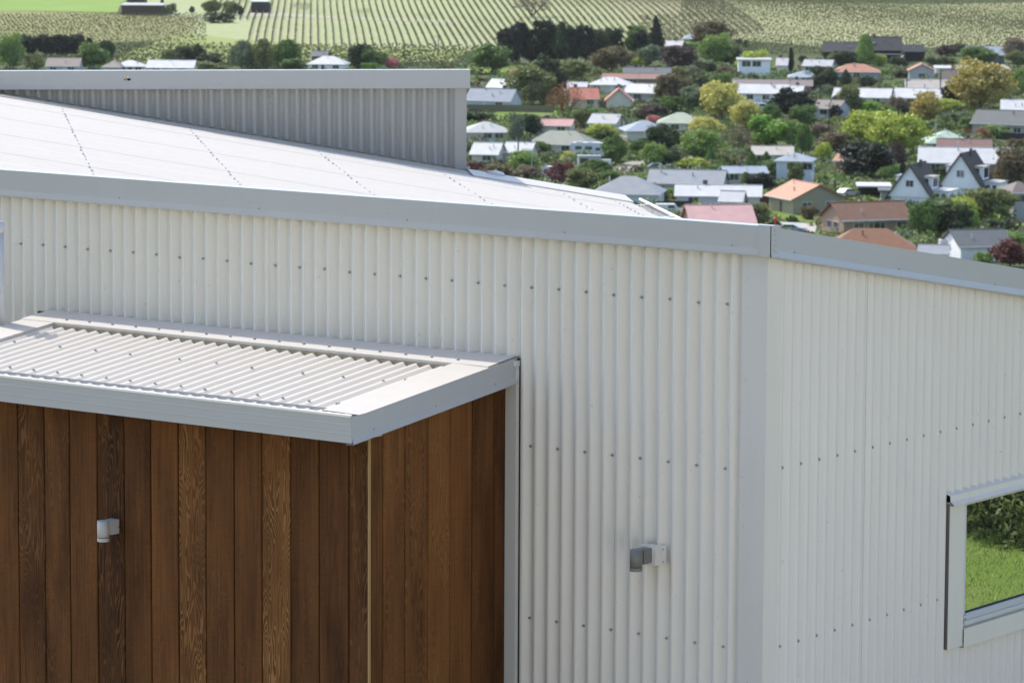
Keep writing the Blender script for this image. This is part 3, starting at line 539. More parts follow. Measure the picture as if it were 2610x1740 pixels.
PLANTS = [   # kind, name, colour, x, y, z, width, height, turn, label, group
    ('round', 'broadleaf_tree', 'light', -768.5, 789.7, -60.10, 6.7, 9.1, 1.48, 'broad light green tree left of the grey-brown roof at far left', 'trees among the village houses', 'tree'),
    ('round', 'broadleaf_tree', 'black', -816.7, 843.7, -60.08, 4.3, 6.1, 0.65, 'medium blackish green tree left of the grey-brown roof at far left', 'trees among the village houses', 'tree'),
    ('round', 'broadleaf_tree', 'black', -813.7, 845.7, -60.08, 4.3, 5.4, 2.49, 'medium blackish green tree left of the dull grey roof', 'trees among the village houses', 'tree'),
    ('round', 'broadleaf_tree', 'black', -809.7, 848.2, -60.09, 5.0, 5.9, 0.97, 'medium blackish green tree left of the off-white hip roof', 'trees among the village houses', 'tree'),
    ('round', 'broadleaf_tree', 'black', -805.7, 850.8, -60.10, 4.7, 5.9, 0.42, 'medium blackish green tree behind the grey-brown roof at far left', 'trees among the village houses', 'tree'),
    ('round', 'broadleaf_tree', 'black', -802.0, 853.0, -60.10, 5.0, 6.3, 2.52, 'medium blackish green tree right of the grey-brown roof at far left', 'trees among the village houses', 'tree'),
    ('round', 'broadleaf_tree', 'black', -798.8, 854.9, -60.10, 3.9, 5.4, 5.76, 'medium blackish green tree left of the bright white roof between dark trees', 'trees among the village houses', 'tree'),
    ('bush', 'bush', 'olive', -762.3, 793.4, -60.10, 5.7, 4.0, 5.03, 'broad olive bush left of the grey-brown roof at far left', 'garden bushes in the village', 'bush'),
    ('round', 'broadleaf_tree', 'mid', -748.6, 801.7, -60.10, 8.8, 7.1, 4.81, 'broad green tree just left of the dull grey roof', 'trees among the village houses', 'tree'),
    ('round', 'broadleaf_tree', 'dark', -779.4, 842.7, -60.10, 4.2, 5.3, 1.39, 'medium dark green tree behind the dull grey roof', 'trees among the village houses', 'tree'),
    ('bush', 'bush', 'olive', -731.7, 811.9, -60.10, 4.7, 2.7, 3.37, 'medium olive bush just left of the bright white roof between dark trees', 'garden bushes in the village', 'bush'),
    ('round', 'broadleaf_tree', 'olive', -734.7, 820.9, -60.10, 4.4, 5.1, 1.74, 'medium olive tree behind the bright white roof between dark trees', 'trees among the village houses', 'tree'),
    ('round', 'broadleaf_tree', 'dark', -741.4, 835.1, -60.10, 4.8, 5.2, 1.08, 'medium dark green tree just right of the bright white roof between dark trees', 'trees among the village houses', 'tree'),
    ('round', 'broadleaf_tree', 'dark', -737.9, 837.3, -60.10, 3.8, 5.8, 0.67, 'medium dark green tree right of the bright white roof between dark trees', 'trees among the village houses', 'tree'),
    ('bush', 'bush', 'dark', -730.7, 834.2, -60.10, 6.8, 4.1, 1.35, 'broad dark green bush right of the bright white roof between dark trees', 'garden bushes in the village', 'bush'),
    ('bush', 'bush', 'olive', -718.3, 820.0, -60.10, 7.4, 2.7, 5.82, 'broad olive bush right of the bright white roof between dark trees', 'garden bushes in the village', 'bush'),
    ('willow', 'willow_tree', 'grey', -718.6, 834.2, -60.10, 7.8, 8.5, 5.21, 'broad grey-green drooping tree just left of the vineyard rows', 'drooping trees by the vineyard', 'tree'),
    ('willow', 'willow_tree', 'olive', -713.3, 837.4, -60.10, 8.1, 9.2, 5.07, 'broad olive drooping tree in front of the vineyard rows', 'drooping trees by the vineyard', 'tree'),
    ('bush', 'bush', 'olive', -931.6, 1039.6, -56.05, 3.4, 3.0, 5.03, 'medium olive bush just right of the long brown shed', 'garden bushes in the village', 'bush'),
    ('bush', 'bush', 'dark', -935.7, 1047.7, -55.99, 3.9, 3.4, 1.21, 'medium dark green bush right of the long brown shed', 'garden bushes in the village', 'bush'),
    ('conifer', 'conifer_tree', 'dark', -979.9, 1092.0, -55.07, 2.2, 2.7, 1.95, 'small dark green conifer just right of the long brown shed', 'conifers among the village houses', 'tree'),
    ('round', 'broadleaf_tree', 'olive', -924.8, 1057.3, -56.11, 6.0, 4.7, 3.94, 'broad olive tree left of the dark vineyard shed', 'trees among the village houses', 'tree'),
    ('bush', 'bush', 'dark', -874.8, 1003.6, -56.29, 8.2, 3.3, 4.60, 'broad dark green bush left of the dark vineyard shed', 'garden bushes in the village', 'bush'),
    ('round', 'broadleaf_tree', 'olive', -913.0, 1054.4, -56.21, 4.7, 4.7, 5.37, 'medium olive tree left of the dark vineyard shed', 'trees among the village houses', 'tree'),
    ('round', 'broadleaf_tree', 'dark', -906.8, 1052.8, -56.24, 2.1, 3.4, 5.53, 'small dark green tree just left of the dark vineyard shed', 'trees among the village houses', 'tree'),
    ('bush', 'bush', 'purple', -936.2, 1059.6, -55.99, 1.7, 2.2, 0.54, 'small purple-brown bush right of the long brown shed', 'garden bushes in the village', 'bush'),
    ('bush', 'bush', 'brown', -940.0, 1029.2, -56.06, 5.1, 1.7, 3.80, 'medium brown-tinged bush just left of the long brown shed', 'garden bushes in the village', 'bush'),
    ('willow', 'willow_tree', 'mid', -715.4, 850.8, -60.10, 7.9, 8.2, 4.22, 'broad green drooping tree left of the small dark house', 'drooping trees by the vineyard', 'tree'),
    ('bush', 'bush', 'mid', -708.7, 846.0, -60.10, 6.8, 2.7, 3.18, 'broad green bush left of the small dark house', 'garden bushes in the village', 'bush'),
    ('bush', 'bush', 'grey', -702.3, 849.9, -60.10, 3.7, 2.7, 1.12, 'medium grey-green bush against the rounded white roof by the vineyard', 'garden bushes in the village', 'bush'),
    ('round', 'broadleaf_tree', 'dark', -695.1, 859.4, -60.10, 6.1, 6.5, 2.97, 'broad dark green tree right of the rounded white roof by the vineyard', 'trees among the village houses', 'tree'),
    ('round', 'broadleaf_tree', 'mid', -692.4, 860.9, -60.10, 6.8, 5.1, 0.56, 'broad green tree right of the rounded white roof by the vineyard', 'trees among the village houses', 'tree'),
    ('bush', 'bush', 'pink', -687.3, 864.0, -60.10, 4.1, 2.9, 5.87, 'medium pink blossoming bush right of the rounded white roof by the vineyard', 'garden bushes in the village', 'bush'),
    ('bush', 'bush', 'bright', -689.6, 857.5, -60.10, 6.1, 2.0, 5.44, 'broad bright green bush right of the rounded white roof by the vineyard', 'garden bushes in the village', 'bush'),
    ('bare', 'leafless_tree', 'twig', -814.8, 1107.2, -55.62, 12.1, 8.8, 3.44, 'large brown leafless tree behind the dark conifer grove', 'leafless trees in the village', 'tree'),
    ('round', 'broadleaf_tree', 'mid', -651.0, 865.3, -60.10, 10.3, 7.5, 1.89, 'large green tree behind the grey-blue house with a white roof', 'trees among the village houses', 'tree'),
    ('round', 'broadleaf_tree', 'black', -683.3, 915.1, -60.10, 5.4, 9.0, 5.71, 'tall blackish green tree left of the dark conifer grove', 'trees among the village houses', 'tree'),
    ('round', 'broadleaf_tree', 'black', -677.3, 912.6, -60.10, 6.2, 10.8, 3.59, 'tall blackish green tree just left of the dark conifer grove', 'trees among the village houses', 'tree'),
    ('round', 'broadleaf_tree', 'black', -673.8, 914.7, -60.10, 6.0, 9.2, 5.54, 'tall blackish green tree in front of the dark conifer grove', 'trees among the village houses', 'tree'),
    ('round', 'broadleaf_tree', 'black', -670.6, 916.7, -60.10, 6.5, 11.9, 5.33, 'tall blackish green tree just right of the dark conifer grove', 'trees among the village houses', 'tree'),
    ('round', 'broadleaf_tree', 'black', -667.3, 918.6, -60.10, 5.9, 10.5, 3.19, 'tall blackish green tree left of the small white roof behind the orange-red roof', 'trees among the village houses', 'tree'),
    ('round', 'broadleaf_tree', 'dark', -663.5, 917.9, -60.10, 6.2, 11.6, 2.60, 'tall dark green tree right of the dark conifer grove', 'trees among the village houses', 'tree'),
    ('round', 'broadleaf_tree', 'black', -660.5, 919.7, -60.10, 5.4, 10.0, 3.76, 'tall blackish green tree right of the dark conifer grove', 'trees among the village houses', 'tree'),
    ('round', 'broadleaf_tree', 'black', -659.7, 923.2, -60.10, 5.1, 10.5, 2.71, 'tall blackish green tree left of the broad white hip roof', 'trees among the village houses', 'tree'),
    ('round', 'broadleaf_tree', 'dark', -662.2, 933.8, -60.10, 5.2, 9.0, 1.01, 'tall dark green tree left of the rust-brown-roofed house', 'trees among the village houses', 'tree'),
    ('round', 'broadleaf_tree', 'dark', -686.3, 974.7, -59.73, 6.5, 7.4, 1.92, 'broad dark green tree left of the rust-brown-roofed house', 'trees among the village houses', 'tree'),
    ('round', 'broadleaf_tree', 'mid', -680.5, 979.2, -59.78, 5.4, 8.2, 5.10, 'tall green tree left of the pale lilac roof', 'trees among the village houses', 'tree'),
    ('conifer', 'conifer_tree', 'black', -664.4, 967.3, -59.98, 6.7, 12.3, 0.27, 'tall blackish green conifer just left of the pale lilac roof', 'conifers among the village houses', 'tree'),
    ('round', 'broadleaf_tree', 'black', -675.9, 976.5, -59.83, 4.8, 7.1, 0.29, 'medium blackish green tree left of the pale lilac roof', 'trees among the village houses', 'tree'),
    ('round', 'broadleaf_tree', 'brown', -627.2, 890.7, -60.10, 8.6, 7.0, 3.93, 'broad brown-tinged tree left of the rust-brown-roofed house', 'trees among the village houses', 'tree'),
    ('bush', 'bush', 'olive', -648.1, 930.1, -60.10, 3.5, 3.5, 1.76, 'medium olive bush left of the long charcoal-roofed house', 'garden bushes in the village', 'bush'),
    ('round', 'broadleaf_tree', 'grey', -640.3, 928.8, -60.10, 5.4, 5.4, 3.36, 'medium grey-green tree behind the long charcoal-roofed house', 'trees among the village houses', 'tree'),
    ('bush', 'bush', 'yg', -643.0, 927.2, -60.10, 4.0, 2.4, 2.96, 'medium yellow-green bush behind the long charcoal-roofed house', 'garden bushes in the village', 'bush'),
    ('round', 'broadleaf_tree', 'pink', -609.8, 822.6, -60.10, 4.4, 4.2, 2.15, 'medium pink blossoming tree just right of the grey-blue house with a white roof', 'trees among the village houses', 'tree'),
    ('round', 'broadleaf_tree', 'olive', -558.4, 758.4, -60.10, 9.4, 9.0, 6.26, 'large olive tree right of the grey-blue house with a white roof', 'trees among the village houses', 'tree'),
    ('round', 'broadleaf_tree', 'dark', -559.2, 766.4, -60.10, 7.7, 10.6, 1.23, 'broad dark green tree left of the small white roof behind the orange-red roof', 'trees among the village houses', 'tree'),
    ('round', 'broadleaf_tree', 'olive', -609.8, 847.8, -60.10, 7.0, 5.2, 2.59, 'broad olive tree behind the small white roof behind the orange-red roof', 'trees among the village houses', 'tree'),
    ('bare', 'leafless_tree', 'orange', -519.5, 719.0, -60.10, 9.3, 8.3, 1.27, 'large brown leafless tree just left of the orange-red-roofed house', 'leafless trees in the village', 'tree'),
    ('round', 'broadleaf_tree', 'olive', -500.2, 698.2, -60.10, 3.5, 4.1, 3.97, 'medium olive tree just left of the small pale-roofed house', 'trees among the village houses', 'tree'),
    ('bush', 'bush', 'mid', -516.1, 724.9, -60.10, 2.6, 2.3, 1.74, 'small green bush just left of the small pale-roofed house', 'garden bushes in the village', 'bush'),
    ('bush', 'bush', 'dark', -501.3, 708.3, -60.10, 2.5, 2.3, 2.23, 'small dark green bush against the small pale-roofed house', 'garden bushes in the village', 'bush'),
    ('bush', 'bush', 'olive', -515.7, 736.6, -60.10, 3.2, 1.9, 4.69, 'medium olive bush in front of the orange-red gable', 'garden bushes in the village', 'bush'),
    ('bush', 'bush', 'grey', -494.4, 705.4, -60.10, 3.9, 2.1, 2.01, 'medium grey-green bush just right of the small pale-roofed house', 'garden bushes in the village', 'bush'),
    ('bush', 'bush', 'purple', -506.2, 734.9, -60.10, 6.0, 3.2, 3.51, 'broad purple-brown bush behind the blue-grey hip roof', 'garden bushes in the village', 'bush'),
    ('bush', 'bush', 'pink', -491.6, 714.4, -60.10, 2.7, 2.3, 5.68, 'small pink blossoming bush behind the blue-grey hip roof', 'garden bushes in the village', 'bush'),
    ('bush', 'bush', 'olive', -540.5, 765.4, -60.10, 3.8, 2.0, 0.63, 'medium olive bush just left of the orange-red gable', 'garden bushes in the village', 'bush'),
    ('hedge', 'hedge', 'dark', -529.5, 697.8, -60.10, 6.1, 2.3, 0.39, 'broad dark green hedge just left of the pale grey hip-roofed house', 'garden hedges in the village', 'hedge'),
    ('round', 'broadleaf_tree', 'dark', -495.1, 670.5, -60.10, 6.6, 4.2, 1.44, 'broad dark green tree just left of the faded pink-roofed house', 'trees among the village houses', 'tree'),
    ('round', 'broadleaf_tree', 'grey', -482.3, 649.3, -60.10, 3.1, 5.6, 4.81, 'small grey-green tree in front of the fenced lawn', 'trees among the village houses', 'tree'),
    ('hedge', 'hedge', 'light', -503.0, 696.5, -60.10, 4.5, 1.4, 3.86, 'medium light green hedge just right of the faded pink-roofed house', 'garden hedges in the village', 'hedge'),
    ('bush', 'bush', 'gold', -488.4, 651.8, -60.10, 4.3, 2.5, 1.49, 'medium golden yellow bush just right of the pale grey hip-roofed house', 'garden bushes in the village', 'bush'),
    ('round', 'broadleaf_tree', 'yg', -477.8, 674.8, -60.10, 5.7, 3.0, 2.08, 'broad yellow-green tree in front of the small pale-roofed house', 'trees among the village houses', 'tree'),
    ('round', 'broadleaf_tree', 'mid', -455.6, 621.1, -60.10, 3.9, 2.8, 1.11, 'medium green tree just left of the grey-green hip-roofed bungalow', 'trees among the village houses', 'tree'),
    ('column', 'columnar_tree', 'mid', -461.3, 638.1, -60.10, 1.0, 1.7, 2.88, 'small green columnar tree in front of the grey-green hip-roofed bungalow', 'columnar trees in the village', 'tree'),
    ('bush', 'bush', 'grey', -456.2, 609.3, -60.10, 3.3, 2.2, 0.27, 'medium grey-green bush just left of the cottage behind the tall pole', 'garden bushes in the village', 'bush'),
    ('bush', 'bush', 'red', -462.3, 611.1, -60.10, 2.2, 1.7, 4.38, 'small dark red bush against the white-roofed cottage by the tall pole', 'garden bushes in the village', 'bush'),
    ('round', 'broadleaf_tree', 'mid', -431.9, 613.8, -60.10, 4.5, 5.6, 5.63, 'medium green tree behind the village road', 'trees among the village houses', 'tree'),
    ('round', 'broadleaf_tree', 'mid', -438.0, 632.4, -60.10, 3.9, 3.5, 6.00, 'medium green tree right of the village road', 'trees among the village houses', 'tree'),
    ('round', 'broadleaf_tree', 'dark', -438.1, 638.1, -60.10, 6.1, 5.6, 4.62, 'broad dark green tree in front of the blue-grey hip roof', 'trees among the village houses', 'tree'),
    ('round', 'broadleaf_tree', 'light', -422.5, 614.4, -60.10, 4.1, 4.3, 6.03, 'medium light green tree left of the curved street lamp', 'trees among the village houses', 'tree'),
    ('bush', 'bush', 'dark', -589.5, 783.0, -60.10, 2.8, 1.6, 0.11, 'small dark green bush in front of the grey-blue house with a white roof', 'garden bushes in the village', 'bush'),
    ('bush', 'bush', 'twig', -469.4, 676.8, -60.10, 3.0, 2.4, 1.81, 'small bare brown bush in front of the blue-grey hip roof', 'garden bushes in the village', 'bush'),
    ('bush', 'bush', 'olive', -551.1, 797.7, -60.10, 2.5, 2.8, 6.07, 'small olive bush against the grey-green house with white roof', 'garden bushes in the village', 'bush'),
    ('round', 'broadleaf_tree', 'brown', -538.9, 787.6, -60.10, 4.1, 6.1, 4.87, 'medium brown-tinged tree just right of the grey-green house with white roof', 'trees among the village houses', 'tree'),
    ('bush', 'bush', 'red', -441.6, 580.6, -60.10, 3.3, 1.9, 2.58, 'medium dark red bush in front of the white-roofed cottage by the tall pole', 'garden bushes in the village', 'bush'),
    ('bush', 'bush', 'brown', -430.3, 572.6, -60.10, 5.2, 2.6, 5.92, 'medium brown-tinged bush left of the tall utility pole', 'garden bushes in the village', 'bush'),
    ('bush', 'bush', 'twig', -421.7, 570.7, -60.10, 4.9, 2.6, 3.90, 'medium bare brown bush just left of the small caravan', 'garden bushes in the village', 'bush'),
    ('round', 'broadleaf_tree', 'light', -440.3, 594.6, -60.10, 6.0, 3.4, 5.14, 'broad light green tree in front of the tall utility pole', 'trees among the village houses', 'tree'),
    ('bush', 'bush', 'grey', -449.1, 616.4, -60.10, 4.0, 1.6, 1.84, 'medium grey-green bush in front of the grey-green hip-roofed bungalow', 'garden bushes in the village', 'bush'),
    ('bush', 'bush', 'red', -414.7, 572.7, -60.10, 4.6, 3.4, 1.20, 'medium dark red bush just right of the small caravan', 'garden bushes in the village', 'bush'),
    ('round', 'broadleaf_tree', 'mid', -419.3, 589.8, -60.10, 4.9, 3.0, 2.79, 'medium green tree just left of the village road', 'trees among the village houses', 'tree'),
    ('bush', 'bush', 'orange', -421.2, 593.7, -60.10, 2.4, 2.3, 0.86, 'small orange-brown bush just left of the village road', 'garden bushes in the village', 'bush'),
    ('bush', 'bush', 'dark', -433.6, 612.4, -60.10, 2.3, 1.8, 2.40, 'small dark green bush just left of the village road', 'garden bushes in the village', 'bush'),
    ('round', 'broadleaf_tree', 'olive', -402.2, 561.7, -60.10, 5.0, 3.8, 6.04, 'medium olive tree right of the small caravan', 'trees among the village houses', 'tree'),
    ('round', 'broadleaf_tree', 'mid', -407.6, 577.4, -60.10, 4.6, 2.2, 2.08, 'medium green tree left of the large grey hip-roofed house', 'trees among the village houses', 'tree'),
    ('bush', 'bush', 'mid', -415.0, 565.3, -60.10, 3.2, 1.3, 0.06, 'medium green bush just left of the small caravan', 'garden bushes in the village', 'bush'),
    ('bush', 'bush', 'olive', -408.3, 560.1, -60.10, 3.3, 1.3, 0.28, 'medium olive bush in front of the small caravan', 'garden bushes in the village', 'bush'),
    ('bush', 'bush', 'yg', -397.8, 555.3, -60.10, 2.8, 1.0, 1.06, 'small yellow-green bush right of the small caravan', 'garden bushes in the village', 'bush'),
    ('bush', 'bush', 'light', -380.4, 544.3, -60.10, 3.2, 2.6, 4.92, 'small light green bush in front of the large grey hip-roofed house', 'garden bushes in the village', 'bush'),
    ('bush', 'bush', 'red', -378.6, 547.6, -60.10, 3.8, 2.1, 2.28, 'medium dark red bush just right of the large grey hip-roofed house', 'garden bushes in the village', 'bush'),
    ('bush', 'bush', 'brown', -379.8, 553.4, -60.10, 3.2, 2.6, 1.82, 'medium brown-tinged bush right of the large grey hip-roofed house', 'garden bushes in the village', 'bush'),
    ('bush', 'bush', 'yel', -443.4, 614.4, -60.10, 2.5, 2.0, 0.61, 'small pale yellow bush just left of the parked motorhome', 'garden bushes in the village', 'bush'),
    ('round', 'broadleaf_tree', 'purple', -621.5, 916.7, -60.10, 8.7, 6.3, 6.17, 'broad purple-brown tree in front of the pale lilac roof', 'trees among the village houses', 'tree'),
    ('round', 'broadleaf_tree', 'brown', -681.8, 1024.5, -59.70, 10.2, 7.9, 2.66, 'large brown-tinged tree just right of the distant blue-grey roof', 'trees among the village houses', 'tree'),
    ('round', 'broadleaf_tree', 'light', -626.2, 943.2, -60.10, 8.9, 8.6, 1.31, 'broad light green tree right of the distant blue-grey roof', 'trees among the village houses', 'tree'),
    ('bush', 'bush', 'light', -675.8, 1002.4, -59.79, 6.9, 3.2, 0.37, 'broad light green bush in front of the distant blue-grey roof', 'garden bushes in the village', 'bush'),
    ('round', 'broadleaf_tree', 'dark', -622.2, 945.6, -60.10, 3.8, 5.1, 0.35, 'medium dark green tree just left of the boxy white house', 'trees among the village houses', 'tree'),
    ('bush', 'bush', 'dark', -687.4, 1048.9, -59.36, 2.4, 1.8, 1.06, 'small dark green bush left of the boxy white house', 'garden bushes in the village', 'bush'),
    ('conifer', 'conifer_tree', 'dark', -677.7, 1038.4, -59.59, 2.1, 2.4, 4.25, 'small dark green conifer behind the boxy white house', 'conifers among the village houses', 'tree'),
    ('bush', 'bush', 'dark', -607.1, 908.4, -60.10, 7.5, 3.1, 0.94, 'broad dark green bush right of the pale lilac roof', 'garden bushes in the village', 'bush'),
    ('bush', 'bush', 'olive', -597.3, 881.5, -60.10, 5.3, 3.0, 0.26, 'medium olive bush right of the long charcoal-roofed house', 'garden bushes in the village', 'bush'),
    ('bush', 'bush', 'grey', -599.9, 890.7, -60.10, 4.9, 2.8, 3.08, 'medium grey-green bush right of the long charcoal-roofed house', 'garden bushes in the village', 'bush'),
    ('round', 'broadleaf_tree', 'yg', -594.9, 915.8, -60.10, 7.3, 6.0, 1.56, 'broad yellow-green tree in front of the boxy white house', 'trees among the village houses', 'tree'),
    ('column', 'columnar_tree', 'black', -590.9, 929.4, -60.10, 1.6, 6.3, 6.27, 'tall blackish green columnar tree in front of the pinkish roof by the cypress', 'columnar trees in the village', 'tree'),
    ('bush', 'bush', 'light', -582.2, 912.3, -60.10, 2.3, 1.8, 0.77, 'small light green bush in front of the pinkish roof by the cypress', 'garden bushes in the village', 'bush'),
    ('bush', 'bush', 'dark', -602.9, 963.2, -60.10, 4.0, 2.2, 3.32, 'medium dark green bush behind the pale blue house', 'garden bushes in the village', 'bush'),
    ('round', 'broadleaf_tree', 'dark', -599.6, 971.1, -60.10, 6.0, 4.1, 4.86, 'broad dark green tree in front of the black barn wing', 'trees among the village houses', 'tree'),
    ('bush', 'bush', 'dark', -630.4, 1012.3, -59.93, 2.8, 2.0, 2.57, 'small dark green bush just left of the black barn wing', 'garden bushes in the village', 'bush'),
    ('bush', 'bush', 'dark', -617.8, 978.8, -60.10, 3.3, 1.9, 6.20, 'medium dark green bush just left of the pale blue house', 'garden bushes in the village', 'bush'),
    ('bush', 'bush', 'grey', -583.0, 895.6, -60.10, 4.6, 1.5, 3.00, 'medium grey-green bush in front of the boxy white house', 'garden bushes in the village', 'bush'),
    ('bush', 'bush', 'grey', -585.8, 893.9, -60.10, 2.3, 1.8, 1.52, 'small grey-green bush left of the boxy white house', 'garden bushes in the village', 'bush'),
    ('bush', 'bush', 'brown', -594.1, 899.6, -60.10, 4.4, 2.6, 2.58, 'medium brown-tinged bush left of the boxy white house', 'garden bushes in the village', 'bush'),
    ('round', 'broadleaf_tree', 'brown', -535.0, 785.8, -60.10, 6.8, 6.8, 0.23, 'broad brown-tinged tree right of the grey-green house with white roof', 'trees among the village houses', 'tree'),
    ('bush', 'bush', 'dark', -565.7, 844.7, -60.10, 4.1, 3.1, 2.65, 'medium dark green bush right of the long charcoal-roofed house', 'garden bushes in the village', 'bush'),
    ('round', 'broadleaf_tree', 'mid', -553.7, 837.5, -60.10, 5.0, 4.3, 1.56, 'medium green tree left of the white two-window house', 'trees among the village houses', 'tree'),
    ('bush', 'bush', 'pink', -545.4, 814.7, -60.10, 2.8, 2.1, 5.58, 'small pink blossoming bush right of the pale green hip-roofed house', 'garden bushes in the village', 'bush'),
    ('round', 'broadleaf_tree', 'grey', -510.7, 759.4, -60.10, 5.5, 5.7, 5.22, 'medium grey-green tree right of the pale green hip-roofed house', 'trees among the village houses', 'tree'),
    ('round', 'broadleaf_tree', 'mid', -514.8, 756.8, -60.10, 4.8, 3.7, 3.13, 'medium green tree behind the pale green hip-roofed house', 'trees among the village houses', 'tree'),
    ('bush', 'bush', 'purple', -505.0, 735.6, -60.10, 4.9, 2.8, 0.20, 'medium purple-brown bush just left of the pale green hip-roofed house', 'garden bushes in the village', 'bush'),
    ('round', 'broadleaf_tree', 'yel', -488.5, 738.4, -60.10, 8.5, 8.0, 1.60, 'broad pale yellow tree left of the white two-window house', 'trees among the village houses', 'tree'),
    ('round', 'broadleaf_tree', 'yel', -466.7, 715.8, -60.10, 5.9, 5.9, 1.52, 'broad pale yellow tree left of the long taupe roof', 'trees among the village houses', 'tree'),
    ('round', 'broadleaf_tree', 'yel', -461.8, 691.6, -60.10, 6.8, 4.0, 1.31, 'broad pale yellow tree right of the pale green hip-roofed house', 'trees among the village houses', 'tree'),
    ('round', 'broadleaf_tree', 'black', -477.6, 752.8, -60.10, 9.1, 6.4, 1.45, 'large blackish green tree in front of the small white outbuilding', 'trees among the village houses', 'tree'),
    ('round', 'broadleaf_tree', 'mid', -465.1, 723.9, -60.10, 3.5, 4.9, 5.46, 'medium green tree right of the white two-window house', 'trees among the village houses', 'tree'),
    ('round', 'broadleaf_tree', 'mid', -460.8, 730.2, -60.10, 5.4, 4.7, 0.89, 'medium green tree just left of the faded brown-roofed cottage', 'trees among the village houses', 'tree'),
    ('bush', 'bush', 'twig', -456.3, 715.4, -60.10, 5.3, 3.0, 0.32, 'medium bare brown bush right of the tan-roofed house', 'garden bushes in the village', 'bush'),
    ('round', 'broadleaf_tree', 'bright', -436.9, 678.2, -60.10, 7.5, 5.6, 5.83, 'broad bright green tree behind the tan-roofed house', 'trees among the village houses', 'tree'),
    ('bare', 'leafless_tree', 'twig', -430.6, 657.7, -60.10, 6.2, 6.0, 3.55, 'broad brown leafless tree left of the tan-roofed house', 'leafless trees in the village', 'tree'),
    ('bare', 'leafless_tree', 'twig', -433.3, 656.0, -60.10, 2.1, 4.9, 6.22, 'small brown leafless tree left of the tan-roofed house', 'leafless trees in the village', 'tree'),
    ('round', 'broadleaf_tree', 'light', -423.5, 633.2, -60.10, 7.5, 6.0, 2.53, 'broad light green tree right of the pale green hip-roofed house', 'trees among the village houses', 'tree'),
    ('round', 'broadleaf_tree', 'dark', -444.2, 649.0, -60.10, 5.7, 5.1, 5.66, 'broad dark green tree just right of the blue-grey hip roof', 'trees among the village houses', 'tree'),
    ('round', 'broadleaf_tree', 'olive', -451.2, 666.0, -60.10, 3.1, 3.1, 4.11, 'small olive tree in front of the pale green hip-roofed house', 'trees among the village houses', 'tree'),
    ('round', 'broadleaf_tree', 'mid', -423.4, 616.6, -60.10, 3.4, 3.9, 4.97, 'medium green tree left of the curved street lamp', 'trees among the village houses', 'tree'),
    ('round', 'broadleaf_tree', 'dark', -421.0, 618.1, -60.10, 3.8, 2.7, 4.68, 'medium dark green tree behind the curved street lamp', 'trees among the village houses', 'tree'),
    ('conifer', 'conifer_tree', 'mid', -414.3, 622.4, -60.10, 3.0, 3.8, 3.10, 'small green conifer left of the low blue-grey roof', 'conifers among the village houses', 'tree'),
    ('conifer', 'conifer_tree', 'mid', -407.5, 626.8, -60.10, 3.0, 3.0, 0.58, 'small green conifer behind the low blue-grey roof', 'conifers among the village houses', 'tree'),
    ('conifer', 'conifer_tree', 'mid', -407.5, 632.3, -60.10, 2.7, 2.7, 1.32, 'small green conifer in front of the tan-roofed house', 'conifers among the village houses', 'tree'),
    ('round', 'broadleaf_tree', 'light', -430.7, 679.0, -60.10, 3.7, 5.2, 5.49, 'medium light green tree right of the tan-roofed house', 'trees among the village houses', 'tree'),
    ('willow', 'willow_tree', 'mid', -419.2, 665.0, -60.10, 3.6, 6.2, 5.65, 'tall green drooping tree right of the tall pale blue-white house', 'drooping trees by the vineyard', 'tree'),
    ('bush', 'bush', 'twig', -437.4, 700.4, -60.10, 5.3, 3.4, 5.81, 'medium bare brown bush in front of the faded brown-roofed cottage', 'garden bushes in the village', 'bush'),
    ('round', 'broadleaf_tree', 'brown', -416.2, 672.9, -60.10, 5.9, 3.6, 2.11, 'broad brown-tinged tree behind the weathered orange roof', 'trees among the village houses', 'tree'),
    ('round', 'broadleaf_tree', 'yg', -402.9, 646.4, -60.10, 3.1, 3.6, 4.13, 'small yellow-green tree just left of the weathered orange roof', 'trees among the village houses', 'tree'),
    ('round', 'broadleaf_tree', 'dark', -535.3, 858.4, -60.10, 6.5, 5.8, 5.02, 'broad dark green tree just right of the blue-grey roof with skylight', 'trees among the village houses', 'tree'),
    ('conifer', 'conifer_tree', 'dark', -534.7, 868.5, -60.10, 4.6, 4.8, 4.03, 'medium dark green conifer just left of the broad orange-brown hip roof', 'conifers among the village houses', 'tree'),
    ('bush', 'bush', 'light', -540.6, 860.1, -60.10, 2.9, 2.2, 5.12, 'small light green bush in front of the blue-grey roof with skylight', 'garden bushes in the village', 'bush'),
    ('bush', 'bush', 'grey', -517.8, 831.7, -60.10, 3.7, 3.0, 3.32, 'medium grey-green bush behind the faded brown-roofed cottage', 'garden bushes in the village', 'bush'),
    ('bush', 'bush', 'black', -472.9, 763.4, -60.10, 2.8, 3.0, 4.11, 'small blackish green bush just right of the faded brown-roofed cottage', 'garden bushes in the village', 'bush'),
    ('round', 'broadleaf_tree', 'olive', -490.0, 796.7, -60.10, 3.8, 4.7, 4.31, 'medium olive tree just left of the long white gable roof', 'trees among the village houses', 'tree'),
    ('column', 'columnar_tree', 'light', -593.5, 974.8, -60.10, 5.1, 8.7, 1.68, 'tall light green columnar tree just left of the large black barn', 'columnar trees in the village', 'tree'),
    ('round', 'broadleaf_tree', 'mid', -600.8, 973.5, -60.10, 6.2, 3.8, 5.80, 'broad green tree in front of the black barn wing', 'trees among the village houses', 'tree'),
    ('bush', 'bush', 'dark', -622.3, 999.7, -60.02, 2.8, 2.5, 6.01, 'small dark green bush just right of the pale blue house', 'garden bushes in the village', 'bush'),
    ('bush', 'bush', 'yg', -590.0, 976.9, -60.10, 4.6, 3.2, 0.47, 'medium yellow-green bush in front of the large black barn', 'garden bushes in the village', 'bush'),
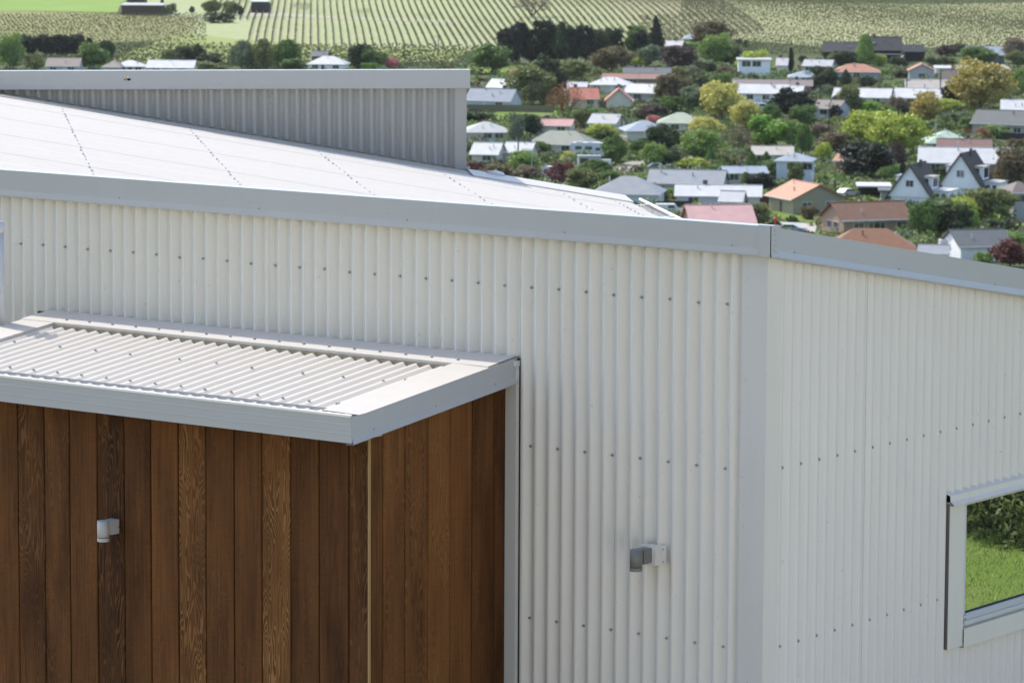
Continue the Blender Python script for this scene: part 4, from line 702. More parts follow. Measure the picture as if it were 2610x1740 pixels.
    ('bush', 'bush', 'dark', -580.9, 973.3, -60.10, 4.6, 3.0, 6.10, 'medium dark green bush just left of the low black building', 'garden bushes in the village', 'bush'),
    ('hedge', 'hedge', 'olive', -575.6, 988.5, -60.10, 7.3, 3.2, 6.04, 'broad olive hedge behind the low white shed', 'garden hedges in the village', 'hedge'),
    ('bush', 'bush', 'purple', -601.7, 1037.1, -59.70, 6.8, 3.1, 4.20, 'broad purple-brown bush behind the low white shed', 'garden bushes in the village', 'bush'),
    ('bush', 'bush', 'dark', -600.0, 1042.5, -59.60, 4.5, 3.4, 0.28, 'medium dark green bush just left of the distant blue-grey gable', 'garden bushes in the village', 'bush'),
    ('round', 'broadleaf_tree', 'mid', -569.8, 1001.1, -60.10, 9.3, 4.9, 5.65, 'large green tree in front of the distant blue-grey gable', 'trees among the village houses', 'tree'),
    ('round', 'broadleaf_tree', 'twig', -565.1, 1016.4, -60.10, 7.1, 6.9, 0.80, 'broad bare brown tree right of the distant blue-grey gable', 'trees among the village houses', 'tree'),
    ('round', 'broadleaf_tree', 'olive', -554.5, 998.1, -60.10, 5.7, 4.3, 6.08, 'broad olive tree just right of the white hip roof by the golden tree', 'trees among the village houses', 'tree'),
    ('bush', 'bush', 'dark', -538.0, 883.9, -60.10, 5.2, 2.5, 4.19, 'medium dark green bush in front of the broad orange-brown hip roof', 'garden bushes in the village', 'bush'),
    ('bush', 'bush', 'dark', -551.4, 925.4, -60.10, 4.3, 2.0, 0.38, 'medium dark green bush just left of the grey gabled house', 'garden bushes in the village', 'bush'),
    ('bush', 'bush', 'mid', -556.3, 925.2, -60.10, 3.1, 2.0, 1.05, 'small green bush right of the broad orange-brown hip roof', 'garden bushes in the village', 'bush'),
    ('round', 'broadleaf_tree', 'gold', -462.1, 814.1, -60.10, 11.8, 10.7, 3.99, 'large golden yellow tree left of the white hip roof by the golden tree', 'trees among the village houses', 'tree'),
    ('round', 'broadleaf_tree', 'black', -473.4, 819.6, -60.10, 4.0, 5.6, 3.57, 'medium blackish green tree just right of the right of the paired poles', 'trees among the village houses', 'tree'),
    ('round', 'broadleaf_tree', 'olive', -493.2, 884.2, -60.10, 5.5, 5.5, 4.69, 'broad olive tree in front of the white hip roof by the golden tree', 'trees among the village houses', 'tree'),
    ('round', 'broadleaf_tree', 'light', -486.6, 878.7, -60.10, 4.0, 6.4, 5.82, 'tall light green tree just right of the white hip roof by the golden tree', 'trees among the village houses', 'tree'),
    ('round', 'broadleaf_tree', 'olive', -474.9, 773.8, -60.10, 5.4, 6.7, 1.37, 'medium olive tree right of the faded brown-roofed cottage', 'trees among the village houses', 'tree'),
    ('round', 'broadleaf_tree', 'gold', -504.6, 830.8, -60.10, 6.2, 3.0, 0.02, 'broad golden yellow tree against the long white gable roof', 'trees among the village houses', 'tree'),
    ('bush', 'bush', 'yg', -486.6, 800.9, -60.10, 2.5, 2.0, 5.79, 'small yellow-green bush in front of the long white gable roof', 'garden bushes in the village', 'bush'),
    ('round', 'broadleaf_tree', 'bright', -468.6, 773.8, -60.10, 3.9, 3.4, 0.08, 'medium bright green tree just right of the long white gable roof', 'trees among the village houses', 'tree'),
    ('round', 'broadleaf_tree', 'mid', -462.3, 770.0, -60.10, 4.3, 3.0, 5.50, 'medium green tree right of the long white gable roof', 'trees among the village houses', 'tree'),
    ('bush', 'bush', 'twig', -470.8, 788.3, -60.10, 4.1, 3.9, 0.73, 'medium bare brown bush just left of the white gable between the poles', 'garden bushes in the village', 'bush'),
    ('bush', 'bush', 'black', -458.0, 772.7, -60.10, 3.6, 3.2, 5.09, 'medium blackish green bush in front of the white gable between the poles', 'garden bushes in the village', 'bush'),
    ('round', 'broadleaf_tree', 'gold', -446.5, 761.0, -60.10, 6.1, 6.5, 4.92, 'broad golden yellow tree in front of the white gable between the poles', 'trees among the village houses', 'tree'),
    ('round', 'broadleaf_tree', 'yg', -462.0, 797.8, -60.10, 5.3, 3.3, 5.51, 'medium yellow-green tree in front of the right of the paired poles', 'trees among the village houses', 'tree'),
    ('palm', 'palm_tree', 'grey', -437.5, 759.3, -60.10, 7.3, 3.7, 3.46, 'broad grey-green feathery palm behind the mint-green hip roof', 'palms in the village', 'tree'),
    ('bush', 'bush', 'mid', -430.5, 735.2, -60.10, 5.5, 2.6, 5.52, 'medium green bush left of the mint-green hip roof', 'garden bushes in the village', 'bush'),
    ('round', 'broadleaf_tree', 'yg', -419.2, 689.5, -60.10, 8.5, 6.7, 1.27, 'broad yellow-green tree right of the weathered orange roof', 'trees among the village houses', 'tree'),
    ('round', 'broadleaf_tree', 'yg', -403.0, 675.4, -60.10, 9.9, 8.1, 4.22, 'large yellow-green tree left of the mint-green hip roof', 'trees among the village houses', 'tree'),
    ('column', 'columnar_tree', 'purple', -383.3, 642.4, -60.10, 3.6, 5.0, 2.08, 'medium purple-brown columnar tree right of the flat white carport', 'columnar trees in the village', 'tree'),
    ('round', 'broadleaf_tree', 'black', -378.5, 621.6, -60.10, 9.4, 6.1, 5.60, 'large blackish green tree just right of the weathered orange roof', 'trees among the village houses', 'tree'),
    ('bush', 'bush', 'mid', -393.5, 669.6, -60.10, 2.8, 1.7, 4.86, 'small green bush left of the mint-green hip roof', 'garden bushes in the village', 'bush'),
    ('round', 'broadleaf_tree', 'dark', -409.1, 696.0, -60.10, 2.5, 3.5, 2.96, 'small dark green tree left of the mint-green hip roof', 'trees among the village houses', 'tree'),
    ('bush', 'bush', 'mid', -426.1, 748.5, -60.10, 6.3, 3.3, 3.31, 'broad green bush just left of the taupe house', 'garden bushes in the village', 'bush'),
    ('bush', 'bush', 'orange', -410.2, 724.3, -60.10, 3.0, 2.6, 0.17, 'small orange-brown bush just left of the taupe house', 'garden bushes in the village', 'bush'),
    ('bush', 'bush', 'light', -411.1, 730.3, -60.10, 4.8, 2.8, 0.21, 'medium light green bush in front of the taupe house', 'garden bushes in the village', 'bush'),
    ('bush', 'bush', 'gold', -408.5, 699.5, -60.10, 2.5, 1.7, 3.73, 'small golden yellow bush just left of the mint-green hip roof', 'garden bushes in the village', 'bush'),
    ('bush', 'bush', 'olive', -421.0, 682.1, -60.10, 6.9, 3.1, 3.07, 'broad olive bush behind the weathered orange roof', 'garden bushes in the village', 'bush'),
    ('bush', 'bush', 'brown', -388.1, 700.0, -60.10, 3.2, 2.5, 5.43, 'medium brown-tinged bush right of the taupe house', 'garden bushes in the village', 'bush'),
    ('round', 'broadleaf_tree', 'light', -370.7, 619.3, -60.10, 3.4, 2.6, 3.82, 'medium light green tree just right of the flat white carport', 'trees among the village houses', 'tree'),
    ('column', 'columnar_tree', 'black', -368.8, 620.5, -60.10, 1.2, 3.1, 0.87, 'small blackish green columnar tree left of the left steep white gable', 'columnar trees in the village', 'tree'),
    ('bush', 'bush', 'olive', -374.0, 646.0, -60.10, 2.8, 2.3, 2.28, 'small olive bush just left of the wide white iron roof', 'garden bushes in the village', 'bush'),
    ('round', 'broadleaf_tree', 'brown', -339.7, 610.0, -60.10, 7.0, 7.3, 4.82, 'broad brown-tinged tree left of the two-storey grey house', 'trees among the village houses', 'tree'),
    ('round', 'broadleaf_tree', 'mid', -305.9, 522.1, -60.10, 4.1, 5.5, 3.28, 'medium green tree right of the brown brick house', 'trees among the village houses', 'tree'),
    ('round', 'broadleaf_tree', 'dark', -302.3, 524.5, -60.10, 5.1, 4.9, 0.07, 'medium dark green tree left of the charcoal-gabled white house', 'trees among the village houses', 'tree'),
    ('bush', 'bush', 'light', -322.1, 555.7, -60.10, 3.2, 2.2, 5.26, 'medium light green bush right of the left steep white gable', 'garden bushes in the village', 'bush'),
    ('round', 'broadleaf_tree', 'yg', -311.9, 544.5, -60.10, 4.4, 4.4, 5.20, 'medium yellow-green tree left of the charcoal-gabled white house', 'trees among the village houses', 'tree'),
    ('round', 'broadleaf_tree', 'olive', -311.1, 552.8, -60.10, 7.4, 5.3, 0.53, 'broad olive tree left of the two-storey grey house', 'trees among the village houses', 'tree'),
    ('hedge', 'hedge', 'black', -302.3, 541.2, -60.10, 4.9, 1.8, 3.41, 'medium blackish green hedge right of the charcoal-gabled white house', 'garden hedges in the village', 'hedge'),
    ('bush', 'bush', 'bright', -308.4, 541.0, -60.10, 2.8, 3.1, 2.39, 'small bright green bush left of the charcoal-gabled white house', 'garden bushes in the village', 'bush'),
    ('round', 'broadleaf_tree', 'light', -289.2, 520.7, -60.10, 3.7, 2.1, 4.94, 'medium light green tree just right of the charcoal-gabled white house', 'trees among the village houses', 'tree'),
    ('round', 'broadleaf_tree', 'red', -273.0, 491.6, -60.10, 4.2, 3.6, 1.95, 'medium dark red tree right of the charcoal-gabled white house', 'trees among the village houses', 'tree'),
    ('bush', 'bush', 'light', -276.4, 489.3, -60.10, 2.8, 2.0, 1.47, 'small light green bush in front of the charcoal-gabled white house', 'garden bushes in the village', 'bush'),
    ('bush', 'bush', 'red', -290.8, 497.5, -60.10, 2.6, 1.7, 3.06, 'small dark red bush against the low grey garage roof', 'garden bushes in the village', 'bush'),
    ('bush', 'bush', 'dark', -286.0, 505.7, -60.10, 1.8, 1.3, 6.07, 'small dark green bush in front of the charcoal-gabled white house', 'garden bushes in the village', 'bush'),
    ('bush', 'bush', 'yg', -349.4, 574.9, -60.10, 3.9, 0.8, 0.60, 'medium yellow-green bush in front of the flat white carport', 'garden bushes in the village', 'bush'),
    ('bush', 'bush', 'dark', -358.3, 617.3, -60.10, 3.4, 2.7, 0.72, 'medium dark green bush just left of the right steep white gable', 'garden bushes in the village', 'bush'),
    ('bush', 'bush', 'olive', -390.5, 593.4, -60.10, 2.4, 2.6, 3.90, 'small olive bush just left of the low blue-grey roof', 'garden bushes in the village', 'bush'),
    ('column', 'columnar_tree', 'mid', -379.2, 581.4, -60.10, 2.2, 3.2, 5.56, 'small green columnar tree in front of the low blue-grey roof', 'columnar trees in the village', 'tree'),
    ('round', 'broadleaf_tree', 'black', -373.8, 577.9, -60.10, 4.0, 3.3, 3.22, 'medium blackish green tree just right of the low blue-grey roof', 'trees among the village houses', 'tree'),
    ('round', 'broadleaf_tree', 'mid', -388.4, 607.2, -60.10, 4.5, 3.6, 2.73, 'medium green tree just left of the tall pale blue-white house', 'trees among the village houses', 'tree'),
    ('round', 'broadleaf_tree', 'olive', -378.0, 596.6, -60.10, 2.7, 3.9, 5.39, 'small olive tree in front of the tall pale blue-white house', 'trees among the village houses', 'tree'),
    ('bush', 'bush', 'grey', -366.7, 548.9, -60.10, 4.9, 1.7, 4.88, 'medium grey-green bush just left of the long whitish roof', 'garden bushes in the village', 'bush'),
    ('bush', 'bush', 'orange', -362.3, 542.2, -60.10, 2.8, 1.1, 0.42, 'small orange-brown bush just left of the long whitish roof', 'garden bushes in the village', 'bush'),
    ('bush', 'bush', 'red', -360.5, 548.7, -60.10, 2.8, 1.3, 5.53, 'small dark red bush in front of the small bright white shed', 'garden bushes in the village', 'bush'),
    ('bush', 'bush', 'bright', -379.7, 558.0, -60.10, 2.4, 1.6, 1.23, 'small bright green bush just left of the long grey gable roof', 'garden bushes in the village', 'bush'),
    ('bush', 'bush', 'gold', -373.2, 549.0, -60.10, 1.9, 0.7, 1.90, 'small golden yellow bush left of the long grey gable roof', 'garden bushes in the village', 'bush'),
    ('bush', 'bush', 'brown', -377.6, 550.5, -60.10, 3.5, 2.9, 5.25, 'medium brown-tinged bush left of the long grey gable roof', 'garden bushes in the village', 'bush'),
    ('round', 'broadleaf_tree', 'olive', -338.9, 522.4, -60.10, 4.9, 3.7, 2.65, 'medium olive tree in front of the maroon fence', 'trees among the village houses', 'tree'),
    ('bush', 'bush', 'brown', -338.3, 538.5, -60.10, 2.7, 2.1, 5.01, 'small brown-tinged bush against the corner of the grey parapet', 'garden bushes in the village', 'bush'),
    ('bush', 'bush', 'yg', -360.9, 554.8, -60.10, 1.3, 1.1, 1.05, 'small yellow-green bush against the maroon fence', 'garden bushes in the village', 'bush'),
    ('bush', 'bush', 'olive', -412.7, 625.9, -60.10, 4.1, 2.7, 5.49, 'medium olive bush left of the low blue-grey roof', 'garden bushes in the village', 'bush'),
    ('bush', 'bush', 'yg', -415.3, 618.7, -60.10, 5.9, 1.8, 1.11, 'broad yellow-green bush right of the long grey gable roof', 'garden bushes in the village', 'bush'),
    ('bush', 'bush', 'gold', -410.9, 627.0, -60.10, 1.3, 1.4, 0.94, 'small golden yellow bush behind the low blue-grey roof', 'garden bushes in the village', 'bush'),
    ('bush', 'bush', 'mid', -402.8, 605.7, -60.10, 4.0, 1.9, 3.10, 'medium green bush right of the long grey gable roof', 'garden bushes in the village', 'bush'),
]
SHEETS = [   # name, material, lift, outline in metres
    ('paddock', 'paddock_grass', 0.12, [(-999.9, 1013.4), (-952.8, 1036.9), (-993.3, 1083.4), (-1032.0, 1136.4), (-1072.3, 1087.4)]),
    ('vineyard_field', 'field_yellow', 0.08, [(-773.8, 832.3), (-698.3, 908.8), (-730.3, 958.8), (-761.4, 939.9), (-812.4, 941.8), (-843.0, 951.5), (-824.1, 912.8)]),
    ('vineyard_field', 'field_olive', 0.1, [(-862.4, 873.1), (-828.7, 918.0), (-842.4, 953.7), (-913.4, 1035.6), (-949.3, 1033.1), (-999.9, 1013.4)]),
    ('vineyard_field', 'field_stripe', 0.06, [(-838.1, 947.8), (-803.6, 939.4), (-759.4, 937.4), (-717.2, 960.0), (-694.0, 1041.4), (-767.6, 1126.5), (-839.0, 1215.2), (-1029.3, 1146.3), (-993.3, 1083.4), (-918.8, 1039.7)]),
    ('vineyard_field', 'field_tan', 0.09, [(-746.7, 1081.4), (-657.6, 1053.5), (-588.3, 1077.6), (-724.1, 1325.3), (-857.6, 1204.7)]),
    ('farm_track', 'track_gravel', 0.16, [(-927.8, 1033.7), (-905.5, 1033.0), (-894.3, 1059.1), (-867.4, 1062.2), (-818.6, 1068.2), (-824.2, 1075.5), (-875.7, 1072.4), (-909.5, 1081.8), (-921.8, 1080.5), (-914.2, 1043.0), (-935.7, 1042.6)]),
    ('lawn', 'lawn_grass', 0.1, [(-531.5, 703.9), (-523.6, 721.9), (-538.8, 743.0), (-548.3, 730.2)]),
    ('lawn', 'lawn_grass', 0.1, [(-348.0, 537.8), (-333.0, 532.1), (-339.4, 543.6), (-352.0, 558.0), (-358.4, 553.8)]),
    ('lawn', 'lawn_grass', 0.1, [(-655.8, 858.9), (-637.1, 894.4), (-656.0, 921.0), (-681.6, 892.8)]),
    ('road', 'asphalt_pale', 0.1, [(-419.9, 596.2), (-416.5, 596.1), (-426.6, 617.4), (-433.8, 629.9), (-434.4, 624.5), (-430.4, 612.6)]),
    ('road', 'asphalt_pale', 0.1, [(-425.9, 627.5), (-423.4, 626.7), (-431.1, 641.6), (-435.7, 646.3)]),
    ('driveway', 'concrete', 0.1, [(-330.5, 515.5), (-324.9, 519.2), (-332.7, 532.3), (-339.1, 530.7)]),
    ('driveway', 'concrete', 0.1, [(-415.0, 566.6), (-408.6, 565.5), (-419.1, 580.0), (-424.2, 580.0)]),
]
POLES = [
    ('utility_pole', -446.6, 601.6, -60.0, 7.9, 'tall dark utility pole beside the white-roofed cottages'),
    ('utility_pole', -484.0, 691.1, -60.0, 4.3, 'dark utility pole with crossarm beside the small pale-roofed house'),
    ('utility_pole', -458.9, 738.6, -60.0, 5.5, 'grey utility pole by the faded brown-roofed cottage'),
    ('utility_pole', -491.1, 785.8, -60.0, 6.5, 'thin utility pole behind the blackish tree in the village middle'),
    ('utility_pole', -494.4, 832.7, -60.0, 6.0, 'left one of the two dark poles before the white gables'),
    ('utility_pole', -489.0, 840.4, -60.0, 8.3, 'right one of the two dark poles before the white gables'),
    ('utility_pole', -534.8, 957.5, -60.0, 3.4, 'short dark pole before the white hip roof by the golden tree'),
    ('utility_pole', -352.2, 569.3, -60.0, 3.9, 'dark utility pole in front of the orange-tiled house'),
    ('utility_pole', -714.5, 905.2, -60.0, 5.7, 'grey utility pole left of two below the striped vineyard'),
    ('utility_pole', -727.4, 938.7, -59.5, 6.0, 'grey utility pole right of two below the striped vineyard'),
    ('street_lamp', -411.8, 606.4, -60.0, 1.6, 'pale curved street lamp beside the bushes near the village road'),
    ('street_lamp', -410.4, 707.8, -60.0, 3.3, 'thin pole with a white globe beside the mint-green roof'),
    ('street_lamp', -433.5, 588.4, -60.0, 4.6, 'slim pale lamp post left of the small caravan'),
]
FENCES = [   # start, end, ground height, height, material, label
    (-554.7, 726.0, -545.4, 731.8, -60.0, 1.8, 'fence_olive', 'olive timber fence along the back of the lawn beside the parapet'),
    (-545.4, 731.8, -535.4, 736.0, -60.0, 1.8, 'fence_olive', 'olive timber fence running behind the lawn to the red-brown shrub'),
    (-358.6, 552.1, -358.7, 560.6, -60.0, 2.2, 'fence_maroon', 'maroon timber fence left of the orange-tiled house'),
    (-484.0, 802.5, -479.1, 811.9, -60.0, 1.8, 'fence_brown', 'weathered brown fence below the white gables'),
    (-407.7, 727.5, -402.4, 729.2, -60.0, 1.6, 'fence_dark', 'dark fence in front of the taupe house'),
    (-370.5, 538.9, -365.1, 542.5, -60.0, 1.4, 'fence_dark', 'dark fence behind the small white van near the parapet'),
    (-424.4, 568.9, -422.6, 577.5, -60.0, 1.6, 'fence_brown', 'brown garden fence left of the small caravan'),
    (-435.2, 640.0, -435.6, 645.6, -60.0, 1.7, 'fence_grey', 'grey fence at the bend of the village road'),
    (-525.9, 742.0, -520.8, 751.1, -60.0, 1.5, 'fence_olive', 'olive garden fence in front of the orange-red gable'),
]
SPOTS = {
    'motorhome': (-448.6, 628.5, -60.0),
    'trailer': (-429.0, 603.2, -60.0),
    'caravan': (-420.7, 577.5, -60.0),
    'ute': (-598.5, 1005.8, -60.0),
    'silver_car': (-327.6, 516.6, -60.0),
    'white_van': (-361.6, 530.3, -60.0),
    'aframe_a': (-340.4, 575.3, -60.0),
    'aframe_b': (-342.8, 597.4, -60.0),
    'red_post': (-331.7, 517.6, -60.0),
    'white_car': (-357.3, 582.2, -60.0),
    'parked_car': (-417.0, 608.3, -60.0),
    'truck': (-286.7, 500.2, -60.0),
    'boat': (-501.5, 775.2, -60.0),
}

def outline_sheet(name, mat, lift, pts):
    """a sheet over the terrain inside an outline, cut into small cells that follow the ground"""
    import bmesh
    bm = bmesh.new()
    vs = [bm.verts.new((x, y, 0)) for x, y in pts]
    bm.faces.new(vs)
    sx = [st(x, y) for x, y in pts]
    s0, s1 = min(a[0] for a in sx), max(a[0] for a in sx)
    t0, t1 = min(a[1] for a in sx), max(a[1] for a in sx)
    step = max(6.0, (s1 - s0) / 60)
    for k in range(1, int((s1 - s0) / step) + 1):
        p = xy(s0 + k * step, 0)
        bmesh.ops.bisect_plane(bm, geom=bm.verts[:] + bm.edges[:] + bm.faces[:], plane_co=(p[0], p[1], 0), plane_no=FWD)
    step = max(6.0, (t1 - t0) / 60)
    for k in range(1, int((t1 - t0) / step) + 1):
        p = xy(0, t0 + k * step)
        bmesh.ops.bisect_plane(bm, geom=bm.verts[:] + bm.edges[:] + bm.faces[:], plane_co=(p[0], p[1], 0), plane_no=RGT)
    for v in bm.verts:
        v.co.z = float(ground_z(v.co.x, v.co.y)) + lift
    bmesh.ops.recalc_face_normals(bm, faces=bm.faces[:])
    if sum(f.normal.z for f in bm.faces) < 0:
        bmesh.ops.reverse_faces(bm, faces=bm.faces[:])
    me = bpy.data.meshes.new(name)
    bm.to_mesh(me); bm.free()
    me.materials.append(MATS[mat])
    o = link(bpy.data.objects.new(name, me))
    return tag(o, kind='structure')

def yard(name, mat, x0, x1, y0, y1, lift):
    nx, ny = int((x1 - x0) / 0.8) + 2, int((y1 - y0) / 0.8) + 2
    X, Y = np.meshgrid(np.linspace(x0, x1, nx), np.linspace(y0, y1, ny))
    v_ = np.stack([X, Y, ground_z(X, Y) + lift], -1).reshape(-1, 3)
    f_ = [(j * nx + i, j * nx + i + 1, (j + 1) * nx + i + 1, (j + 1) * nx + i) for j in range(ny - 1) for i in range(nx - 1)]
    return tag(mesh_obj(name, v_.tolist(), f_, mat, smooth=True), kind='structure')
earth('bounce_paving', (0.30, 0.275, 0.235), (0.36, 0.33, 0.29), None, 0.5)
yard('bounce_yard', 'bounce_paving', -14.0, 2.6, -7.5, -0.02, 0.05)  # unseen floor added to bounce light up onto the shaded walls
yard('driveway', 'bounce_gravel', 2.6, 17.0, -11.0, 3.6, 0.06)  # unseen pale ground, added for warm bounce light on the walls
yard('path', 'bounce_paving', 0.02, 2.6, 0.0, 7.5, 0.055)  # unseen strip along the side wall, added with the bounce floor
for nm, mt_, lf, pts in SHEETS:
    outline_sheet(nm, mt_, lf, pts)
# ------------------------------------------------------------------ the house in front
CP, AMP, RAMP, BAMP = 0.0762, 0.0142, 0.0096, 0.0104          # corrugation pitch and half depth
K = math.sqrt(0.5)
house_root = empty('house', (0, 0, -4.9))
tag(house_root, 'pale corrugated steel house with flat parapets and a cedar-clad porch', 'house')
HOFF = Vector((0, 0, 4.9))
def hpart(o, parent=None):
    """keeps world placement while parenting under the house root"""
    o.parent = parent or house_root
    if parent is None:
        o.location = Vector(o.location) + HOFF
    return o

def corr(name, mat, parent, O, A, B, D, a0, a1, b0, b1, phase, off=0.0, seg=10, nb=1, amp=None):
    """one corrugated sheet: profile along A, length along B, waves along D"""
    n = max(2, int(round((a1 - a0) / CP * seg)) + 1)
    a = np.linspace(a0, a1, n)
    wv = (amp or AMP) * np.cos(2 * math.pi * (a - phase) / CP) + off
    f0 = np.array([b0(x) if callable(b0) else b0 for x in a]); f1 = np.array([b1(x) if callable(b1) else b1 for x in a])
    O, A, B, D = (np.array(q, float) for q in (O, A, B, D))
    rows = []
    for j in range(nb + 1):
        b = f0 + (f1 - f0) * j / nb
        rows.append(O + a[:, None] * A + b[:, None] * B + wv[:, None] * D)
    v = np.concatenate(rows).tolist()
    fs = [(j * n + i, j * n + i + 1, (j + 1) * n + i + 1, (j + 1) * n + i) for j in range(nb) for i in range(n - 1)]
    return mesh_obj(name, v, fs, mat, parent, smooth=True)

# one screw mesh shared by every fastener
def screw_mesh(name, rw, rh_, hw, hh, mat):
    mb = MB(); mb.cyl((0, 0, -0.002), (0, 0, hw), rw, rw * 0.92, 14); mb.cyl((0, 0, hw), (0, 0, hw + hh), rh_, rh_ * 0.86, 6)
    me = bpy.data.meshes.new(name); me.from_pydata(mb.v, [], mb.f); me.materials.append(MATS[mat]); return me
SCREW = screw_mesh('screw', 0.0085, 0.0058, 0.0022, 0.0060, 'screw_steel')
SCREW_P = screw_mesh('screw_painted', 0.0085, 0.0055, 0.0022, 0.0060, 'trim_steel')
NAIL = screw_mesh('nail', 0.0026, 0.0020, 0.0006, 0.0004, 'gap_dark')
RIVET = screw_mesh('rivet', 0.0042, 0.0030, 0.0018, 0.0018, 'screw_steel')
RIVET_P = screw_mesh('rivet_painted', 0.0042, 0.0030, 0.0018, 0.0018, 'fascia_steel')
def put(me, name, p, nrm, parent):
    o = bpy.data.objects.new(name, me)
    o.location = p
    o.rotation_euler = Vector(nrm).to_track_quat('Z', 'Y').to_euler()
    return link(o, parent)

Z0 = 4.9   # children of the root are written in world heights and shifted once
def part(mb_or_obj, name=None, mat=None, smooth=False):
    o = mb_or_obj.build(name, mat, None, smooth) if isinstance(mb_or_obj, MB) else mb_or_obj
    o.parent = house_root
    o.location = (0, 0, Z0)
    return o

# --- front wall (left of the corner)
w = MB(); w.box(-4.95, -0.020, 0.0162, 0.22, -5.3, -1.60)
wall_a = part(w, 'wall', 'backing')
def sheets(parent, mat, O, A, B, D, a0, a1, b0, b1, phase, width=0.762, name='cladding_sheet', amp=None):
    a = a0; i = 0
    while a < a1 - 1e-6:
        e = min(a + width, a1)
        corr(name, mat, parent, O, A, B, D, a, e, b0, b1, phase, off=-0.0008 * (i % 2), amp=amp)
        a = e; i += 1
U_, V_, Z_ = (1, 0, 0), (0, 1, 0), (0, 0, 1)
SA = -0.2102
sheets(wall_a, 'wall_steel', (0, 0, 0), U_, Z_, V_, -4.95, -4.345, -2.62, -1.60, SA + 0.007)
sheets(wall_a, 'wall_steel', (0, 0, 0), U_, Z_, V_, -4.345, -1.330, -2.2525, -1.60, SA + 0.007)
sheets(wall_a, 'wall_steel', (0, 0, 0), U_, Z_, V_, -1.330, -0.114, -5.3, -1.60, SA + 0.007)
for i in range(31):
    u = SA - 0.1524 * i
    put(SCREW, 'screw', (u, AMP - 0.001, -1.9199 + random.Random(i).uniform(-.003, .003)), (0, -1, 0), wall_a)
for zz in (-2.6471, -3.4463, -4.245):
    for i in range(8):
        put(SCREW, 'screw', (SA - 0.1524 * i, AMP - 0.001, zz + random.Random(i + 7).uniform(-.003, .003)), (0, -1, 0), wall_a)

# --- side wall (right of the corner), its top follows the falling parapet
def topB(v): return -1.689 - 0.1635 * (v + 0.07)
w = MB()
for (y0, y1, z0, f1) in ((0.040, 1.60, -5.3, True), (1.60, 3.48, -5.3, False), (3.48, 6.5, -5.3, True)):
    if f1:
        a = [(-0.22, y0, z0), (-0.0162, y0, z0), (-0.0162, y1, z0), (-0.22, y1, z0), (-0.22, y0, topB(y0) + .05), (-0.0162, y0, topB(y0) + .05), (-0.0162, y1, topB(y1) + .05), (-0.22, y1, topB(y1) + .05)]
        n0 = len(w.v); w.v += a
        w.f += [tuple(n0 + i for i in q) for q in ((0, 3, 2, 1), (4, 5, 6, 7), (0, 1, 5, 4), (1, 2, 6, 5), (2, 3, 7, 6), (3, 0, 4, 7))]
    else:
        w.box(-0.22, -0.0162, y0, y1, -5.3, -3.66)
        w.box(-0.22, -0.0162, y0, y1, -2.98, topB(y1) + .05)
wall_b = part(w, 'wall', 'backing')
SB = 0.1608
up_b = lambda a: topB(a) + 0.04
sheets(wall_b, 'wall_steel', (0, 0, 0), V_, Z_, (-1, 0, 0), 0.095, 1.574, -5.3, up_b, SB, amp=BAMP)
sheets(wall_b, 'wall_steel', (0, 0, 0), V_, Z_, (-1, 0, 0), 1.574, 3.52, -2.945, up_b, SB, amp=BAMP)
sheets(wall_b, 'wall_steel', (0, 0, 0), V_, Z_, (-1, 0, 0), 1.574, 3.52, -5.3, -3.69, SB, amp=BAMP)
sheets(wall_b, 'wall_steel', (0, 0, 0), V_, Z_, (-1, 0, 0), 3.52, 6.5, -5.3, up_b, SB, amp=BAMP)
for i in range(40):
    v = SB + 0.1524 * i
    if v < 6.4:
        put(SCREW, 'screw', (-BAMP + 0.0012, v, -2.6437), (1, 0, 0), wall_b)
        if v < 1.54 or v > 3.55:
            put(SCREW, 'screw', (-BAMP + 0.0012, v, -3.4448), (1, 0, 0), wall_b)
            put(SCREW, 'screw', (-BAMP + 0.0012, v, -4.245), (1, 0, 0), wall_b)

# --- corner flashing, folded round both faces
mb = MB()
mb.sweep([(-0.116, 0.004), (-0.114, -0.0168), (0.0168, -0.0168)], [((0, 0, -5.3), U_, V_), ((0, 0, -1.64), U_, V_)])
cf = part(mb, 'corner_flashing', 'trim_steel')  # darker steel than the other leg: this side's shade put into its colour
mb = MB()
mb.sweep([(0.0168, -0.0168), (0.0152, 0.0), (0.0168, 0.097), (-0.004, 0.099)], [((0, 0, -5.3), U_, V_), ((0, 0, -1.64), U_, V_)])
mb.build('flashing_leg', 'corner_steel', cf)

# --- parapet fascias
FP = [(-0.046, -0.10), (-0.046, 0.003), (0.0, 0.0), (0.0, -0.100), (0.0028, -0.127), (0.000, -0.133), (-0.035, -0.135)]
def fascia(p0, p1, out, name='fascia', rivets=0.9, start=0.3, kick=0.0028):
    p0 = Vector(p0); p1 = Vector(p1); out = Vector(out)
    mb = MB(); mb.sweep(FP[:4] + [(kick, -0.127), (kick - 0.003, -0.133)] + FP[6:], [(p0, out, Z_), (p1, out, Z_)])
    o = part(mb, name, 'fascia_steel')
    d = (p1 - p0); L_ = d.length; d.normalize()
    s = start
    while s < L_:
        q = p0 + d * s
        put(RIVET, 'rivet', q + out * 0.0005 + Vector((0, 0, -0.095)), out, o)
        s += rivets
    return o
fa = fascia((-4.95, -0.05, -1.5475), (0.05, -0.05, -1.557), (0, -1, 0))
fb = fascia((0.05, -0.0515, -1.557), (0.05, 6.5, -1.557 - 0.1635 * 6.55), (1, 0, 0), start=0.2, kick=0.011)
mb = MB(); mb.box(-0.008, 0.0575, -0.0575, -0.055, -1.690, -1.552); mb.box(0.0545, 0.0575, -0.0575, 0.004, -1.690, -1.553)
cp = part(mb, 'fascia_joint_cover', 'fascia_steel')
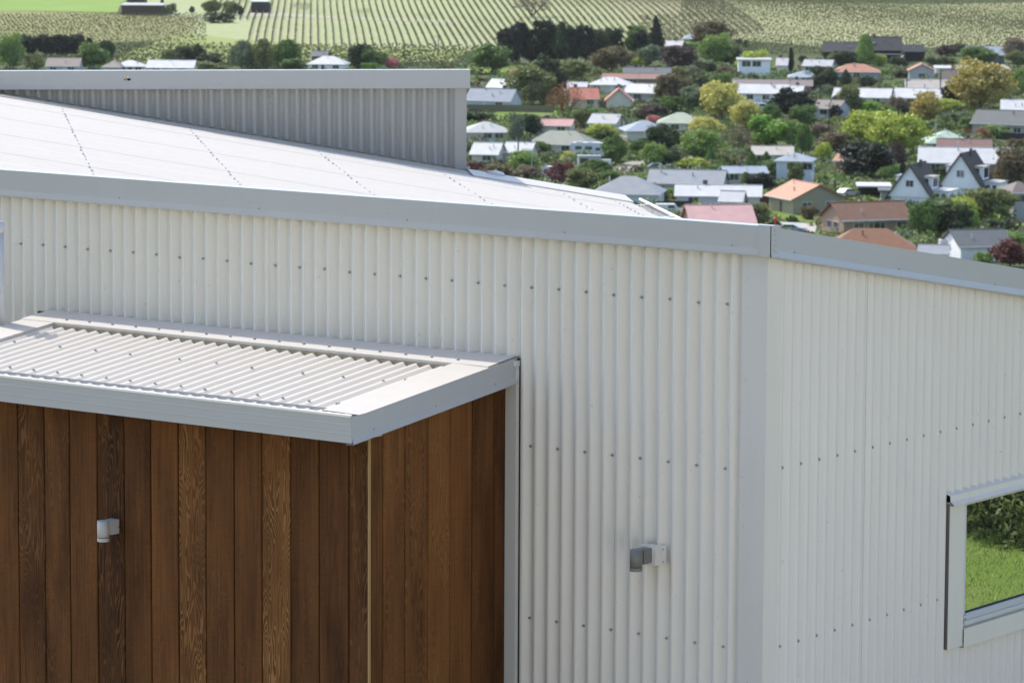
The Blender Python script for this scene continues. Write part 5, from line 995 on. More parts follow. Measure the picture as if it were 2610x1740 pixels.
for k in range(5):
    put(RIVET_P, 'rivet', (0.0575, -0.028, -1.575 - 0.022 * k), (1, 0, 0), cp)

# --- main roof: sheets at 45 degrees to the walls, falling to the gutter
RS = -0.1713
RZ0 = -2.1837
def PC(c, n, z): return Vector((K * c - K * n, K * c + K * n, z))
def rz(c): return RZ0 + RS * c
mb = MB()
poly = [(-3.6, 11.05), (-3.6, 3.66), (0, 0.08), (1.3, 1.36), (1.3, 11.05)]
top = [tuple(PC(c, n, rz(c) - 0.03)) for c, n in poly]; bot = [tuple(PC(c, n, rz(c) - 0.15)) for c, n in poly]
mb.v = top + bot; k = len(poly)
mb.f = [tuple(range(k)), tuple(range(k, 2 * k))[::-1]] + [(i, i + k, (i + 1) % k + k, (i + 1) % k) for i in range(k)]
roof = part(mb, 'roof', 'backing')
n_ = 0.10; i = 0
while n_ < 10.9:
    e = min(n_ + 0.762, 10.9)
    corr('roofing_sheet', 'roof_steel', roof, (0, 0, RZ0 - RAMP), (-K, K, 0), (K, K, RS), Z_, n_, e, lambda a: max(-a + 0.06, -3.6), lambda a: min(1.315, a - 0.06), 10.60, off=0.0040 * (i % 2), amp=RAMP)
    n_ = e; i += 1
nrm_r = Vector((K * -RS, K * -RS, 1)).normalized()
for c, pat in ((-2.727, (4, 3, 3)), (-1.837, (4, 3, 3)), (-0.949, (4, 3, 3)), (-0.085, (4, 3, 3)), (0.765, (4, 3, 3)), (1.164, (2, 2, 2))):
    n_ = 10.60 - CP * (1 if c < 0.2 else 0); i = 0
    while n_ > max(-c + 0.3, c + 0.3):
        put(SCREW_P, 'screw', PC(c + random.Random(int(n_ * 999)).uniform(-.005, .005), n_, rz(c) + 0.0), nrm_r, roof)
        n_ -= CP * pat[i % 3]; i += 1

# --- upper wall above the main roof
w = MB()
q = [PC(-3.6, 11.019, 0), PC(0.165, 11.019, 0), PC(0.165, 14.5, 0), PC(-3.6, 14.5, 0)]
n0 = 0
w.v = [(p.x, p.y, -2.6) for p in q] + [(p.x, p.y, -1.51 if i_ < 2 else -1.95) for i_, p in enumerate(q)]
w.f = [(0, 3, 2, 1), (4, 5, 6, 7), (0, 1, 5, 4), (1, 2, 6, 5), (2, 3, 7, 6), (3, 0, 4, 7)]
wall_u = part(w, 'upper_wall', 'upper_steel')
nU = (-K, K, 0); cU = (K, K, 0)
sheets(wall_u, 'upper_steel', tuple(PC(0, 11.0, 0)), cU, Z_, nU, -3.6, 0.085, lambda a: rz(a) + 0.024, -1.55, -2.761)
for i in range(24):
    c = -2.761 + 0.1524 * (i - 4)
    if -3.5 < c < 0.08:
        put(SCREW, 'screw', PC(c, 11.0 + AMP, rz(c) + 0.056), (K, -K, 0), wall_u)
mb = MB(); O0 = PC(0, 11.0, 0)
prof = [(0.083, 0.004), (0.086, -0.0172), (0.170, -0.0172), (0.170, 0.10)]
mb.sweep(prof, [((O0.x, O0.y, -2.28), cU, nU), ((O0.x, O0.y, -1.55), cU, nU)])
part(mb, 'corner_flashing', 'upper_steel')
fascia(PC(-3.7, 10.95, -1.472), PC(0.19, 10.95, -1.4725), (K, -K, 0))
mb = MB()
q = [PC(-3.7, 10.97, -1.478), PC(0.19, 10.97, -1.478), PC(0.19, 14.6, -1.85), PC(-3.7, 14.6, -1.85)]
mb.v = [tuple(p) for p in q] + [(p.x, p.y, p.z - 0.05) for p in q]
mb.f = [(0, 1, 2, 3), (7, 6, 5, 4), (0, 4, 5, 1), (1, 5, 6, 2), (2, 6, 7, 3), (3, 7, 4, 0)]
part(mb, 'upper_roof', 'roof_steel')
# apron along the foot of the upper wall, and the capping beyond its end
mb = MB()
pf = [(11.0145, 0.05), (11.0140, 0.016), (10.80, 0.011), (10.798, 0.002)]
mb.sweep(pf, [(PC(-3.6, 0, rz(-3.6)), nU, Z_), (PC(0.20, 0, rz(0.20)), nU, Z_)])
part(mb, 'apron_flashing', 'flashing_steel')
mb = MB()
pf = [(11.04, -0.16), (11.035, 0.022), (10.985, 0.030), (10.63, 0.012), (10.628, 0.0)]
mb.sweep(pf, [(PC(0.172, 0, rz(0.172)), nU, Z_), (PC(1.33, 0, rz(1.33)), nU, Z_)])
part(mb, 'ridge_capping', 'flashing_steel')
mb = MB(); p = PC(0.31, 10.93, rz(0.31))
mb.sweep([(-0.05, 0), (-0.03, 0.03), (0.02, 0.045), (0.06, 0.035), (0.06, 0.02)], [(p, (K * 0.2, K * 0.2, 0), Z_), (p + Vector((0.05, 0.05, 0)), nU, Z_), (p + Vector((0.09, 0.09, -0.02)), nU, Z_)])
part(mb, 'capping_clip', 'trim_steel')

# --- gutter at the low end of the roof
mb = MB()
zg = rz(1.315) - 0.02
pf = [(1.318, 0.0), (1.318, -0.12), (1.436, -0.12), (1.44, 0.012), (1.43, 0.018)]
mb.sweep(pf, [(PC(0, 10.98, zg), cU, Z_), (PC(0, 1.50, zg), cU, Z_)])
gut = part(mb, 'gutter', 'trim_steel')
mb = MB(); mb.cyl(PC(1.438, 10.98, zg + 0.016), PC(1.438, 1.50, zg + 0.016), 0.011, seg=8)
mb.build('gutter_bead', 'white_rim', gut, True)
for k in range(10):
    n_ = 10.52 - 0.93 * k
    mb = MB(); a = PC(1.300, n_, zg + 0.012); b = PC(1.442, n_, zg + 0.026); d = PC(0, 0.012, 0) - PC(0, 0, 0)
    mb.v = [tuple(a - d), tuple(a + d), tuple(b + d), tuple(b - d)] + [tuple(x - Vector((0, 0, .003))) for x in (a - d, a + d, b + d, b - d)]
    mb.f = [(0, 1, 2, 3), (7, 6, 5, 4), (0, 4, 5, 1), (1, 5, 6, 2), (2, 6, 7, 3), (3, 7, 4, 0)]
    mb.build('gutter_strap', 'white_rim', gut)
mb = MB(); a = PC(1.30, 11.0, -5.3); b = PC(1.30, 1.75, -5.3)
mb.v = [tuple(a), tuple(b), (b.x, b.y, -2.45), (a.x, a.y, -2.45)] ; mb.f = [(0, 1, 2, 3)]
part(mb, 'end_wall', 'wall_steel')
mb = MB(); mb.v = [(-0.2, 2.15, -2.8), (-0.2, 6.5, -3.0), (-2.6, 6.5, -3.0), (-2.6, 4.7, -2.9)]; mb.f = [(0, 1, 2, 3)]
part(mb, 'lower_roof', 'roof_steel')

# --- cedar porch
def pz(v): return -2.243 + 0.119 * v
pw = MB(); pw.box(-4.15, -1.418, -0.998, 0.0, -5.3, -2.42)
porch = part(pw, 'porch_wall', 'gap_dark')
FE = [-4.15, -4.02, -3.855, -3.69, -3.520, -3.348, -3.187, -3.013, -2.845, -2.680, -2.513, -2.347, -2.178, -2.014, -1.846, -1.681, -1.512, -1.3985]
FT = [(.5, 0), (.4, .1), (.5, 0), (.55, 0), (.30, .40), (.44, .22), (.50, 0), (.08, .34), (.38, 0), (.66, 0), (.58, .72), (.50, 0), (.50, 0), (.60, 1.0), (.42, .05), (.30, 0), (.30, .34)]
def board(x0, x1, face, z0, z1, tone, grain, side):
    g = 0.0030; c = 0.003; th = 0.019
    w2 = (x1 - x0) / 2 - g
    prof = [(-w2, th), (-w2, c), (-w2 + c, 0), (w2 - c, 0), (w2, c), (w2, th)]
    mb = MB()
    if side == 'front':
        A_, B_ = U_, V_; loc = ((x0 + x1) / 2, face, z0)
    else:
        A_, B_ = V_, (-1, 0, 0); loc = (face, (x0 + x1) / 2, z0)
    mb.sweep(prof, [((0, 0, 0), A_, B_), ((0, 0, z1 - z0), A_, B_)], closed=True)
    o = mb.build('board', 'cedar', porch, loc=loc)
    o['tone'] = float(tone); o['grain'] = float(max(grain, 0.10) * 0.9)
    return o
rb = random.Random(3)
for i in range(len(FE) - 1):
    board(FE[i], FE[i + 1], -1.0205 + rb.uniform(-.0012, .0012), -5.25, -2.43, FT[i][0], FT[i][1], 'front')
RE = [-1.006, -0.921, -0.763, -0.596, -0.435, -0.270, -0.104, -0.006]
RT = [(.55, 0), (.74, .28), (.60, .45), (1.05, .50), (.86, 0), (.42, 0), (.26, 0)]  # tones raised overall: stronger light on this face put into the colour
for i in range(len(RE) - 1):
    board(RE[i], RE[i + 1], -1.397 + rb.uniform(-.0012, .0012), -5.25, pz(RE[i]) - 0.055, RT[i][0], RT[i][1], 'side')
for i in range(len(FE) - 1):
    for zn in (-2.62, -3.12, -3.62, -4.12):
        put(NAIL, 'nail', ((FE[i] * .72 + FE[i + 1] * .28), -1.0205, zn + rb.uniform(-.02, .02)), (0, -1, 0), porch)
for i in range(len(RE) - 1):
    for zn in (-2.62, -3.12, -3.62, -4.12):
        put(NAIL, 'nail', (-1.397, RE[i] * .7 + RE[i + 1] * .3, zn + rb.uniform(-.02, .02)), (1, 0, 0), porch)
mb = MB(); mb.box(-1.409, -1.3968, -1.0195, -1.0075, -5.25, -2.45)
mb.build('corner_bead', 'pale_sapwood', porch)

# --- porch roof
def pz(v): return -2.243 + 0.119 * v
mb = MB()
mb.v = [(-4.2, 0.0, pz(0) - .045), (-1.36, 0.0, pz(0) - .045), (-1.36, -1.10, pz(-1.10) - .045), (-4.2, -1.10, pz(-1.1) - .045)]
mb.v += [(x, y, z - 0.06) for x, y, z in mb.v]
mb.f = [(0, 3, 2, 1), (4, 5, 6, 7), (0, 1, 5, 4), (1, 2, 6, 5), (2, 3, 7, 6), (3, 0, 4, 7)]
proof = part(mb, 'porch_roof', 'gap_dark')
UPH = -3.957
u_ = -4.12; i = 0
while u_ < -1.46:
    e = min(u_ + 0.762, -1.46)
    corr('roofing_sheet', 'roof_steel', proof, (0, 0, -2.243 - 0.010 - RAMP), U_, (0, 1, 0.119), Z_, u_, e, -1.150, -0.05, UPH, off=0.0009 * (i % 2), seg=14, amp=RAMP)
    u_ = e; i += 1
nrm_p = Vector((0, -0.119, 1)).normalized()
k = 0
u_ = -3.957
while u_ < -1.60:
    put(SCREW, 'screw', (u_, -0.585 + rb.uniform(-.01, .01), pz(-0.585) - 0.0105), nrm_p, proof); u_ += CP * (3 if k % 3 else 4); k += 1
u_ = -4.027
while u_ < -1.58:
    put(SCREW, 'screw', (u_ + (UPH + round((u_ - UPH) / CP) * CP - u_), -1.005 + rb.uniform(-.006, .006), pz(-1.005) - 0.0105), nrm_p, proof); u_ += 2 * CP
# apron flashing under the wall sheets
mb = MB()
pf = [(0.0156, 0.10), (0.0156, 0.004), (-0.018, 0.003), (-0.222, 0.119 * -0.222 + 0.0045), (-0.224, 0.119 * -0.224 - 0.008)]
mb.sweep(pf, [((-4.26, 0, -2.243), V_, Z_), ((-1.345, 0, -2.243), V_, Z_)])
apr = part(mb, 'apron_flashing', 'flashing_steel')
u_ = -4.0
while u_ < -1.5:
    put(SCREW, 'screw', (u_, -0.165, pz(-0.165) + 0.005), nrm_p, apr); u_ += 0.1524
# ribbed closure foam between flashing and sheet valleys
mb = MB()
a = np.arange(-4.02, -1.56, CP / 10)
n0 = len(a)
for x in a: mb.v.append((x, -0.2255, pz(-0.2255) - 0.0085))
for x in a: mb.v.append((x, -0.248, pz(-0.248) - 0.010 - RAMP + RAMP * math.cos(2 * math.pi * (x - UPH) / CP) + 0.0008))
mb.f = [(i, n0 + i, n0 + i + 1, i + 1) for i in range(n0 - 1)]
mb.build('foam_closure', 'closure_foam', proof)
# left and right barge flashings
mb = MB()
pf = [(-4.275, -0.112), (-4.285, -0.100), (-4.25, 0.002), (-4.035, 0.002), (-4.033, -0.024)]
mb.sweep(pf, [((0, -1.17, pz(-1.17)), U_, Z_), ((0, -0.004, pz(-0.004)), U_, Z_)])
bl = part(mb, 'barge_flashing', 'flashing_steel')
mb = MB()
pf = [(-1.552, -0.012), (-1.550, 0.0035), (-1.338, 0.0)]
mb.sweep(pf, [((0, -1.155, pz(-1.155)), U_, Z_), ((0, 0.002, pz(0.002)), U_, Z_)])
br = part(mb, 'barge_flashing', 'flashing_steel')
mb = MB()
pf = [(-1.3385, -0.001), (-1.338, -0.088), (-1.327, -0.114), (-1.330, -0.118), (-1.372, -0.120)]
mb.sweep(pf, [((0, -1.214, pz(-1.214)), U_, Z_), ((0, -0.012, pz(-0.012)), U_, Z_)])
bf = part(mb, 'barge_face', 'fascia_steel')
for v in (-1.06, -0.62, -0.18):
    put(RIVET, 'rivet', (-1.3375, v, pz(v) - 0.084), (1, 0, 0), bf)
for v in (-0.55, -1.02):
    put(SCREW, 'screw', (-1.565, v, pz(v) - 0.004), nrm_p, br)
# front gutter of the porch
mb = MB()
pf = [(-1.105, -2.375), (-1.105, -2.497), (-1.209, -2.500), (-1.2105, -2.380)]
mb.sweep(pf, [((-4.31, 0, 0), V_, Z_), ((-1.3395, 0, 0), V_, Z_)])
mb.v += [(-1.3392, -1.105, -2.375), (-1.3392, -1.105, -2.498), (-1.3392, -1.211, -2.501), (-1.3392, -1.211, -2.382)]
nn = len(mb.v) - 4; mb.f.append((nn, nn + 1, nn + 2, nn + 3))
pg = part(mb, 'porch_gutter', 'fascia_steel')
mb = MB(); mb.sweep([(-1.2135, -2.386), (-1.2135, -2.376), (-1.201, -2.374), (-1.201, -2.386)], [((-4.31, 0, 0), V_, Z_), ((-1.345, 0, 0), V_, Z_)], closed=True)
mb.build('gutter_bead', 'white_rim', pg)
mb = MB()
for zz in (-2.415, -2.455):
    mb.sweep([(-1.2107, zz), (-1.2114, zz - 0.005), (-1.2107, zz - 0.010)], [((-4.31, 0, 0), V_, Z_), ((-1.342, 0, 0), V_, Z_)])
mb.build('gutter_swage', 'fascia_steel', pg)
# soffit and junction flashing against the wall
mb = MB(); mb.box(-4.15, -1.34, -1.10, -1.00, -2.49, -2.482)
part(mb, 'soffit', 'fascia_steel')
mb = MB()
mb.sweep([(-1.396, -0.004), (-1.394, -0.026), (-1.333, -0.026), (-1.3305, -0.006)], [((0, 0, -5.3), U_, V_), ((0, 0, -2.262), U_, V_)])
mb.sweep([(-1.362, -0.03), (-1.362, -0.05), (-1.328, -0.034), (-1.326, -0.006)], [((0, 0, -2.282), U_, V_), ((0, 0, -2.256), U_, V_)])
part(mb, 'junction_flashing', 'trim_steel')

# --- vent pipe rising beside the porch roof
mb = MB(); mb.cyl((-4.318, -0.335, -2.40), (-4.318, -0.335, -1.83), 0.044, seg=24); mb.cyl((-4.318, -0.335, -1.83), (-4.318, -0.335, -1.775), 0.0475, 0.0475, seg=24)
vp = part(mb, 'vent_pipe', 'pipe_white', True)
mb = MB(); mb.cyl((-4.325, -0.335, -1.775), (-4.325, -0.335, -1.745), 0.030, 0.030, seg=18)
mb.build('pipe_cap', 'trim_steel', vp)

# --- window in the side wall
WF = empty('window', (0, 0, Z0), parent=house_root)
def wbox(name, mat, parent, *b):
    mb = MB()
    for q in b: mb.box(*q)
    return mb.build(name, mat, parent)
fr = wbox('jamb', 'corner_steel', WF, (-0.03, 0.025, 1.5855, 1.728, -3.690, -2.985))
wbox('jamb', 'corner_steel', WF, (-0.03, 0.030, 3.34, 3.49, -3.690, -2.985))
wbox('jamb_strip', 'jamb_brown', fr, (-0.03, 0.0240, 1.581, 1.5848, -3.688, -2.990))  # thin dark brown strip down the outer side of the jamb
mb = MB()
mb.sweep([(-0.012, -2.935), (0.030, -2.952), (0.032, -2.978), (0.052, -2.992), (0.050, -2.998), (0.028, -2.999)], [((0, 1.576, 0), U_, Z_), ((0, 3.51, 0), U_, Z_)])
mb.build('head_flashing', 'corner_steel', fr)
mb = MB()
mb.sweep([(0.006, -3.606), (0.030, -3.612), (0.031, -3.700), (0.004, -3.703)], [((0, 1.7285, 0), U_, Z_), ((0, 3.338, 0), U_, Z_)])
mb.build('sill_flashing', 'corner_steel', fr)
sash = wbox('sash_sill', 'joinery', WF, (-0.03, 0.018, 1.766, 3.30, -3.603, -3.545))
wbox('sash_stile', 'joinery', WF, (-0.03, 0.012, 1.7285, 1.766, -3.604, -2.992)); wbox('sash_stile', 'joinery', WF, (-0.03, 0.012, 3.30, 3.338, -3.604, -2.992))
wbox('sash_head', 'joinery', WF, (-0.03, 0.012, 1.766, 3.30, -3.020, -2.993))
wbox('sash_track', 'joinery', sash, (0.0185, 0.030, 1.735, 3.33, -3.590, -3.575)); wbox('sash_track', 'joinery', sash, (0.0185, 0.024, 1.735, 3.33, -3.560, -3.552))
wbox('drain_slot', 'dark_rubber', sash, (0.0245, 0.0265, 1.80, 1.82, -3.586, -3.579))
wbox('glazing_seal', 'dark_rubber', WF, (-0.02, 0.004, 1.766, 3.30, -3.545, -3.538), (-0.02, 0.004, 1.766, 1.769, -3.538, -3.020))
wbox('pane', 'window_glass', WF, (-0.012, -0.002, 1.766, 3.30, -3.543, -3.020))
wbox('reveal', 'dark_rubber', WF, (-0.10, -0.014, 1.60, 3.48, -3.66, -2.98))

# --- wall lights
def wall_light(label, cx, cv, zc, wall_v, mat, mount=False):
    root = tag(empty('wall_light', (cx, wall_v, zc)), label, 'wall light', 'cylinder wall lights')
    dv = cv - wall_v
    mb = MB(); R_ = 0.0285
    mb.cyl((0, dv, -0.030), (0, dv, 0.046), R_, seg=36)
    body = mb.build('body', mat, root, False)
    mb = MB(); mb.cyl((0, dv, -0.0335), (0, dv, -0.030), R_ * 0.95, seg=36); mb.build('groove', 'dark_rubber', body)
    mb = MB(); mb.cyl((0, dv, -0.050), (0, dv, -0.0335), R_, seg=36); mb.build('lens_ring', mat, root)
    mb = MB(); mb.cyl((0, dv, -0.0503), (0, dv, -0.049), R_ * 0.8, seg=24); mb.build('lens', 'lamp_glass', root)
    back = -0.062 if mount else -0.002
    mb = MB()
    y0, y1 = dv + R_ * 0.55, back
    for a_, b_ in ((0.024, 0.0),):
        mb.box(-0.024, 0.0245, y0 + 0.012, y1, -0.022, 0.044)
        mb.box(-0.017, 0.017, y0 - 0.008, y0 + 0.012, -0.022, 0.0435)
    arm = mb.build('bracket', mat, root)
    mb = MB(); mb.cyl((0.0245, y1 - 0.006, 0.010), (0.0262, y1 - 0.006, 0.010), 0.003, seg=8); mb.build('grub_screw', 'dark_rubber', arm)
    if mount:
        mb = MB(); mb.box(-0.045, 0.045, -0.062, -0.012, -0.036, 0.052); mb.box(0.045, 0.068, -0.018, -0.012, -0.036, 0.052)
        mp_ = mb.build('mounting_block', 'wall_steel', root)
        for z_ in (0.036, -0.022):
            put(RIVET, 'screw', (0.058, -0.018, z_), (0, -1, 0), mp_)
    for o in (body,):
        for p_ in o.data.polygons: p_.use_smooth = len(p_.vertices) == 4
    return root
wall_light('pale grey cylinder wall light on the dark cedar boards', -2.899, -1.104, -3.064, -1.0205, 'lamp_white')
wall_light('dark grey cylinder wall light on a white block on corrugated steel', -0.572, -0.150, -3.075, 0.0, 'lamp_grey', True)

# --- lawn and shrubs beside the house (the window mirrors them)
rg = np.random.default_rng(5)
yard('lawn', 'lawn_grass', 2.62, 12.0, 3.62, 15.0, 0.012)
n_ = 150000
gx = rg.uniform(1.0, 9.5, n_); gy = rg.uniform(3.5, 13.5, n_)
gz = ground_z(gx, gy)
hh = rg.uniform(0.015, 0.050, n_); ww = rg.uniform(0.0025, 0.0055, n_); an = rg.uniform(0, 2 * math.pi, n_); ln = rg.uniform(0.01, 0.06, n_); la = rg.uniform(0, 2 * math.pi, n_)
v = np.empty((n_, 3, 3))
v[:, 0] = np.stack([gx - np.cos(an) * ww, gy - np.sin(an) * ww, gz], -1)
v[:, 1] = np.stack([gx + np.cos(an) * ww, gy + np.sin(an) * ww, gz], -1)
v[:, 2] = np.stack([gx + np.cos(la) * ln, gy + np.sin(la) * ln, gz + hh], -1)
leafy('grass_blades', (0.195, 0.265, 0.055), 0.85, 0.3)
g = mesh_obj('grass', v.reshape(-1, 3).tolist(), [(3 * i, 3 * i + 1, 3 * i + 2) for i in range(n_)], 'grass_blades')
tag(g, 'bright green lawn grass mirrored in the window', 'grass', kind='stuff')
leafy('shrub_leaf', (0.13, 0.17, 0.06), 0.7, 0.25)
plain('twig_bark', (0.13, 0.10, 0.07), 0.9, 0.1)
def leaf_shrub(label, x, y, rx, ry, h, n, seed):
    r = np.random.default_rng(seed)
    z0 = float(ground_z(x, y))
    root = tag(empty('shrub', (x, y, z0)), label, 'shrub', 'shrubs at the lawn edge')
    d = r.normal(size=(n, 3)); d /= np.linalg.norm(d, axis=1)[:, None]; d[:, 2] = np.abs(d[:, 2])
    rad = r.uniform(0.35, 1.0, n) ** 0.5
    p = d * rad[:, None] * np.array([rx, ry, h]) * (1 + 0.18 * np.sin(d[:, :1] * 7 + seed) * np.cos(d[:, 1:2] * 6))
    ax = r.normal(size=(n, 3)); ax /= np.linalg.norm(ax, axis=1)[:, None]
    bx = np.cross(ax, r.normal(size=(n, 3))); bx /= np.linalg.norm(bx, axis=1)[:, None]
    l_ = r.uniform(0.024, 0.044, n)[:, None]; w_ = l_ * 0.42
    q = np.stack([p - ax * l_, p + bx * w_, p + ax * l_, p - bx * w_], 1)
    mesh_obj('leaves', q.reshape(-1, 3).tolist(), [(4 * i, 4 * i + 1, 4 * i + 2, 4 * i + 3) for i in range(n)], 'shrub_leaf', root)
    mb = MB(); rr = random.Random(seed)
    for k in range(14):
        a = rr.uniform(0, 6.28); e = rr.uniform(0.4, 0.95)
        mb.cyl((math.cos(a) * .08, math.sin(a) * .08, 0), (math.cos(a) * rx * e * .8, math.sin(a) * ry * e * .8, h * rr.uniform(.5, .95)), 0.012, 0.004, 5)
    mb.build('stems', 'twig_bark', root)
    return root
leaf_shrub('glossy small-leaved shrub at the lawn edge, mirrored near the window frame', 5.9, 11.5, 1.6, 1.1, 1.0, 17000, 3)
leaf_shrub('glossy shrub behind the lawn, mirrored at the top of the window', 5.0, 12.3, 1.4, 1.2, 1.4, 17000, 8)
leaf_shrub('rounded glossy shrub mirrored at the right side of the window', 4.0, 11.1, 1.2, 1.0, 0.9, 13000, 12)
leaf_shrub('low glossy shrub farther along the lawn edge beyond the window reflection', 7.8, 12.6, 1.4, 1.0, 1.1, 9000, 15)

# ------------------------------------------------------------------ village houses
RC = dict(roof_greygreen=(.24, .25, .20), roof_pink=(.46, .25, .22), roof_pale=(.40, .40, .39), roof_white=(.52, .515, .50), roof_slate=(.20, .23, .27), roof_red=(.43, .155, .10), roof_brown=(.26, .13, .085), roof_dark=(.10, .105, .11),
          roof_bluegrey=(.27, .31, .35), roof_green=(.33, .37, .27), roof_lilac=(.47, .44, .44), roof_taupe=(.20, .165, .145), roof_tan=(.40, .36, .31), roof_black=(.025, .026, .028), roof_orange=(.38, .18, .11), roof_rust=(.36, .15, .09),
          roof_brown2=(.13, .10, .085), roof_charcoal=(.095, .105, .105), roof_mint=(.36, .46, .36), roof_brown3=(.19, .105, .085), roof_orange2=(.47, .225, .135), roof_pink2=(.56, .33, .30), roof_grey2=(.24, .255, .27), roof_white2=(.52, .515, .50), roof_rust2=(.45, .27, .23))
for k_, c_ in RC.items():
    plain(k_, c_, 0.6, 0.35, 0.2, 0.55)
tiled('roof_brown_tile', (.20, .105, .062)); tiled('roof_brown_tile2', (.25, .115, .06), 0.20, 0.55)
WC = dict(cream=(.60, .57, .47), pale_blue=(.50, .54, .56), grey_blue=(.30, .34, .38), grey_green=(.44, .47, .43), brick=(.30, .19, .14), white_wall=(.84, .84, .84), slate_wall=(.13, .15, .17), black_wall=(.030, .030, .030), grey_wall=(.42, .42, .41), taupe=(.38, .33, .30),
          olive_wall=(.33, .30, .21), pale_white_blue=(.60, .65, .68), tan_brick=(.36, .25, .18), barn_brown=(.085, .062, .045), barn_dark=(.05, .048, .046))
for k_, c_ in WC.items():
    plain(k_, c_, 0.85, 0.2, 0.10, 0.8)
plain('gutter_white', (.66, .66, .64), .6); plain('window_white', (.66, .67, .67), .5); plain('chimney_brick', (.12, .10, .09), .9)
plain('door_dark', (.10, .07, .05), .6); plain('bark', (.115, .085, .06), .95, .1); plain('pole_wood', (.085, .075, .065), .9); plain('lamp_metal', (.46, .47, .46), .5)

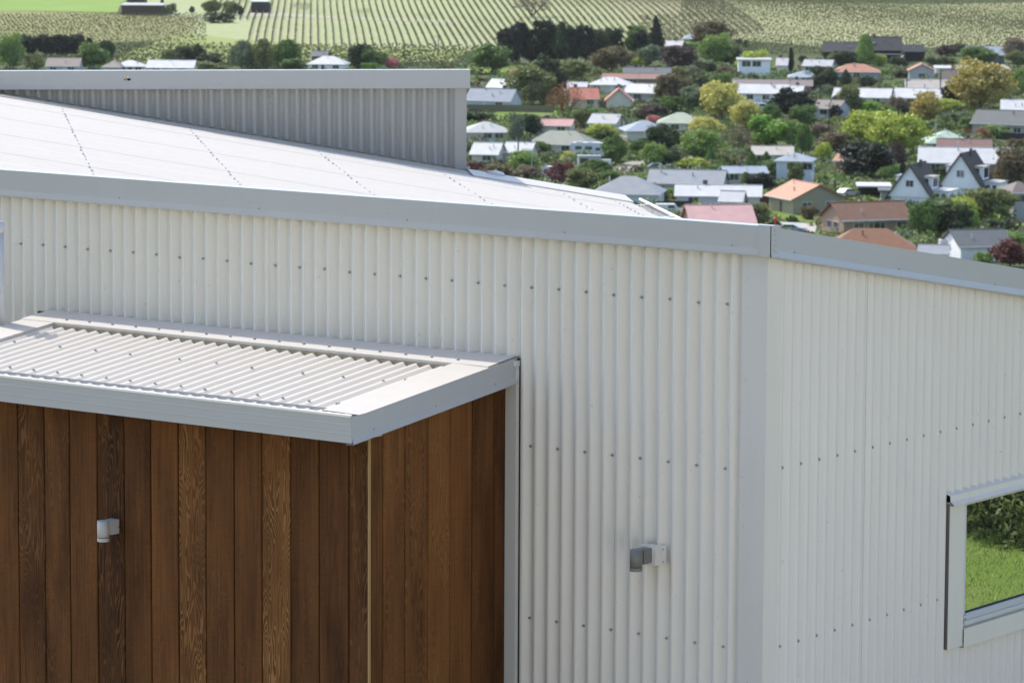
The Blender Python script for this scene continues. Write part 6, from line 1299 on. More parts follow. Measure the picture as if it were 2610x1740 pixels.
def village_house(d):
    root = empty(d['n'], d['p'], d['r'])
    tag(root, d['l'], {'house': 'house', 'garage': 'garage', 'carport': 'carport', 'garden_shed': 'shed', 'farm_shed': 'shed'}[d['n']], 'village houses' if d['n'] == 'house' else None)
    L, W, h, rh, ov = d['L'] / 2, d['W'] / 2, d['h'], d['rh'], d['ov']
    t = d['t']
    mb = MB()
    if d['n'] == 'carport':
        for sx in (-1, 0, 1):
            MB().box(sx * L * .95 - .06, sx * L * .95 + .06, -W + .1, -W + .22, 0, h).build('post', d['wc'], root)
        mb.box(-L, L, W - .1, W, 0, h)
    elif t == 'gable':
        n = 0
        mb.v = [(-L, -W, 0), (L, -W, 0), (L, W, 0), (-L, W, 0), (-L, -W, h), (L, -W, h), (L, W, h), (-L, W, h), (-L, 0, h + rh - .12), (L, 0, h + rh - .12)]
        mb.f = [(0, 1, 5, 4), (2, 3, 7, 6), (1, 2, 6, 9, 5), (3, 0, 4, 8, 7), (0, 3, 2, 1)]
    else:
        mb.box(-L, L, -W, W, 0, h)
    mb.build('wall', d['wc'], root)
    th = .14
    mb = MB()
    sl = rh / (W)
    def slab(pts, up_=th):
        n = len(mb.v); k = len(pts)
        mb.v += [(x, y, z) for x, y, z in pts] + [(x, y, z - up_) for x, y, z in pts]
        mb.f.append(tuple(range(n, n + k))); mb.f.append(tuple(range(n + k, n + 2 * k))[::-1])
        for i in range(k):
            j = (i + 1) % k
            mb.f.append((n + i, n + k + i, n + k + j, n + j))
    e = h - sl * ov + .02; top = h + rh + .02
    X, Y = L + ov, W + ov
    if t == 'gable':
        slab([(-X, -Y, e), (X, -Y, e), (X, 0, top), (-X, 0, top)]); slab([(X, Y, e), (-X, Y, e), (-X, 0, top), (X, 0, top)])
    elif t == 'hip':
        r = max(.2, L - W * .9)
        slab([(-X, -Y, e), (X, -Y, e), (r, 0, top), (-r, 0, top)]); slab([(X, Y, e), (-X, Y, e), (-r, 0, top), (r, 0, top)])
        slab([(X, -Y, e), (X, Y, e), (r, 0, top)]); slab([(-X, Y, e), (-X, -Y, e), (-r, 0, top)])
    else:
        slab([(-X, -Y, h + rh * .4), (X, -Y, h + rh * .4), (X, Y, h + rh), (-X, Y, h + rh)], .25)
    rf = mb.build('roof', d['rc'], root)
    if t == 'gable':
        mb = MB(); mb.box(-X, X, -.16, .16, top - .02, top + .05); mb.build('ridge_cap', d['rc'], rf)
    if t != 'flat' and d['wc'] != 'black_wall':
        mb = MB(); mb.box(-X, X, -Y - .12, -Y - .003, e - th - .03, e + .0); mb.build('gutter', 'gutter_white', root)
    for (cx_, cy_, cw, chh) in d['ch']:
        mb = MB(); mb.box(cx_ - cw / 2, cx_ + cw / 2, cy_ - cw / 2, cy_ + cw / 2, h, h + chh); mb.box(cx_ - cw * .6, cx_ + cw * .6, cy_ - cw * .6, cy_ + cw * .6, h + chh, h + chh + .15)
        mb.build('chimney', 'chimney_brick', rf)
    rh_ = random.Random(int(abs(d['p'][0] * 7 + d['p'][1] * 3)))
    if t != 'flat' and d['n'] == 'house':
        for _ in range(rh_.choice((1, 1, 2, 3))):
            fx, fy = rh_.uniform(-.6, .6) * L, rh_.uniform(-.7, -.1) * W
            fz = h + rh * (1 - abs(fy) / W)
            MB().cyl((fx, fy, fz - .2), (fx, fy, fz + rh_.uniform(.35, .8)), .09, .09, 8).cyl((fx, fy, fz + .5), (fx, fy, fz + .62), .16, .16, 8).build('vent_pipe', rh_.choice(('lamp_metal', 'roof_white', 'chimney_brick')), rf)
        if rh_.random() < .3 and not d['ch'] and t == 'gable':
            fx = rh_.uniform(-.7, .7) * L
            MB().box(fx - .4, fx + .4, .1, .7, h + rh * .5, h + rh + .8).build('chimney', 'chimney_brick', rf)
        if d['L'] > 7:
            dx = rh_.uniform(-.2, .2) * L
            dr = MB().box(dx - .45, dx + .45, -W - .05, -W - .002, 0.15, 2.1).build('door', rh_.choice(('door_dark', 'window_white', 'chimney_brick')), root)
            MB().box(dx + .3, dx + .36, -W - .09, -W - .051, 1.0, 1.1).build('handle', 'lamp_metal', dr)
    for wspec in (d['w'] or ('f-.6 f.55' if d['L'] > 5 and d['n'] == 'house' and d['wc'] != 'black_wall' else '')).split():
        face = wspec[0]; upw = wspec.endswith('u'); fr_ = float(wspec[1:].rstrip('u'))
        ww, wh = (1.7, 1.15) if not upw else (2.4, 1.5)
        z0 = .95 if not upw else h - 1.9
        if h > 3.3 and not upw: z0 = h - 1.75
        wm = MB(); pm = MB()
        if face in 'fb':
            s_ = -1 if face == 'f' else 1
            cx_ = fr_ * L; y = s_ * W
            y0, y1 = sorted((y, y + s_ * .07)); wm.box(cx_ - ww / 2 - .08, cx_ + ww / 2 + .08, y0, y1, z0 - .08, z0 + wh + .08)
            y0, y1 = sorted((y + s_ * .071, y + s_ * .085))
            pbs = ((cx_ - ww / 2, cx_ - .04, y0, y1, z0, z0 + wh), (cx_ + .04, cx_ + ww / 2, y0, y1, z0, z0 + wh))
        else:
            s_ = 1 if face == 'r' else -1
            cy_ = fr_ * W; x = s_ * L
            x0, x1 = sorted((x, x + s_ * .07)); wm.box(x0, x1, cy_ - ww / 2 - .08, cy_ + ww / 2 + .08, z0 - .08, z0 + wh + .08)
            x0, x1 = sorted((x + s_ * .071, x + s_ * .085))
            pbs = ((x0, x1, cy_ - ww / 2, cy_ - .04, z0, z0 + wh), (x0, x1, cy_ + .04, cy_ + ww / 2, z0, z0 + wh))
        wo = wm.build('window', 'window_white', root)
        for pb in pbs: MB().box(*pb).build('pane', 'far_glass', wo)
    return root
houses = {}
for d in HOUSES:
    houses[d['l']] = village_house(d)
def find(s_):
    return [o for l_, o in houses.items() if s_ in l_][0]
# small extras seen on single roofs
def roof_child(o): return [c for c in o.children if c.name.startswith('roof')][0]
for key, x, y, z, sx, sy, sz, nm, mt_ in (('large black barn-like', -2.6, -3.2, 6.15, .9, .5, .12, 'skylight', 'roof_white'), ('black barn wing', 1.8, -3.0, 4.65, .8, .5, .12, 'skylight', 'roof_white'), ('white domed skylight', .8, -1.5, 3.3, 1.6, 1.2, .5, 'skylight', 'roof_white')):
    mb = MB(); mb.box(x - sx / 2, x + sx / 2, y - sy / 2, y + sy / 2, z - sz, z + sz); mb.build(nm, mt_, roof_child(find(key)))
for key, x, y, z0, z1 in (('mint-green', -2.5, -1.5, 3.2, 5.6), ('bright orange tiled', 1.5, 0.5, 5, 6.6), ('wide white iron', -1.5, -1.0, 4.0, 6.0), ('reddish-brown roof', -1, 0, 4, 5.3), ('grey gable roof behind the large', -5, -1, 3, 5.2), ('white gable roof between the paired', 1, 0, 4, 5.2)):
    mb = MB(); mb.cyl((x, y, z0), (x, y, z1), .14, seg=8); mb.cyl((x, y, z1), (x, y, z1 + .25), .24, seg=8); mb.build('flue', 'lamp_metal', roof_child(find(key)))
o_ = find('black barn-like')
mb = MB(); mb.box(-3.5, 5.6, -7.4, -5.6, 2.7, 2.9); mb.build('verandah_roof', 'roof_bluegrey', o_)

# twin steep-gabled houses
def steep_gable(label, p, rot, wd, ht, dp):
    root = tag(empty('steep_gabled_house', (p[0], p[1], p[2] - .05), YAW + rot), label, 'house', 'steep white gabled houses')
    b = 1.3
    mb = MB(); hw = wd / 2
    mb.v = [(-hw, 0, b), (hw, 0, b), (0, 0, ht - .15), (-hw, dp, b), (hw, dp, b), (0, dp, ht - .15)]
    mb.f = [(0, 1, 2), (4, 3, 5), (0, 3, 4, 1)]
    mb.box(-hw + .8, hw - .8, .3, dp - .3, 0, b)
    wl = mb.build('wall', 'white_wall', root)
    mb = MB()
    for s_ in (-1, 1):
        e = hw + .35
        ez = b - .35 * (ht - b) / hw
        pts = [(s_ * e, -.45, ez), (s_ * e, dp + .4, ez), (0, dp + .4, ht), (0, -.45, ht)]
        n = len(mb.v)
        mb.v += pts + [(x - s_ * .18, y, z - .14) for x, y, z in pts]
        mb.f += [(n, n + 1, n + 2, n + 3), (n + 7, n + 6, n + 5, n + 4)] + [(n + i, n + 4 + i, n + 4 + (i + 1) % 4, n + (i + 1) % 4) for i in range(4)]
    rf = mb.build('roof', 'roof_brown_dark', root)
    for s_ in (-1, 1):
        zb, zt = b + (ht - b) * .22, b + (ht - b) * .58
        xo = hw * .78
        mb = MB(); x0, x1 = sorted((s_ * xo, s_ * hw * .30)); mb.box(x0, x1, dp * .30, dp * .72, zb, zt)
        dm = mb.build('dormer', 'white_wall', root)
        mb = MB(); x0, x1 = sorted((s_ * (xo + .3), s_ * hw * .28)); mb.box(x0, x1, dp * .28, dp * .74, zt, zt + .16); mb.build('dormer_roof', 'roof_tan' if s_ > 0 else 'roof_bluegrey', dm)
        if s_ > 0:
            MB().box(xo, xo + .06, dp * .36, dp * .66, zb + .35, zt - .25).build('window', 'far_glass', dm); MB().box(hw * .45, hw * .62, dp * .30 - .06, dp * .30, zb + .5, zt - .25).build('window', 'far_glass', dm)
    mb = MB(); mb.box(-.75, .75, -.07, 0, b + (ht - b) * .30, b + (ht - b) * .52); wo = mb.build('window', 'window_white', root)
    mb = MB(); z0, z1 = b + (ht - b) * .32, b + (ht - b) * .50
    MB().box(-.65, -.05, -.10, -.072, z0, z1).build('pane', 'far_glass', wo); MB().box(.05, .65, -.10, -.072, z0, z1).build('pane', 'far_glass', wo)
    mb = MB(); mb.box(.3, .75, dp * .5, dp * .5 + .45, ht - 1.2, ht + .5); mb.build('chimney', 'chimney_brick', rf)
    mb = MB(); mb.box(hw - .6, hw + 2.2, dp * .25, dp * .9, 0, 2.3); ax_ = mb.build('annexe', 'white_wall', root)
    mb = MB(); mb.box(hw - .9, hw + 2.5, dp * .22, dp * .93, 2.3, 2.5); mb.build('annexe_roof', 'roof_white', ax_)
    MB().box(hw - .2, hw + .5, dp * .25 - .06, dp * .25, .9, 1.9).build('window', 'far_glass', ax_); MB().box(hw + 1.0, hw + 1.7, dp * .25 - .06, dp * .25, .9, 1.9).build('window', 'far_glass', ax_)
    return root
tiled('roof_brown_dark', (.075, .060, .050), .35, .7)
steep_gable('steep white A-shaped gable house, the left and nearer of two', SPOTS['aframe_a'], math.radians(-23), 8.6, 7.2, 9.0)
steep_gable('steep white A-shaped gable house, the right and farther of two', SPOTS['aframe_b'], math.radians(-23), 9.0, 7.8, 9.0)

# ------------------------------------------------------------------ trees and bushes
def unit(v):
    return v / np.maximum(np.linalg.norm(v, axis=-1, keepdims=True), 1e-9)
def leaf_quads(p, nrm, size, rg_, asp=1.0):
    a = unit(np.cross(nrm, rg_.normal(size=p.shape))); b = np.cross(nrm, a)
    s_ = size[:, None]
    q = np.stack([p - a * s_ - b * s_ * asp, p + a * s_ - b * s_ * asp, p + a * s_ + b * s_ * asp, p - a * s_ + b * s_ * asp], 1)
    return q.reshape(-1, 3)
def crown_mesh(name, kind, seed, airy=False):
    r = np.random.default_rng(seed)
    P = []; Nn = []; Sz = []
    asp = 1.0
    if kind in ('round', 'bush', 'hedge'):
        nl = {'round': 27, 'bush': 17, 'hedge': 16}[kind]
        z0 = {'round': .12, 'bush': -.12, 'hedge': .0}[kind]
        for k in range(nl):
            if kind == 'hedge':
                c = np.array([r.uniform(-.42, .42), r.uniform(-.1, .1), r.uniform(.3, .72)]); rad = r.uniform(.12, .2); sc = np.array([1, .8, 1.9])
            else:
                # lobes spread evenly over an uneven egg, a few inside it
                zz = 1 - 2 * (k + .5) / nl; th = k * 2.39996 + r.uniform(-.4, .4)
                lim = math.sqrt(1 - zz * zz); rr = r.uniform(.24, .36) if k % 5 else r.uniform(.05, .15)
                c = np.array([math.cos(th) * rr * lim, math.sin(th) * rr * lim, .5 + z0 * .5 + zz * rr * 1.15]); rad = r.uniform(.07, .22); sc = np.array([1, r.uniform(.8, 1.2), r.uniform(.6, .95)])
            n = int((2400 if kind == 'round' else 1900) * rad * (.55 if airy else 1))
            d = unit(r.normal(size=(n, 3)))
            q = c + d * rad * sc * np.where(r.uniform(size=(n, 1)) < .12, r.uniform(1.05, 1.4, (n, 1)), r.uniform(.5, 1.06, (n, 1)))
            P.append(q); Nn.append(unit(d + r.normal(size=(n, 3)) * .8)); Sz.append(r.uniform(.012, .028, n))
    elif kind in ('conifer', 'column'):
        n = 5200
        z = r.uniform(.04, 1, n)
        lay = (z * (9 if kind == 'conifer' else 5)) % 1
        rad = (.5 * (1 - z) ** .85 * (1.12 - .42 * lay) + .02) if kind == 'conifer' else .46 * np.sin(np.clip(z, .02, 1) ** .7 * 3.0) ** .6
        th = r.uniform(0, 6.283, n); rad = rad * r.uniform(.6, 1.05, n) * (1 + .16 * np.sin(th * 3 + z * 17))
        P.append(np.stack([np.cos(th) * rad, np.sin(th) * rad, z], -1))
        Nn.append(unit(np.stack([np.cos(th), np.sin(th), .4 + 0 * th], -1) + r.normal(size=(n, 3)) * .7)); Sz.append(r.uniform(.010, .024, n))
    elif kind == 'willow':
        for k in range(60):
            th = r.uniform(0, 6.283); rr = r.uniform(.05, .46); zt = .98 - rr * .75 + r.uniform(-.1, .04)
            n = 80; t = r.uniform(0, 1, n) ** 1.2
            z = zt - t * (zt - r.uniform(.05, .25))
            q = np.stack([math.cos(th) * rr + r.normal(size=n) * .035, math.sin(th) * rr + r.normal(size=n) * .035, z], -1)
            P.append(q); Nn.append(unit(r.normal(size=(n, 3)) * np.array([1, 1, .3]))); Sz.append(r.uniform(.008, .018, n))
        asp = 1.8
    elif kind == 'palm':
        for k in range(26):
            th = r.uniform(0, 6.283); n = 46; t = np.linspace(.05, 1, n)
            rise = r.uniform(.1, .5)
            x = np.cos(th) * t * .5; y = np.sin(th) * t * .5; z = .55 + rise * np.sin(t * 2.4) - .28 * t ** 2
            q = np.stack([x, y, z], -1)
            for s_ in (-1, 1):
                o = np.stack([-np.sin(th) * s_ * .035 + 0 * t, np.cos(th) * s_ * .035 + 0 * t, -.02 + 0 * t], -1)
                P.append(q + o * (1.1 - t)[:, None]); Nn.append(unit(r.normal(size=(n, 3)) * .5 + np.array([0, 0, 1]))); Sz.append(r.uniform(.008, .014, n))
        asp = 2.0
    elif kind == 'bare':
        n = 1500
        d = unit(r.normal(size=(n, 3))); d[:, 2] = np.abs(d[:, 2]) * 1.1 - .12
        q = np.array([0, 0, .42]) + d * np.array([.47, .47, .55]) * (r.uniform(.25, 1, (n, 1)) ** .5)
        P.append(q); Nn.append(unit(r.normal(size=(n, 3)))); Sz.append(r.uniform(.005, .011, n))
    P = np.concatenate(P); Nn = np.concatenate(Nn); Sz = np.concatenate(Sz)
    if kind in ('round', 'bush'):
        P[:, 0] *= .5 / np.quantile(np.abs(P[:, 0]), .985); P[:, 1] *= .5 / np.quantile(np.abs(P[:, 1]), .985)
        P[:, 2] = np.clip(P[:, 2], .0, None) / np.quantile(P[:, 2], .992)
    q = leaf_quads(P, Nn, Sz, r, asp)
    n = len(P)
    faces = [(4 * i, 4 * i + 1, 4 * i + 2, 4 * i + 3) for i in range(n)]
    me = bpy.data.meshes.new(name); me.from_pydata(q.tolist(), [], faces)
    me.materials.append(None)
    return me
def trunk_mesh(kind, seed):
    rr = random.Random(seed); mb = MB()
    if kind == 'bare':
        def br(p, d, l, r_, lev):
            q = p + d * l
            mb.cyl(p, q, r_, r_ * .6, 5, False)
            if lev == 0: return
            for _ in range(3 if lev > 1 else 4):
                nd = (d + Vector((rr.gauss(0, .45), rr.gauss(0, .45), rr.gauss(.12, .25)))).normalized()
                br(p + d * l * rr.uniform(.55, 1), nd, l * rr.uniform(.6, .85), r_ * .55, lev - 1)
        for k in range(5):
            a = k * 1.26 + rr.uniform(-.3, .3)
            br(Vector((0, 0, 0)), Vector((math.cos(a) * .45, math.sin(a) * .45, 1)).normalized(), .30, .016, 4)
    else:
        mb.cyl((0, 0, -.02), (.01, .005, .42), .035, .022, 7)
        for k in range(6):
            a = k * 1.05 + rr.uniform(-.3, .3); e = rr.uniform(.14, .26)
            mb.cyl((.006, .003, rr.uniform(.22, .40)), (math.cos(a) * e, math.sin(a) * e, rr.uniform(.5, .78)), .015, .005, 5)
    me = bpy.data.meshes.new('trunk'); me.from_pydata(mb.v, [], mb.f); me.materials.append(MATS['bark'])
    return me
NVAR = dict(round=7, bush=4, hedge=1, conifer=2, column=2, willow=2, palm=1, bare=2)
AIRY = [crown_mesh('crown', 'round', 400 + i, True) for i in range(4)]
CROWNS = {k: [crown_mesh('crown', k, 11 * i + len(k)) for i in range(n)] for k, n in NVAR.items()}
TRUNKS = {k: [trunk_mesh(k, 5 * i + 2) for i in range(2)] for k in NVAR}
LEAF = dict(dark=(.045, .068, .028), mid=(.095, .155, .042), light=(.16, .235, .065), yg=(.29, .34, .065), yel=(.40, .38, .12), gold=(.36, .30, .095), red=(.13, .045, .042), orange=(.26, .12, .065), olive=(.135, .155, .060), pink=(.55, .22, .24), grey=(.16, .20, .125), twig=(.17, .135, .10), purple=(.085, .060, .055), black=(.022, .031, .021), bright=(.15, .27, .042), brown=(.135, .110, .058))
for k_, c_ in LEAF.items():
    leafy('leaf_' + k_, tuple(min(.8, q * (1.3 if k_ in ('mid', 'light', 'yg', 'olive', 'bright', 'yel') else 1.12)) for q in c_))
plain('bark_orange', (.17, .075, .04), .95, .1); plain('bark_brown', (.12, .092, .07), .95, .1)
rp = random.Random(17)
for i, (kind, nm, colr, x, y, z, w_, h_, turn, label, grp, cat) in enumerate(PLANTS):
    root = tag(empty(nm, (x, y, z), turn), label, cat, grp)
    wf = rp.uniform(1.1, 1.36)
    for which, me in (('trunk' if kind not in ('bush', 'hedge') else 'stem', TRUNKS[kind][i % 2]), ('crown' if kind not in ('bush', 'hedge') else 'foliage', AIRY[i % 4] if kind == 'round' and colr in ('yel', 'gold', 'yg', 'light', 'brown', 'twig', 'pink') else CROWNS[kind][i % NVAR[kind]])):
        o = bpy.data.objects.new(which, me)
        o.scale = (w_ * wf, w_ * (1 if kind == 'hedge' else rp.uniform(.95, 1.2)), h_ * rp.uniform(1.04, 1.14))
        link(o, root)
        if which in ('crown', 'foliage'):
            o.material_slots[0].link = 'OBJECT'; o.material_slots[0].material = MATS['leaf_' + colr]
        elif kind == 'bare':
            o.material_slots[0].link = 'OBJECT'; o.material_slots[0].material = MATS['bark_orange' if colr == 'orange' else 'bark_brown']
    if kind == 'hedge': root.rotation_euler = (0, 0, YAW)

# low garden growth between the houses that nobody could count
ru = np.random.default_rng(77)
foot = [(d['p'][0], d['p'][1], math.hypot(d['L'], d['W']) / 2 + 2.2) for d in HOUSES] + [(p[0], p[1], 5.5) for p in SPOTS.values()]
clear = [[(x, y) for x, y in pts] for nm, m_, lf, pts in SHEETS if nm in ('lawn', 'road', 'driveway')]
def inside(x, y, pts):
    c = False; j = len(pts) - 1
    for i in range(len(pts)):
        if (pts[i][1] > y) != (pts[j][1] > y) and x < (pts[j][0] - pts[i][0]) * (y - pts[i][1]) / (pts[j][1] - pts[i][1]) + pts[i][0]: c = not c
        j = i
    return c
for mi, (cname, nmound) in enumerate((('mid', 900), ('olive', 800), ('dark', 800), ('brown', 380), ('light', 420), ('grey', 300))):
    Q = []; cnt = 0
    while cnt < nmound:
        s = ru.uniform(585, 1140); t = ru.uniform(-.025 if s < 1000 else -.14, .145) * s
        x, y = xy(s, t)
        if any((x - a) ** 2 + (y - b) ** 2 < (c * .86) ** 2 for a, b, c in foot) or any(inside(x, y, q) for q in clear): continue
        cnt += 1
        z = float(ground_st(s, t)); w_ = ru.uniform(.8, 2.8); h_ = ru.uniform(.5, 1.0) * min(2.4, w_); n = 72
        d = unit(ru.normal(size=(n, 3))); d[:, 2] = np.abs(d[:, 2])
        p = np.array([x, y, z]) + d * np.array([w_, w_, h_]) * ru.uniform(.6, 1.05, (n, 1))
        Q.append(leaf_quads(p, unit(d + ru.normal(size=(n, 3)) * .7), ru.uniform(.10, .26, n), ru))
    Q = np.concatenate(Q)
    o = mesh_obj('undergrowth', Q.tolist(), [(4 * i, 4 * i + 1, 4 * i + 2, 4 * i + 3) for i in range(len(Q) // 4)], 'leaf_' + cname)
    tag(o, {'mid': 'fresh green', 'olive': 'olive', 'dark': 'dark green', 'brown': 'brownish', 'light': 'pale green', 'grey': 'grey-green'}[cname] + ' low garden growth between the village houses', 'undergrowth', kind='stuff')

# ------------------------------------------------------------------ poles, lamps, fences
for kind, x, y, z, h_, label in POLES:
    root = tag(empty(kind, (x, y, z), YAW + .3), label, 'pole' if kind == 'utility_pole' else 'street lamp', 'utility poles in the village' if kind == 'utility_pole' else 'street lamps in the village')
    if kind == 'utility_pole':
        mb = MB(); mb.cyl((0, 0, -.5), (0, 0, h_), .17, .12, 10); mb.build('pole', 'pole_wood', root)
        mb = MB(); mb.box(-1.1, 1.1, -.07, .07, h_ - .75, h_ - .6); ca = mb.build('crossarm', 'pole_wood', root)
        for q in (-1, -.5, .5, 1): MB().cyl((q, 0, h_ - .6), (q, 0, h_ - .42), .05, seg=6).build('insulator', 'lamp_metal', ca)
    elif 'globe' in label:
        mb = MB(); mb.cyl((0, 0, -.3), (0, 0, h_ - .3), .07, .05, 8); mb.build('post', 'lamp_metal', root)
        mb = MB(); mb.cyl((0, 0, h_ - .35), (0, 0, h_ - .15), .14, .24, 10); mb.cyl((0, 0, h_ - .15), (0, 0, h_ + .08), .24, .10, 10); mb.build('globe', 'roof_white', root)
    else:
        mb = MB(); mb.cyl((0, 0, -.3), (0, 0, h_ - .4), .08, .06, 8); pts = [(0, 0, h_ - .4), (-.12, 0, h_ - .12), (-.45, 0, h_), (-1.5, 0, h_ + .02)]
        for a, b in zip(pts, pts[1:]): mb.cyl(a, b, .06, .055, 8)
        mb.build('post', 'lamp_metal', root)
        mb = MB(); mb.box(-2.0, -1.3, -.14, .14, h_ - .06, h_ + .08); mb.build('lamp_head', 'lamp_metal', root)
for k_, c_ in dict(fence_olive=(.17, .155, .095), fence_maroon=(.115, .040, .036), fence_brown=(.17, .135, .11), fence_dark=(.045, .042, .040), fence_grey=(.20, .17, .155)).items():
    plain(k_, c_, .9, .1, .25, 2.0)
for x0, y0, x1, y1, z, h_, mt_, label in FENCES:
    a = Vector((x0, y0, 0)); b = Vector((x1, y1, 0)); d = b - a; L_ = d.length
    root = tag(empty('timber_fence', (x0, y0, z - .05), math.atan2(d.y, d.x)), label, 'fence', 'garden fences')
    npan = max(1, int(round(L_ / 2.4))); pl = L_ / npan
    mb = MB(); rf_ = random.Random(int(x0 * 10))
    pm = bpy.data.meshes.new('panel'); q = MB()
    q.box(0, pl, -.014, .014, 0, h_)
    pm.from_pydata(q.v, [], q.f); pm.materials.append(MATS[mt_])
    qm = bpy.data.meshes.new('post'); q = MB(); q.box(-.06, .06, -.02, .10, 0, h_ + .06); qm.from_pydata(q.v, [], q.f); qm.materials.append(MATS[mt_])
    for k in range(npan):
        o = bpy.data.objects.new('panel', pm); o.location = (k * pl, 0, 0); link(o, root)
        o = bpy.data.objects.new('post', qm); o.location = (k * pl, 0, 0); link(o, root)

# power lines between neighbouring poles
plain('wire', (.03, .03, .03), .6)
PP = {l_: Vector((x, y, z + h_ - .45)) for k_, x, y, z, h_, l_ in POLES}
def wire(a, b, label):
    a = [p for l_, p in PP.items() if a in l_][0]; b = [p for l_, p in PP.items() if b in l_][0]
    mb = MB(); pts = [a.lerp(b, i / 12) - Vector((0, 0, 1.2 * (1 - (2 * i / 12 - 1) ** 2))) for i in range(13)]
    for p, q in zip(pts, pts[1:]): mb.cyl(p, q, .022, seg=4, caps=False)
    return tag(mb.build('power_line', 'wire'), label, 'power line', 'overhead power lines')
wire('left one of the two dark', 'right one of the two dark', 'thin sagging wire between the two dark poles by the white gables')
wire('thin utility pole behind', 'left one of the two dark', 'thin wire running from the village middle to the left dark pole')
wire('grey utility pole left of two', 'grey utility pole right of two', 'thin wire between the two grey poles below the vineyard')

# ------------------------------------------------------------------ vehicles
plain('car_white', (.66, .66, .66), .3, .5, .03); plain('car_silver', (.36, .37, .38), .3, .5, .03); plain('car_blue', (.10, .16, .26), .3, .5, .03); plain('tyre', (.02, .02, .02), .9); plain('caravan_white', (.60, .62, .64), .45); plain('trailer_grey', (.34, .36, .38), .55); plain('post_red', (.55, .04, .02), .5); plain('lamp_red', (.4, .02, .02), .4)
def wheels(root, xs, ys, r_=.33):
    for x in xs:
        for y in ys:
            mb = MB(); mb.cyl((x, y - .1, r_), (x, y + .1, r_), r_, seg=14); w1 = mb.build('wheel', 'tyre', root)
            mb = MB(); mb.cyl((x, y - .105, r_), (x, y + .105, r_), r_ * .55, seg=10); mb.build('rim', 'lamp_metal', w1)
def car(name, label, cat, spot, rot, prof, glass, mat, length, width=1.8, group='parked vehicles'):
    root = tag(empty(name, spot, YAW + rot), label, cat, group)
    mb = MB(); hw = width / 2
    mb.sweep(prof, [((0, -hw, 0), (1, 0, 0), (0, 0, 1)), ((0, hw, 0), (1, 0, 0), (0, 0, 1))], closed=True)
    body = mb.build('body', mat, root)
    for (a, b, c, d) in glass:
        for s_ in (-1, 1):
            y = s_ * (hw + .012)
            mb = MB(); mb.quad((a[0], y, a[1]), (b[0], y, b[1]), (c[0], y, c[1]), (d[0], y, d[1])); mb.build('window', 'far_glass', body)
    wheels(root, (-length * .30, length * .30), (-hw + .05, hw - .05))
    for s_ in (-1, 1):
        mb = MB(); mb.box(length / 2 - .04, length / 2 + .02, s_ * hw * .75 - .18, s_ * hw * .75 + .18, .62, .78); mb.build('headlight', 'roof_white', root)
        mb = MB(); mb.box(-length / 2 - .02, -length / 2 + .04, s_ * hw * .8 - .14, s_ * hw * .8 + .14, .65, .85); mb.build('tail_light', 'lamp_red', root)
    return root
CARP = [(-2.15, .3), (-2.2, .85), (-2.0, 1.0), (-1.35, 1.45), (.15, 1.47), (1.0, 1.0), (2.05, .85), (2.2, .6), (2.15, .3)]
CARG = [((-1.75, 1.02), (-.25, 1.02), (-.25, 1.38), (-1.3, 1.38)), ((-.15, 1.02), (.8, 1.02), (.12, 1.38), (-.15, 1.38))]
UTEP = [(-2.5, .4), (-2.5, 1.05), (-.75, 1.05), (-.6, 1.75), (.55, 1.75), (1.05, 1.15), (2.4, 1.0), (2.5, .45)]
UTEG = [((-.5, 1.15), (.45, 1.15), (.4, 1.62), (-.45, 1.62)), ((.5, 1.15), (.92, 1.15), (.55, 1.62), (.45, 1.62))]
car('silver_pickup', 'silver pickup truck parked in front of the large black barn', 'pickup', SPOTS['ute'], .2, UTEP, UTEG, 'car_silver', 5.0, 1.85)
car('silver_car', 'silver car parked on the drive left of the brown brick house', 'car', SPOTS['silver_car'], -.2, CARP, CARG, 'car_silver', 4.4)
car('white_van', 'small white van behind the gutter end near the pink iron roof', 'van', SPOTS['white_van'], .1, [(-2.2, .3), (-2.2, 1.9), (1.1, 1.92), (1.7, 1.2), (2.3, 1.0), (2.3, .3)], [((-.2, 1.2), (1.0, 1.2), (.85, 1.7), (-.2, 1.7))], 'car_white', 4.5)
car('white_car', 'white car beside the flat white carport', 'car', SPOTS['white_car'], .7, CARP, CARG, 'car_white', 4.4)
car('blue_car', 'dark blue car half hidden by bushes near the street lamp', 'car', SPOTS['parked_car'], .1, CARP, CARG, 'car_blue', 4.4)
car('parked_van', 'white vehicle parked under the white two-window house', 'van', SPOTS['boat'], 0, [(-2.4, .3), (-2.4, 2.0), (1.2, 2.02), (1.8, 1.2), (2.4, 1.0), (2.4, .3)], [((-.2, 1.25), (1.1, 1.25), (.95, 1.8), (-.2, 1.8))], 'car_white', 4.7)
car('box_truck', 'white-topped truck below the low grey garage roof', 'truck', SPOTS['truck'], .05, [(-3.2, .5), (-3.2, 2.7), (1.6, 2.7), (1.65, 2.2), (2.4, 2.15), (2.9, 1.3), (3.0, .5)], [((1.75, 1.3), (2.6, 1.3), (2.35, 2.0), (1.75, 2.0))], 'car_white', 6.0, 2.1)
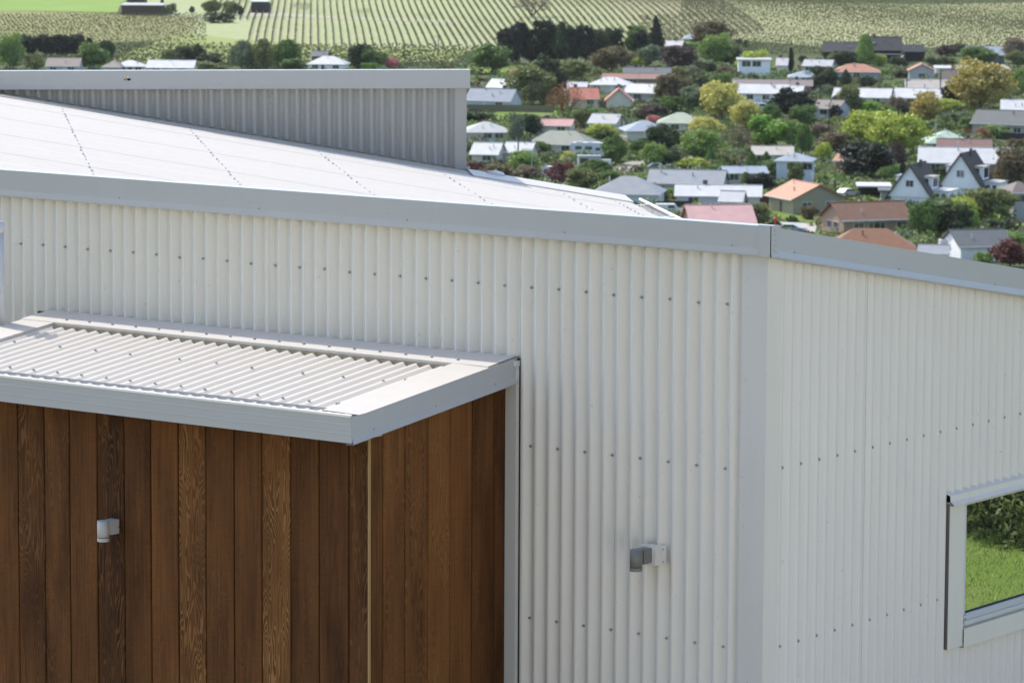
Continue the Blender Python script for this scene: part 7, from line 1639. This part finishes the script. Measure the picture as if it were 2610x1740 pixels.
# motorhome, caravan and boxy trailer
s_ = SPOTS['motorhome']
root = car('motorhome', 'long white motorhome with a rounded roof below the grey-green hip roof', 'motorhome', s_, -.1, [(-3.5, .4), (-3.55, 2.6), (-3.2, 2.9), (2.0, 3.0), (3.1, 2.85), (3.3, 2.2), (2.5, 2.0), (3.2, 1.2), (3.6, 1.0), (3.6, .4)], [((-2.6, 1.5), (-1.2, 1.5), (-1.2, 2.2), (-2.6, 2.2)), ((-.6, 1.5), (.9, 1.5), (.9, 2.2), (-.6, 2.2)), ((1.6, 1.35), (2.8, 1.35), (2.4, 1.95), (1.6, 1.95))], 'caravan_white', 7.0, 2.3)
MB().box(-2.4, -1.2, -.5, .5, 2.88, 3.15).build('roof_vent', 'roof_white', root); MB().box(.0, .8, -.4, .4, 2.9, 3.12).build('roof_vent', 'roof_white', root)
s_ = SPOTS['caravan']
root = tag(empty('caravan', s_, YAW - .5), 'small rounded white caravan behind the dark red bush', 'caravan', 'parked vehicles')
mb = MB(); hw = 1.05
mb.sweep([(-1.7, .5), (-1.85, 1.3), (-1.65, 2.25), (-1.1, 2.5), (1.0, 2.52), (1.6, 2.2), (1.8, 1.3), (1.7, .5)], [((0, -hw, 0), (1, 0, 0), (0, 0, 1)), ((0, hw, 0), (1, 0, 0), (0, 0, 1))], closed=True)
b_ = mb.build('body', 'caravan_white', root)
for q in ((-1.2, -.4, -hw - .03, -hw, 1.3, 2.0), (-.1, .9, -hw - .03, -hw, 1.3, 2.0), (-1.88, -1.80, -.7, .7, 1.4, 2.0)): MB().box(*q).build('window', 'far_glass', b_)
wheels(root, (0,), (-.95, .95)); mb = MB(); mb.box(1.7, 2.9, -.05, .05, .45, .55); mb.build('drawbar', 'tyre', root)
s_ = SPOTS['trailer']
root = tag(empty('horse_trailer', s_, YAW + .12), 'boxy grey trailer in front of the white motorhome', 'trailer', 'parked vehicles')
mb = MB(); mb.box(-3.3, 1.2, -1.05, 1.05, .5, 2.6); b_ = mb.build('body', 'trailer_grey', root)
mb = MB(); mb.box(-3.4, 1.3, -1.12, 1.12, 2.6, 2.7); mb.build('roof', 'roof_pale', b_)
mb = MB(); mb.box(-3.0, -1.4, -1.08, -1.05, 1.2, 2.2); mb.build('window', 'far_glass', b_)
mb = MB(); mb.box(1.2, 3.2, -.9, .9, .5, 1.9); mb.build('front_box', 'car_white', root)
wheels(root, (-1.4, -.6), (-1.0, 1.0))
s_ = SPOTS['red_post']
root = tag(empty('red_post', s_), 'small bright red post showing just above the grey fascia corner', 'post')
mb = MB(); mb.cyl((0, 0, 0), (0, 0, 1.9), .16, .16, 10); mb.build('shaft', 'post_red', root)
mb = MB(); mb.cyl((0, 0, 1.9), (0, 0, 2.05), .34, .34, 12); mb.cyl((0, 0, 2.05), (0, 0, 2.35), .34, .05, 12); mb.build('cap', 'post_red', root)

# ------------------------------------------------------------------ vineyards
leafy('vine_leaf', (.15, .155, .085), .5, .2); earth('vine_soil', (.30, .26, .16), (.34, .30, .19), None, .3)
VD = math.radians(-3.0)
def row_xy(q, al):
    """row offset q (m, to the right) and distance al along the row, in camera-ground terms"""
    s = al * math.cos(VD) - q * math.sin(VD); t = al * math.sin(VD) + q * math.cos(VD)
    return s, t
rv = np.random.default_rng(31)
def vine_row(q, a0, a1):
    n = max(4, int((a1 - a0) / 1.5))
    al = np.linspace(a0, a1, n)
    s, t = row_xy(q, al); z = ground_st(s, t); x, y = xy(s, t)
    root = empty('vine_row', (float(x[0]), float(y[0]), float(z[0])))
    ox, oy, oz = float(x[0]), float(y[0]), float(z[0])
    sv = []; sf = []
    for k, off in enumerate((-.15, .55)):
        s2, t2 = row_xy(q + off, al); x2, y2 = xy(s2, t2); z2 = ground_st(s2, t2) + .14
        sv += np.stack([x2 - ox, y2 - oy, z2 - oz], -1).tolist()
    sf = [(i, n + i, n + i + 1, i + 1) for i in range(n - 1)]
    mesh_obj('soil_strip', sv, sf, 'vine_soil', root)
    m = n * 5
    aa = rv.uniform(a0, a1, m); hh = rv.uniform(.35, 1.25, m); s2, t2 = row_xy(q + rv.normal(size=m) * .12, aa); x2, y2 = xy(s2, t2); z2 = ground_st(s2, t2)
    p = np.stack([x2 - ox, y2 - oy, z2 - oz + hh], -1)
    qd = leaf_quads(p, unit(rv.normal(size=(m, 3))), rv.uniform(.07, .18, m), rv)
    mesh_obj('vines', qd.tolist(), [(4 * i, 4 * i + 1, 4 * i + 2, 4 * i + 3) for i in range(m)], 'vine_leaf', root)['kind'] = 'stuff'
    mb = MB()
    for i in range(0, n, 4):
        mb.box(float(x[i]) - ox - .06, float(x[i]) - ox + .06, float(y[i]) - oy - .06, float(y[i]) - oy + .06, float(z[i]) - oz, float(z[i]) - oz + 1.7)
    tag(mb.build('stakes', 'pole_wood', root), kind='stuff')
    return root
nrow = 0
for k in range(78):
    q = -38 + 2.5 * k
    # lower block ends along a slant at the bottom, a grass track crosses it, the upper block runs out over the rise
    lo = 1226 + max(0, -(q + 10)) * 0.9 + max(0, q - 70) * 1.0
    for a0, a1, part_ in ((lo, 1352, 'lower'), (1366, 1640, 'upper')):
        if q > 48 and part_ == 'lower':
            a1 = 1372
        if a1 - a0 < 12: continue
        if part_ == 'lower' and q < -22: continue
        r_ = vine_row(q, a0, a1)
        tag(r_, 'row of staked vines in the striped %s vineyard block' % part_, 'vine row', 'striped vineyard rows, %s block' % part_)
        nrow += 1
def vine_block(name, label, s0, s1, t0, t1, dirn, gap, step, seed, size=.17, hgt=1.1, keep=None, mat='vine_leaf'):
    r = np.random.default_rng(seed)
    cs, sn = math.cos(dirn), math.sin(dirn)
    R_ = math.hypot(s1 - s0, t1 - t0) / 2 + 5; cs0, ct0 = (s0 + s1) / 2, (t0 + t1) / 2
    a = np.arange(-R_, R_, gap); b = np.arange(-R_, R_, step)
    A_, B_ = np.meshgrid(a, b); A_ = A_.ravel(); B_ = B_.ravel() + r.uniform(-.3, .3, A_.size)
    s = cs0 + B_ * cs - A_ * sn; t = ct0 + B_ * sn + A_ * cs
    ok = (s > s0) & (s < s1) & (t > t0) & (t < t1)
    if keep is not None: ok &= keep(s, t)
    s = s[ok]; t = t[ok]; n = s.size
    z = ground_st(s, t); x, y = xy(s, t)
    P_ = np.concatenate([np.stack([x + r.normal(size=n) * .12, y + r.normal(size=n) * .12, z + hgt * r.uniform(.3, 1.15, n)], -1) for _ in range(2)])
    qd = leaf_quads(P_, unit(r.normal(size=(2 * n, 3)) * np.array([1, 1, .25])), r.uniform(.5, 1.1, 2 * n) * size, r, 1.5)
    o = mesh_obj(name, qd.tolist(), [(4 * i, 4 * i + 1, 4 * i + 2, 4 * i + 3) for i in range(2 * n)], mat)
    return tag(o, label, 'vines', kind='stuff')
leafy('vine_leaf_olive', (.12, .13, .065), .4, .2)
vine_block('vines', 'dense young vines covering the far right slope', 1205, 1620, 38, 240, math.radians(66), 2.6, 0.9, 3, keep=lambda s, t: t > 38 + (s - 1205) * .045 + 14 * (s > 1380), mat='vine_leaf_olive')
vine_block('vines', 'dense olive-toned vines on the left field', 1215, 1400, -215, -100, math.radians(80), 2.3, 1.5, 4, keep=lambda s, t: t < -.083 * s + 4, mat='vine_leaf_olive')
vine_block('vines', 'yellow-green vines with posts below the striped vineyard', 1118, 1228, -150, 2, math.radians(14), 2.4, 1.9, 5, size=.26, mat='vine_leaf_olive')

# ------------------------------------------------------------------ bumblebee in flight before the upper parapet
plain('bee_dark', (.015, .012, .010), .8); plain('bee_yellow', (.45, .26, .03), .8)
bp_ = (-2.551, -1.299, -0.967)
root = tag(empty('bumblebee', bp_, YAW), 'tiny bumblebee hovering in front of the upper grey fascia', 'bee')
def blob(name, mat, parent, c, rx, ry, rz_):
    mb = MB(); ns, nr = 10, 6
    mb.v.append((c[0] - rx, c[1], c[2]))
    for i in range(1, nr):
        a = math.pi * i / nr
        for j in range(ns):
            b = 2 * math.pi * j / ns
            mb.v.append((c[0] - rx * math.cos(a), c[1] + ry * math.sin(a) * math.cos(b), c[2] + rz_ * math.sin(a) * math.sin(b)))
    mb.v.append((c[0] + rx, c[1], c[2])); e = len(mb.v) - 1
    for j in range(ns):
        mb.f.append((0, 1 + (j + 1) % ns, 1 + j)); mb.f.append((e, e - ns + j, e - ns + (j + 1) % ns))
        for i in range(nr - 2):
            a = 1 + i * ns; mb.f.append((a + j, a + (j + 1) % ns, a + ns + (j + 1) % ns, a + ns + j))
    return mb.build(name, mat, parent, True)
blob('abdomen', 'bee_dark', root, (.006, 0, 0), .009, .006, .006)
blob('thorax', 'bee_yellow', root, (-.005, 0, .001), .006, .0055, .0055)
blob('head', 'bee_dark', root, (-.012, 0, -.001), .0035, .0035, .0035)
for s_ in (-1, 1):
    mb = MB(); mb.quad((-.003, s_ * .003, .005), (-.008, s_ * .012, .012), (.001, s_ * .016, .013), (.004, s_ * .006, .006)); mb.build('wing', 'lamp_metal', root)

# ------------------------------------------------------------------ light haze over the valley
hz, hnt, hb = new_mat('valley_haze')
hnt.nodes.remove(hb)
pv_ = hnt.nodes.new('ShaderNodeVolumePrincipled')
pv_.inputs['Color'].default_value = (0.93, 0.95, 0.97, 1); pv_.inputs['Density'].default_value = 0.000022
pv_.inputs['Anisotropy'].default_value = 0.2
hnt.links.new(pv_.outputs['Volume'], hnt.nodes['Material Output'].inputs['Volume'])
c4 = [xy(s, t) for s, t in ((-150, -3000), (-150, 3000), (3100, 3000), (3100, -3000))]
vv = [(x, y, -68) for x, y in c4] + [(x, y, 80) for x, y in c4]
o = mesh_obj('haze', vv, [(0, 3, 2, 1), (4, 5, 6, 7), (0, 1, 5, 4), (1, 2, 6, 5), (2, 3, 7, 6), (3, 0, 4, 7)], hz)
tag(o, 'thin pale haze in the air over the valley', 'haze', kind='stuff')
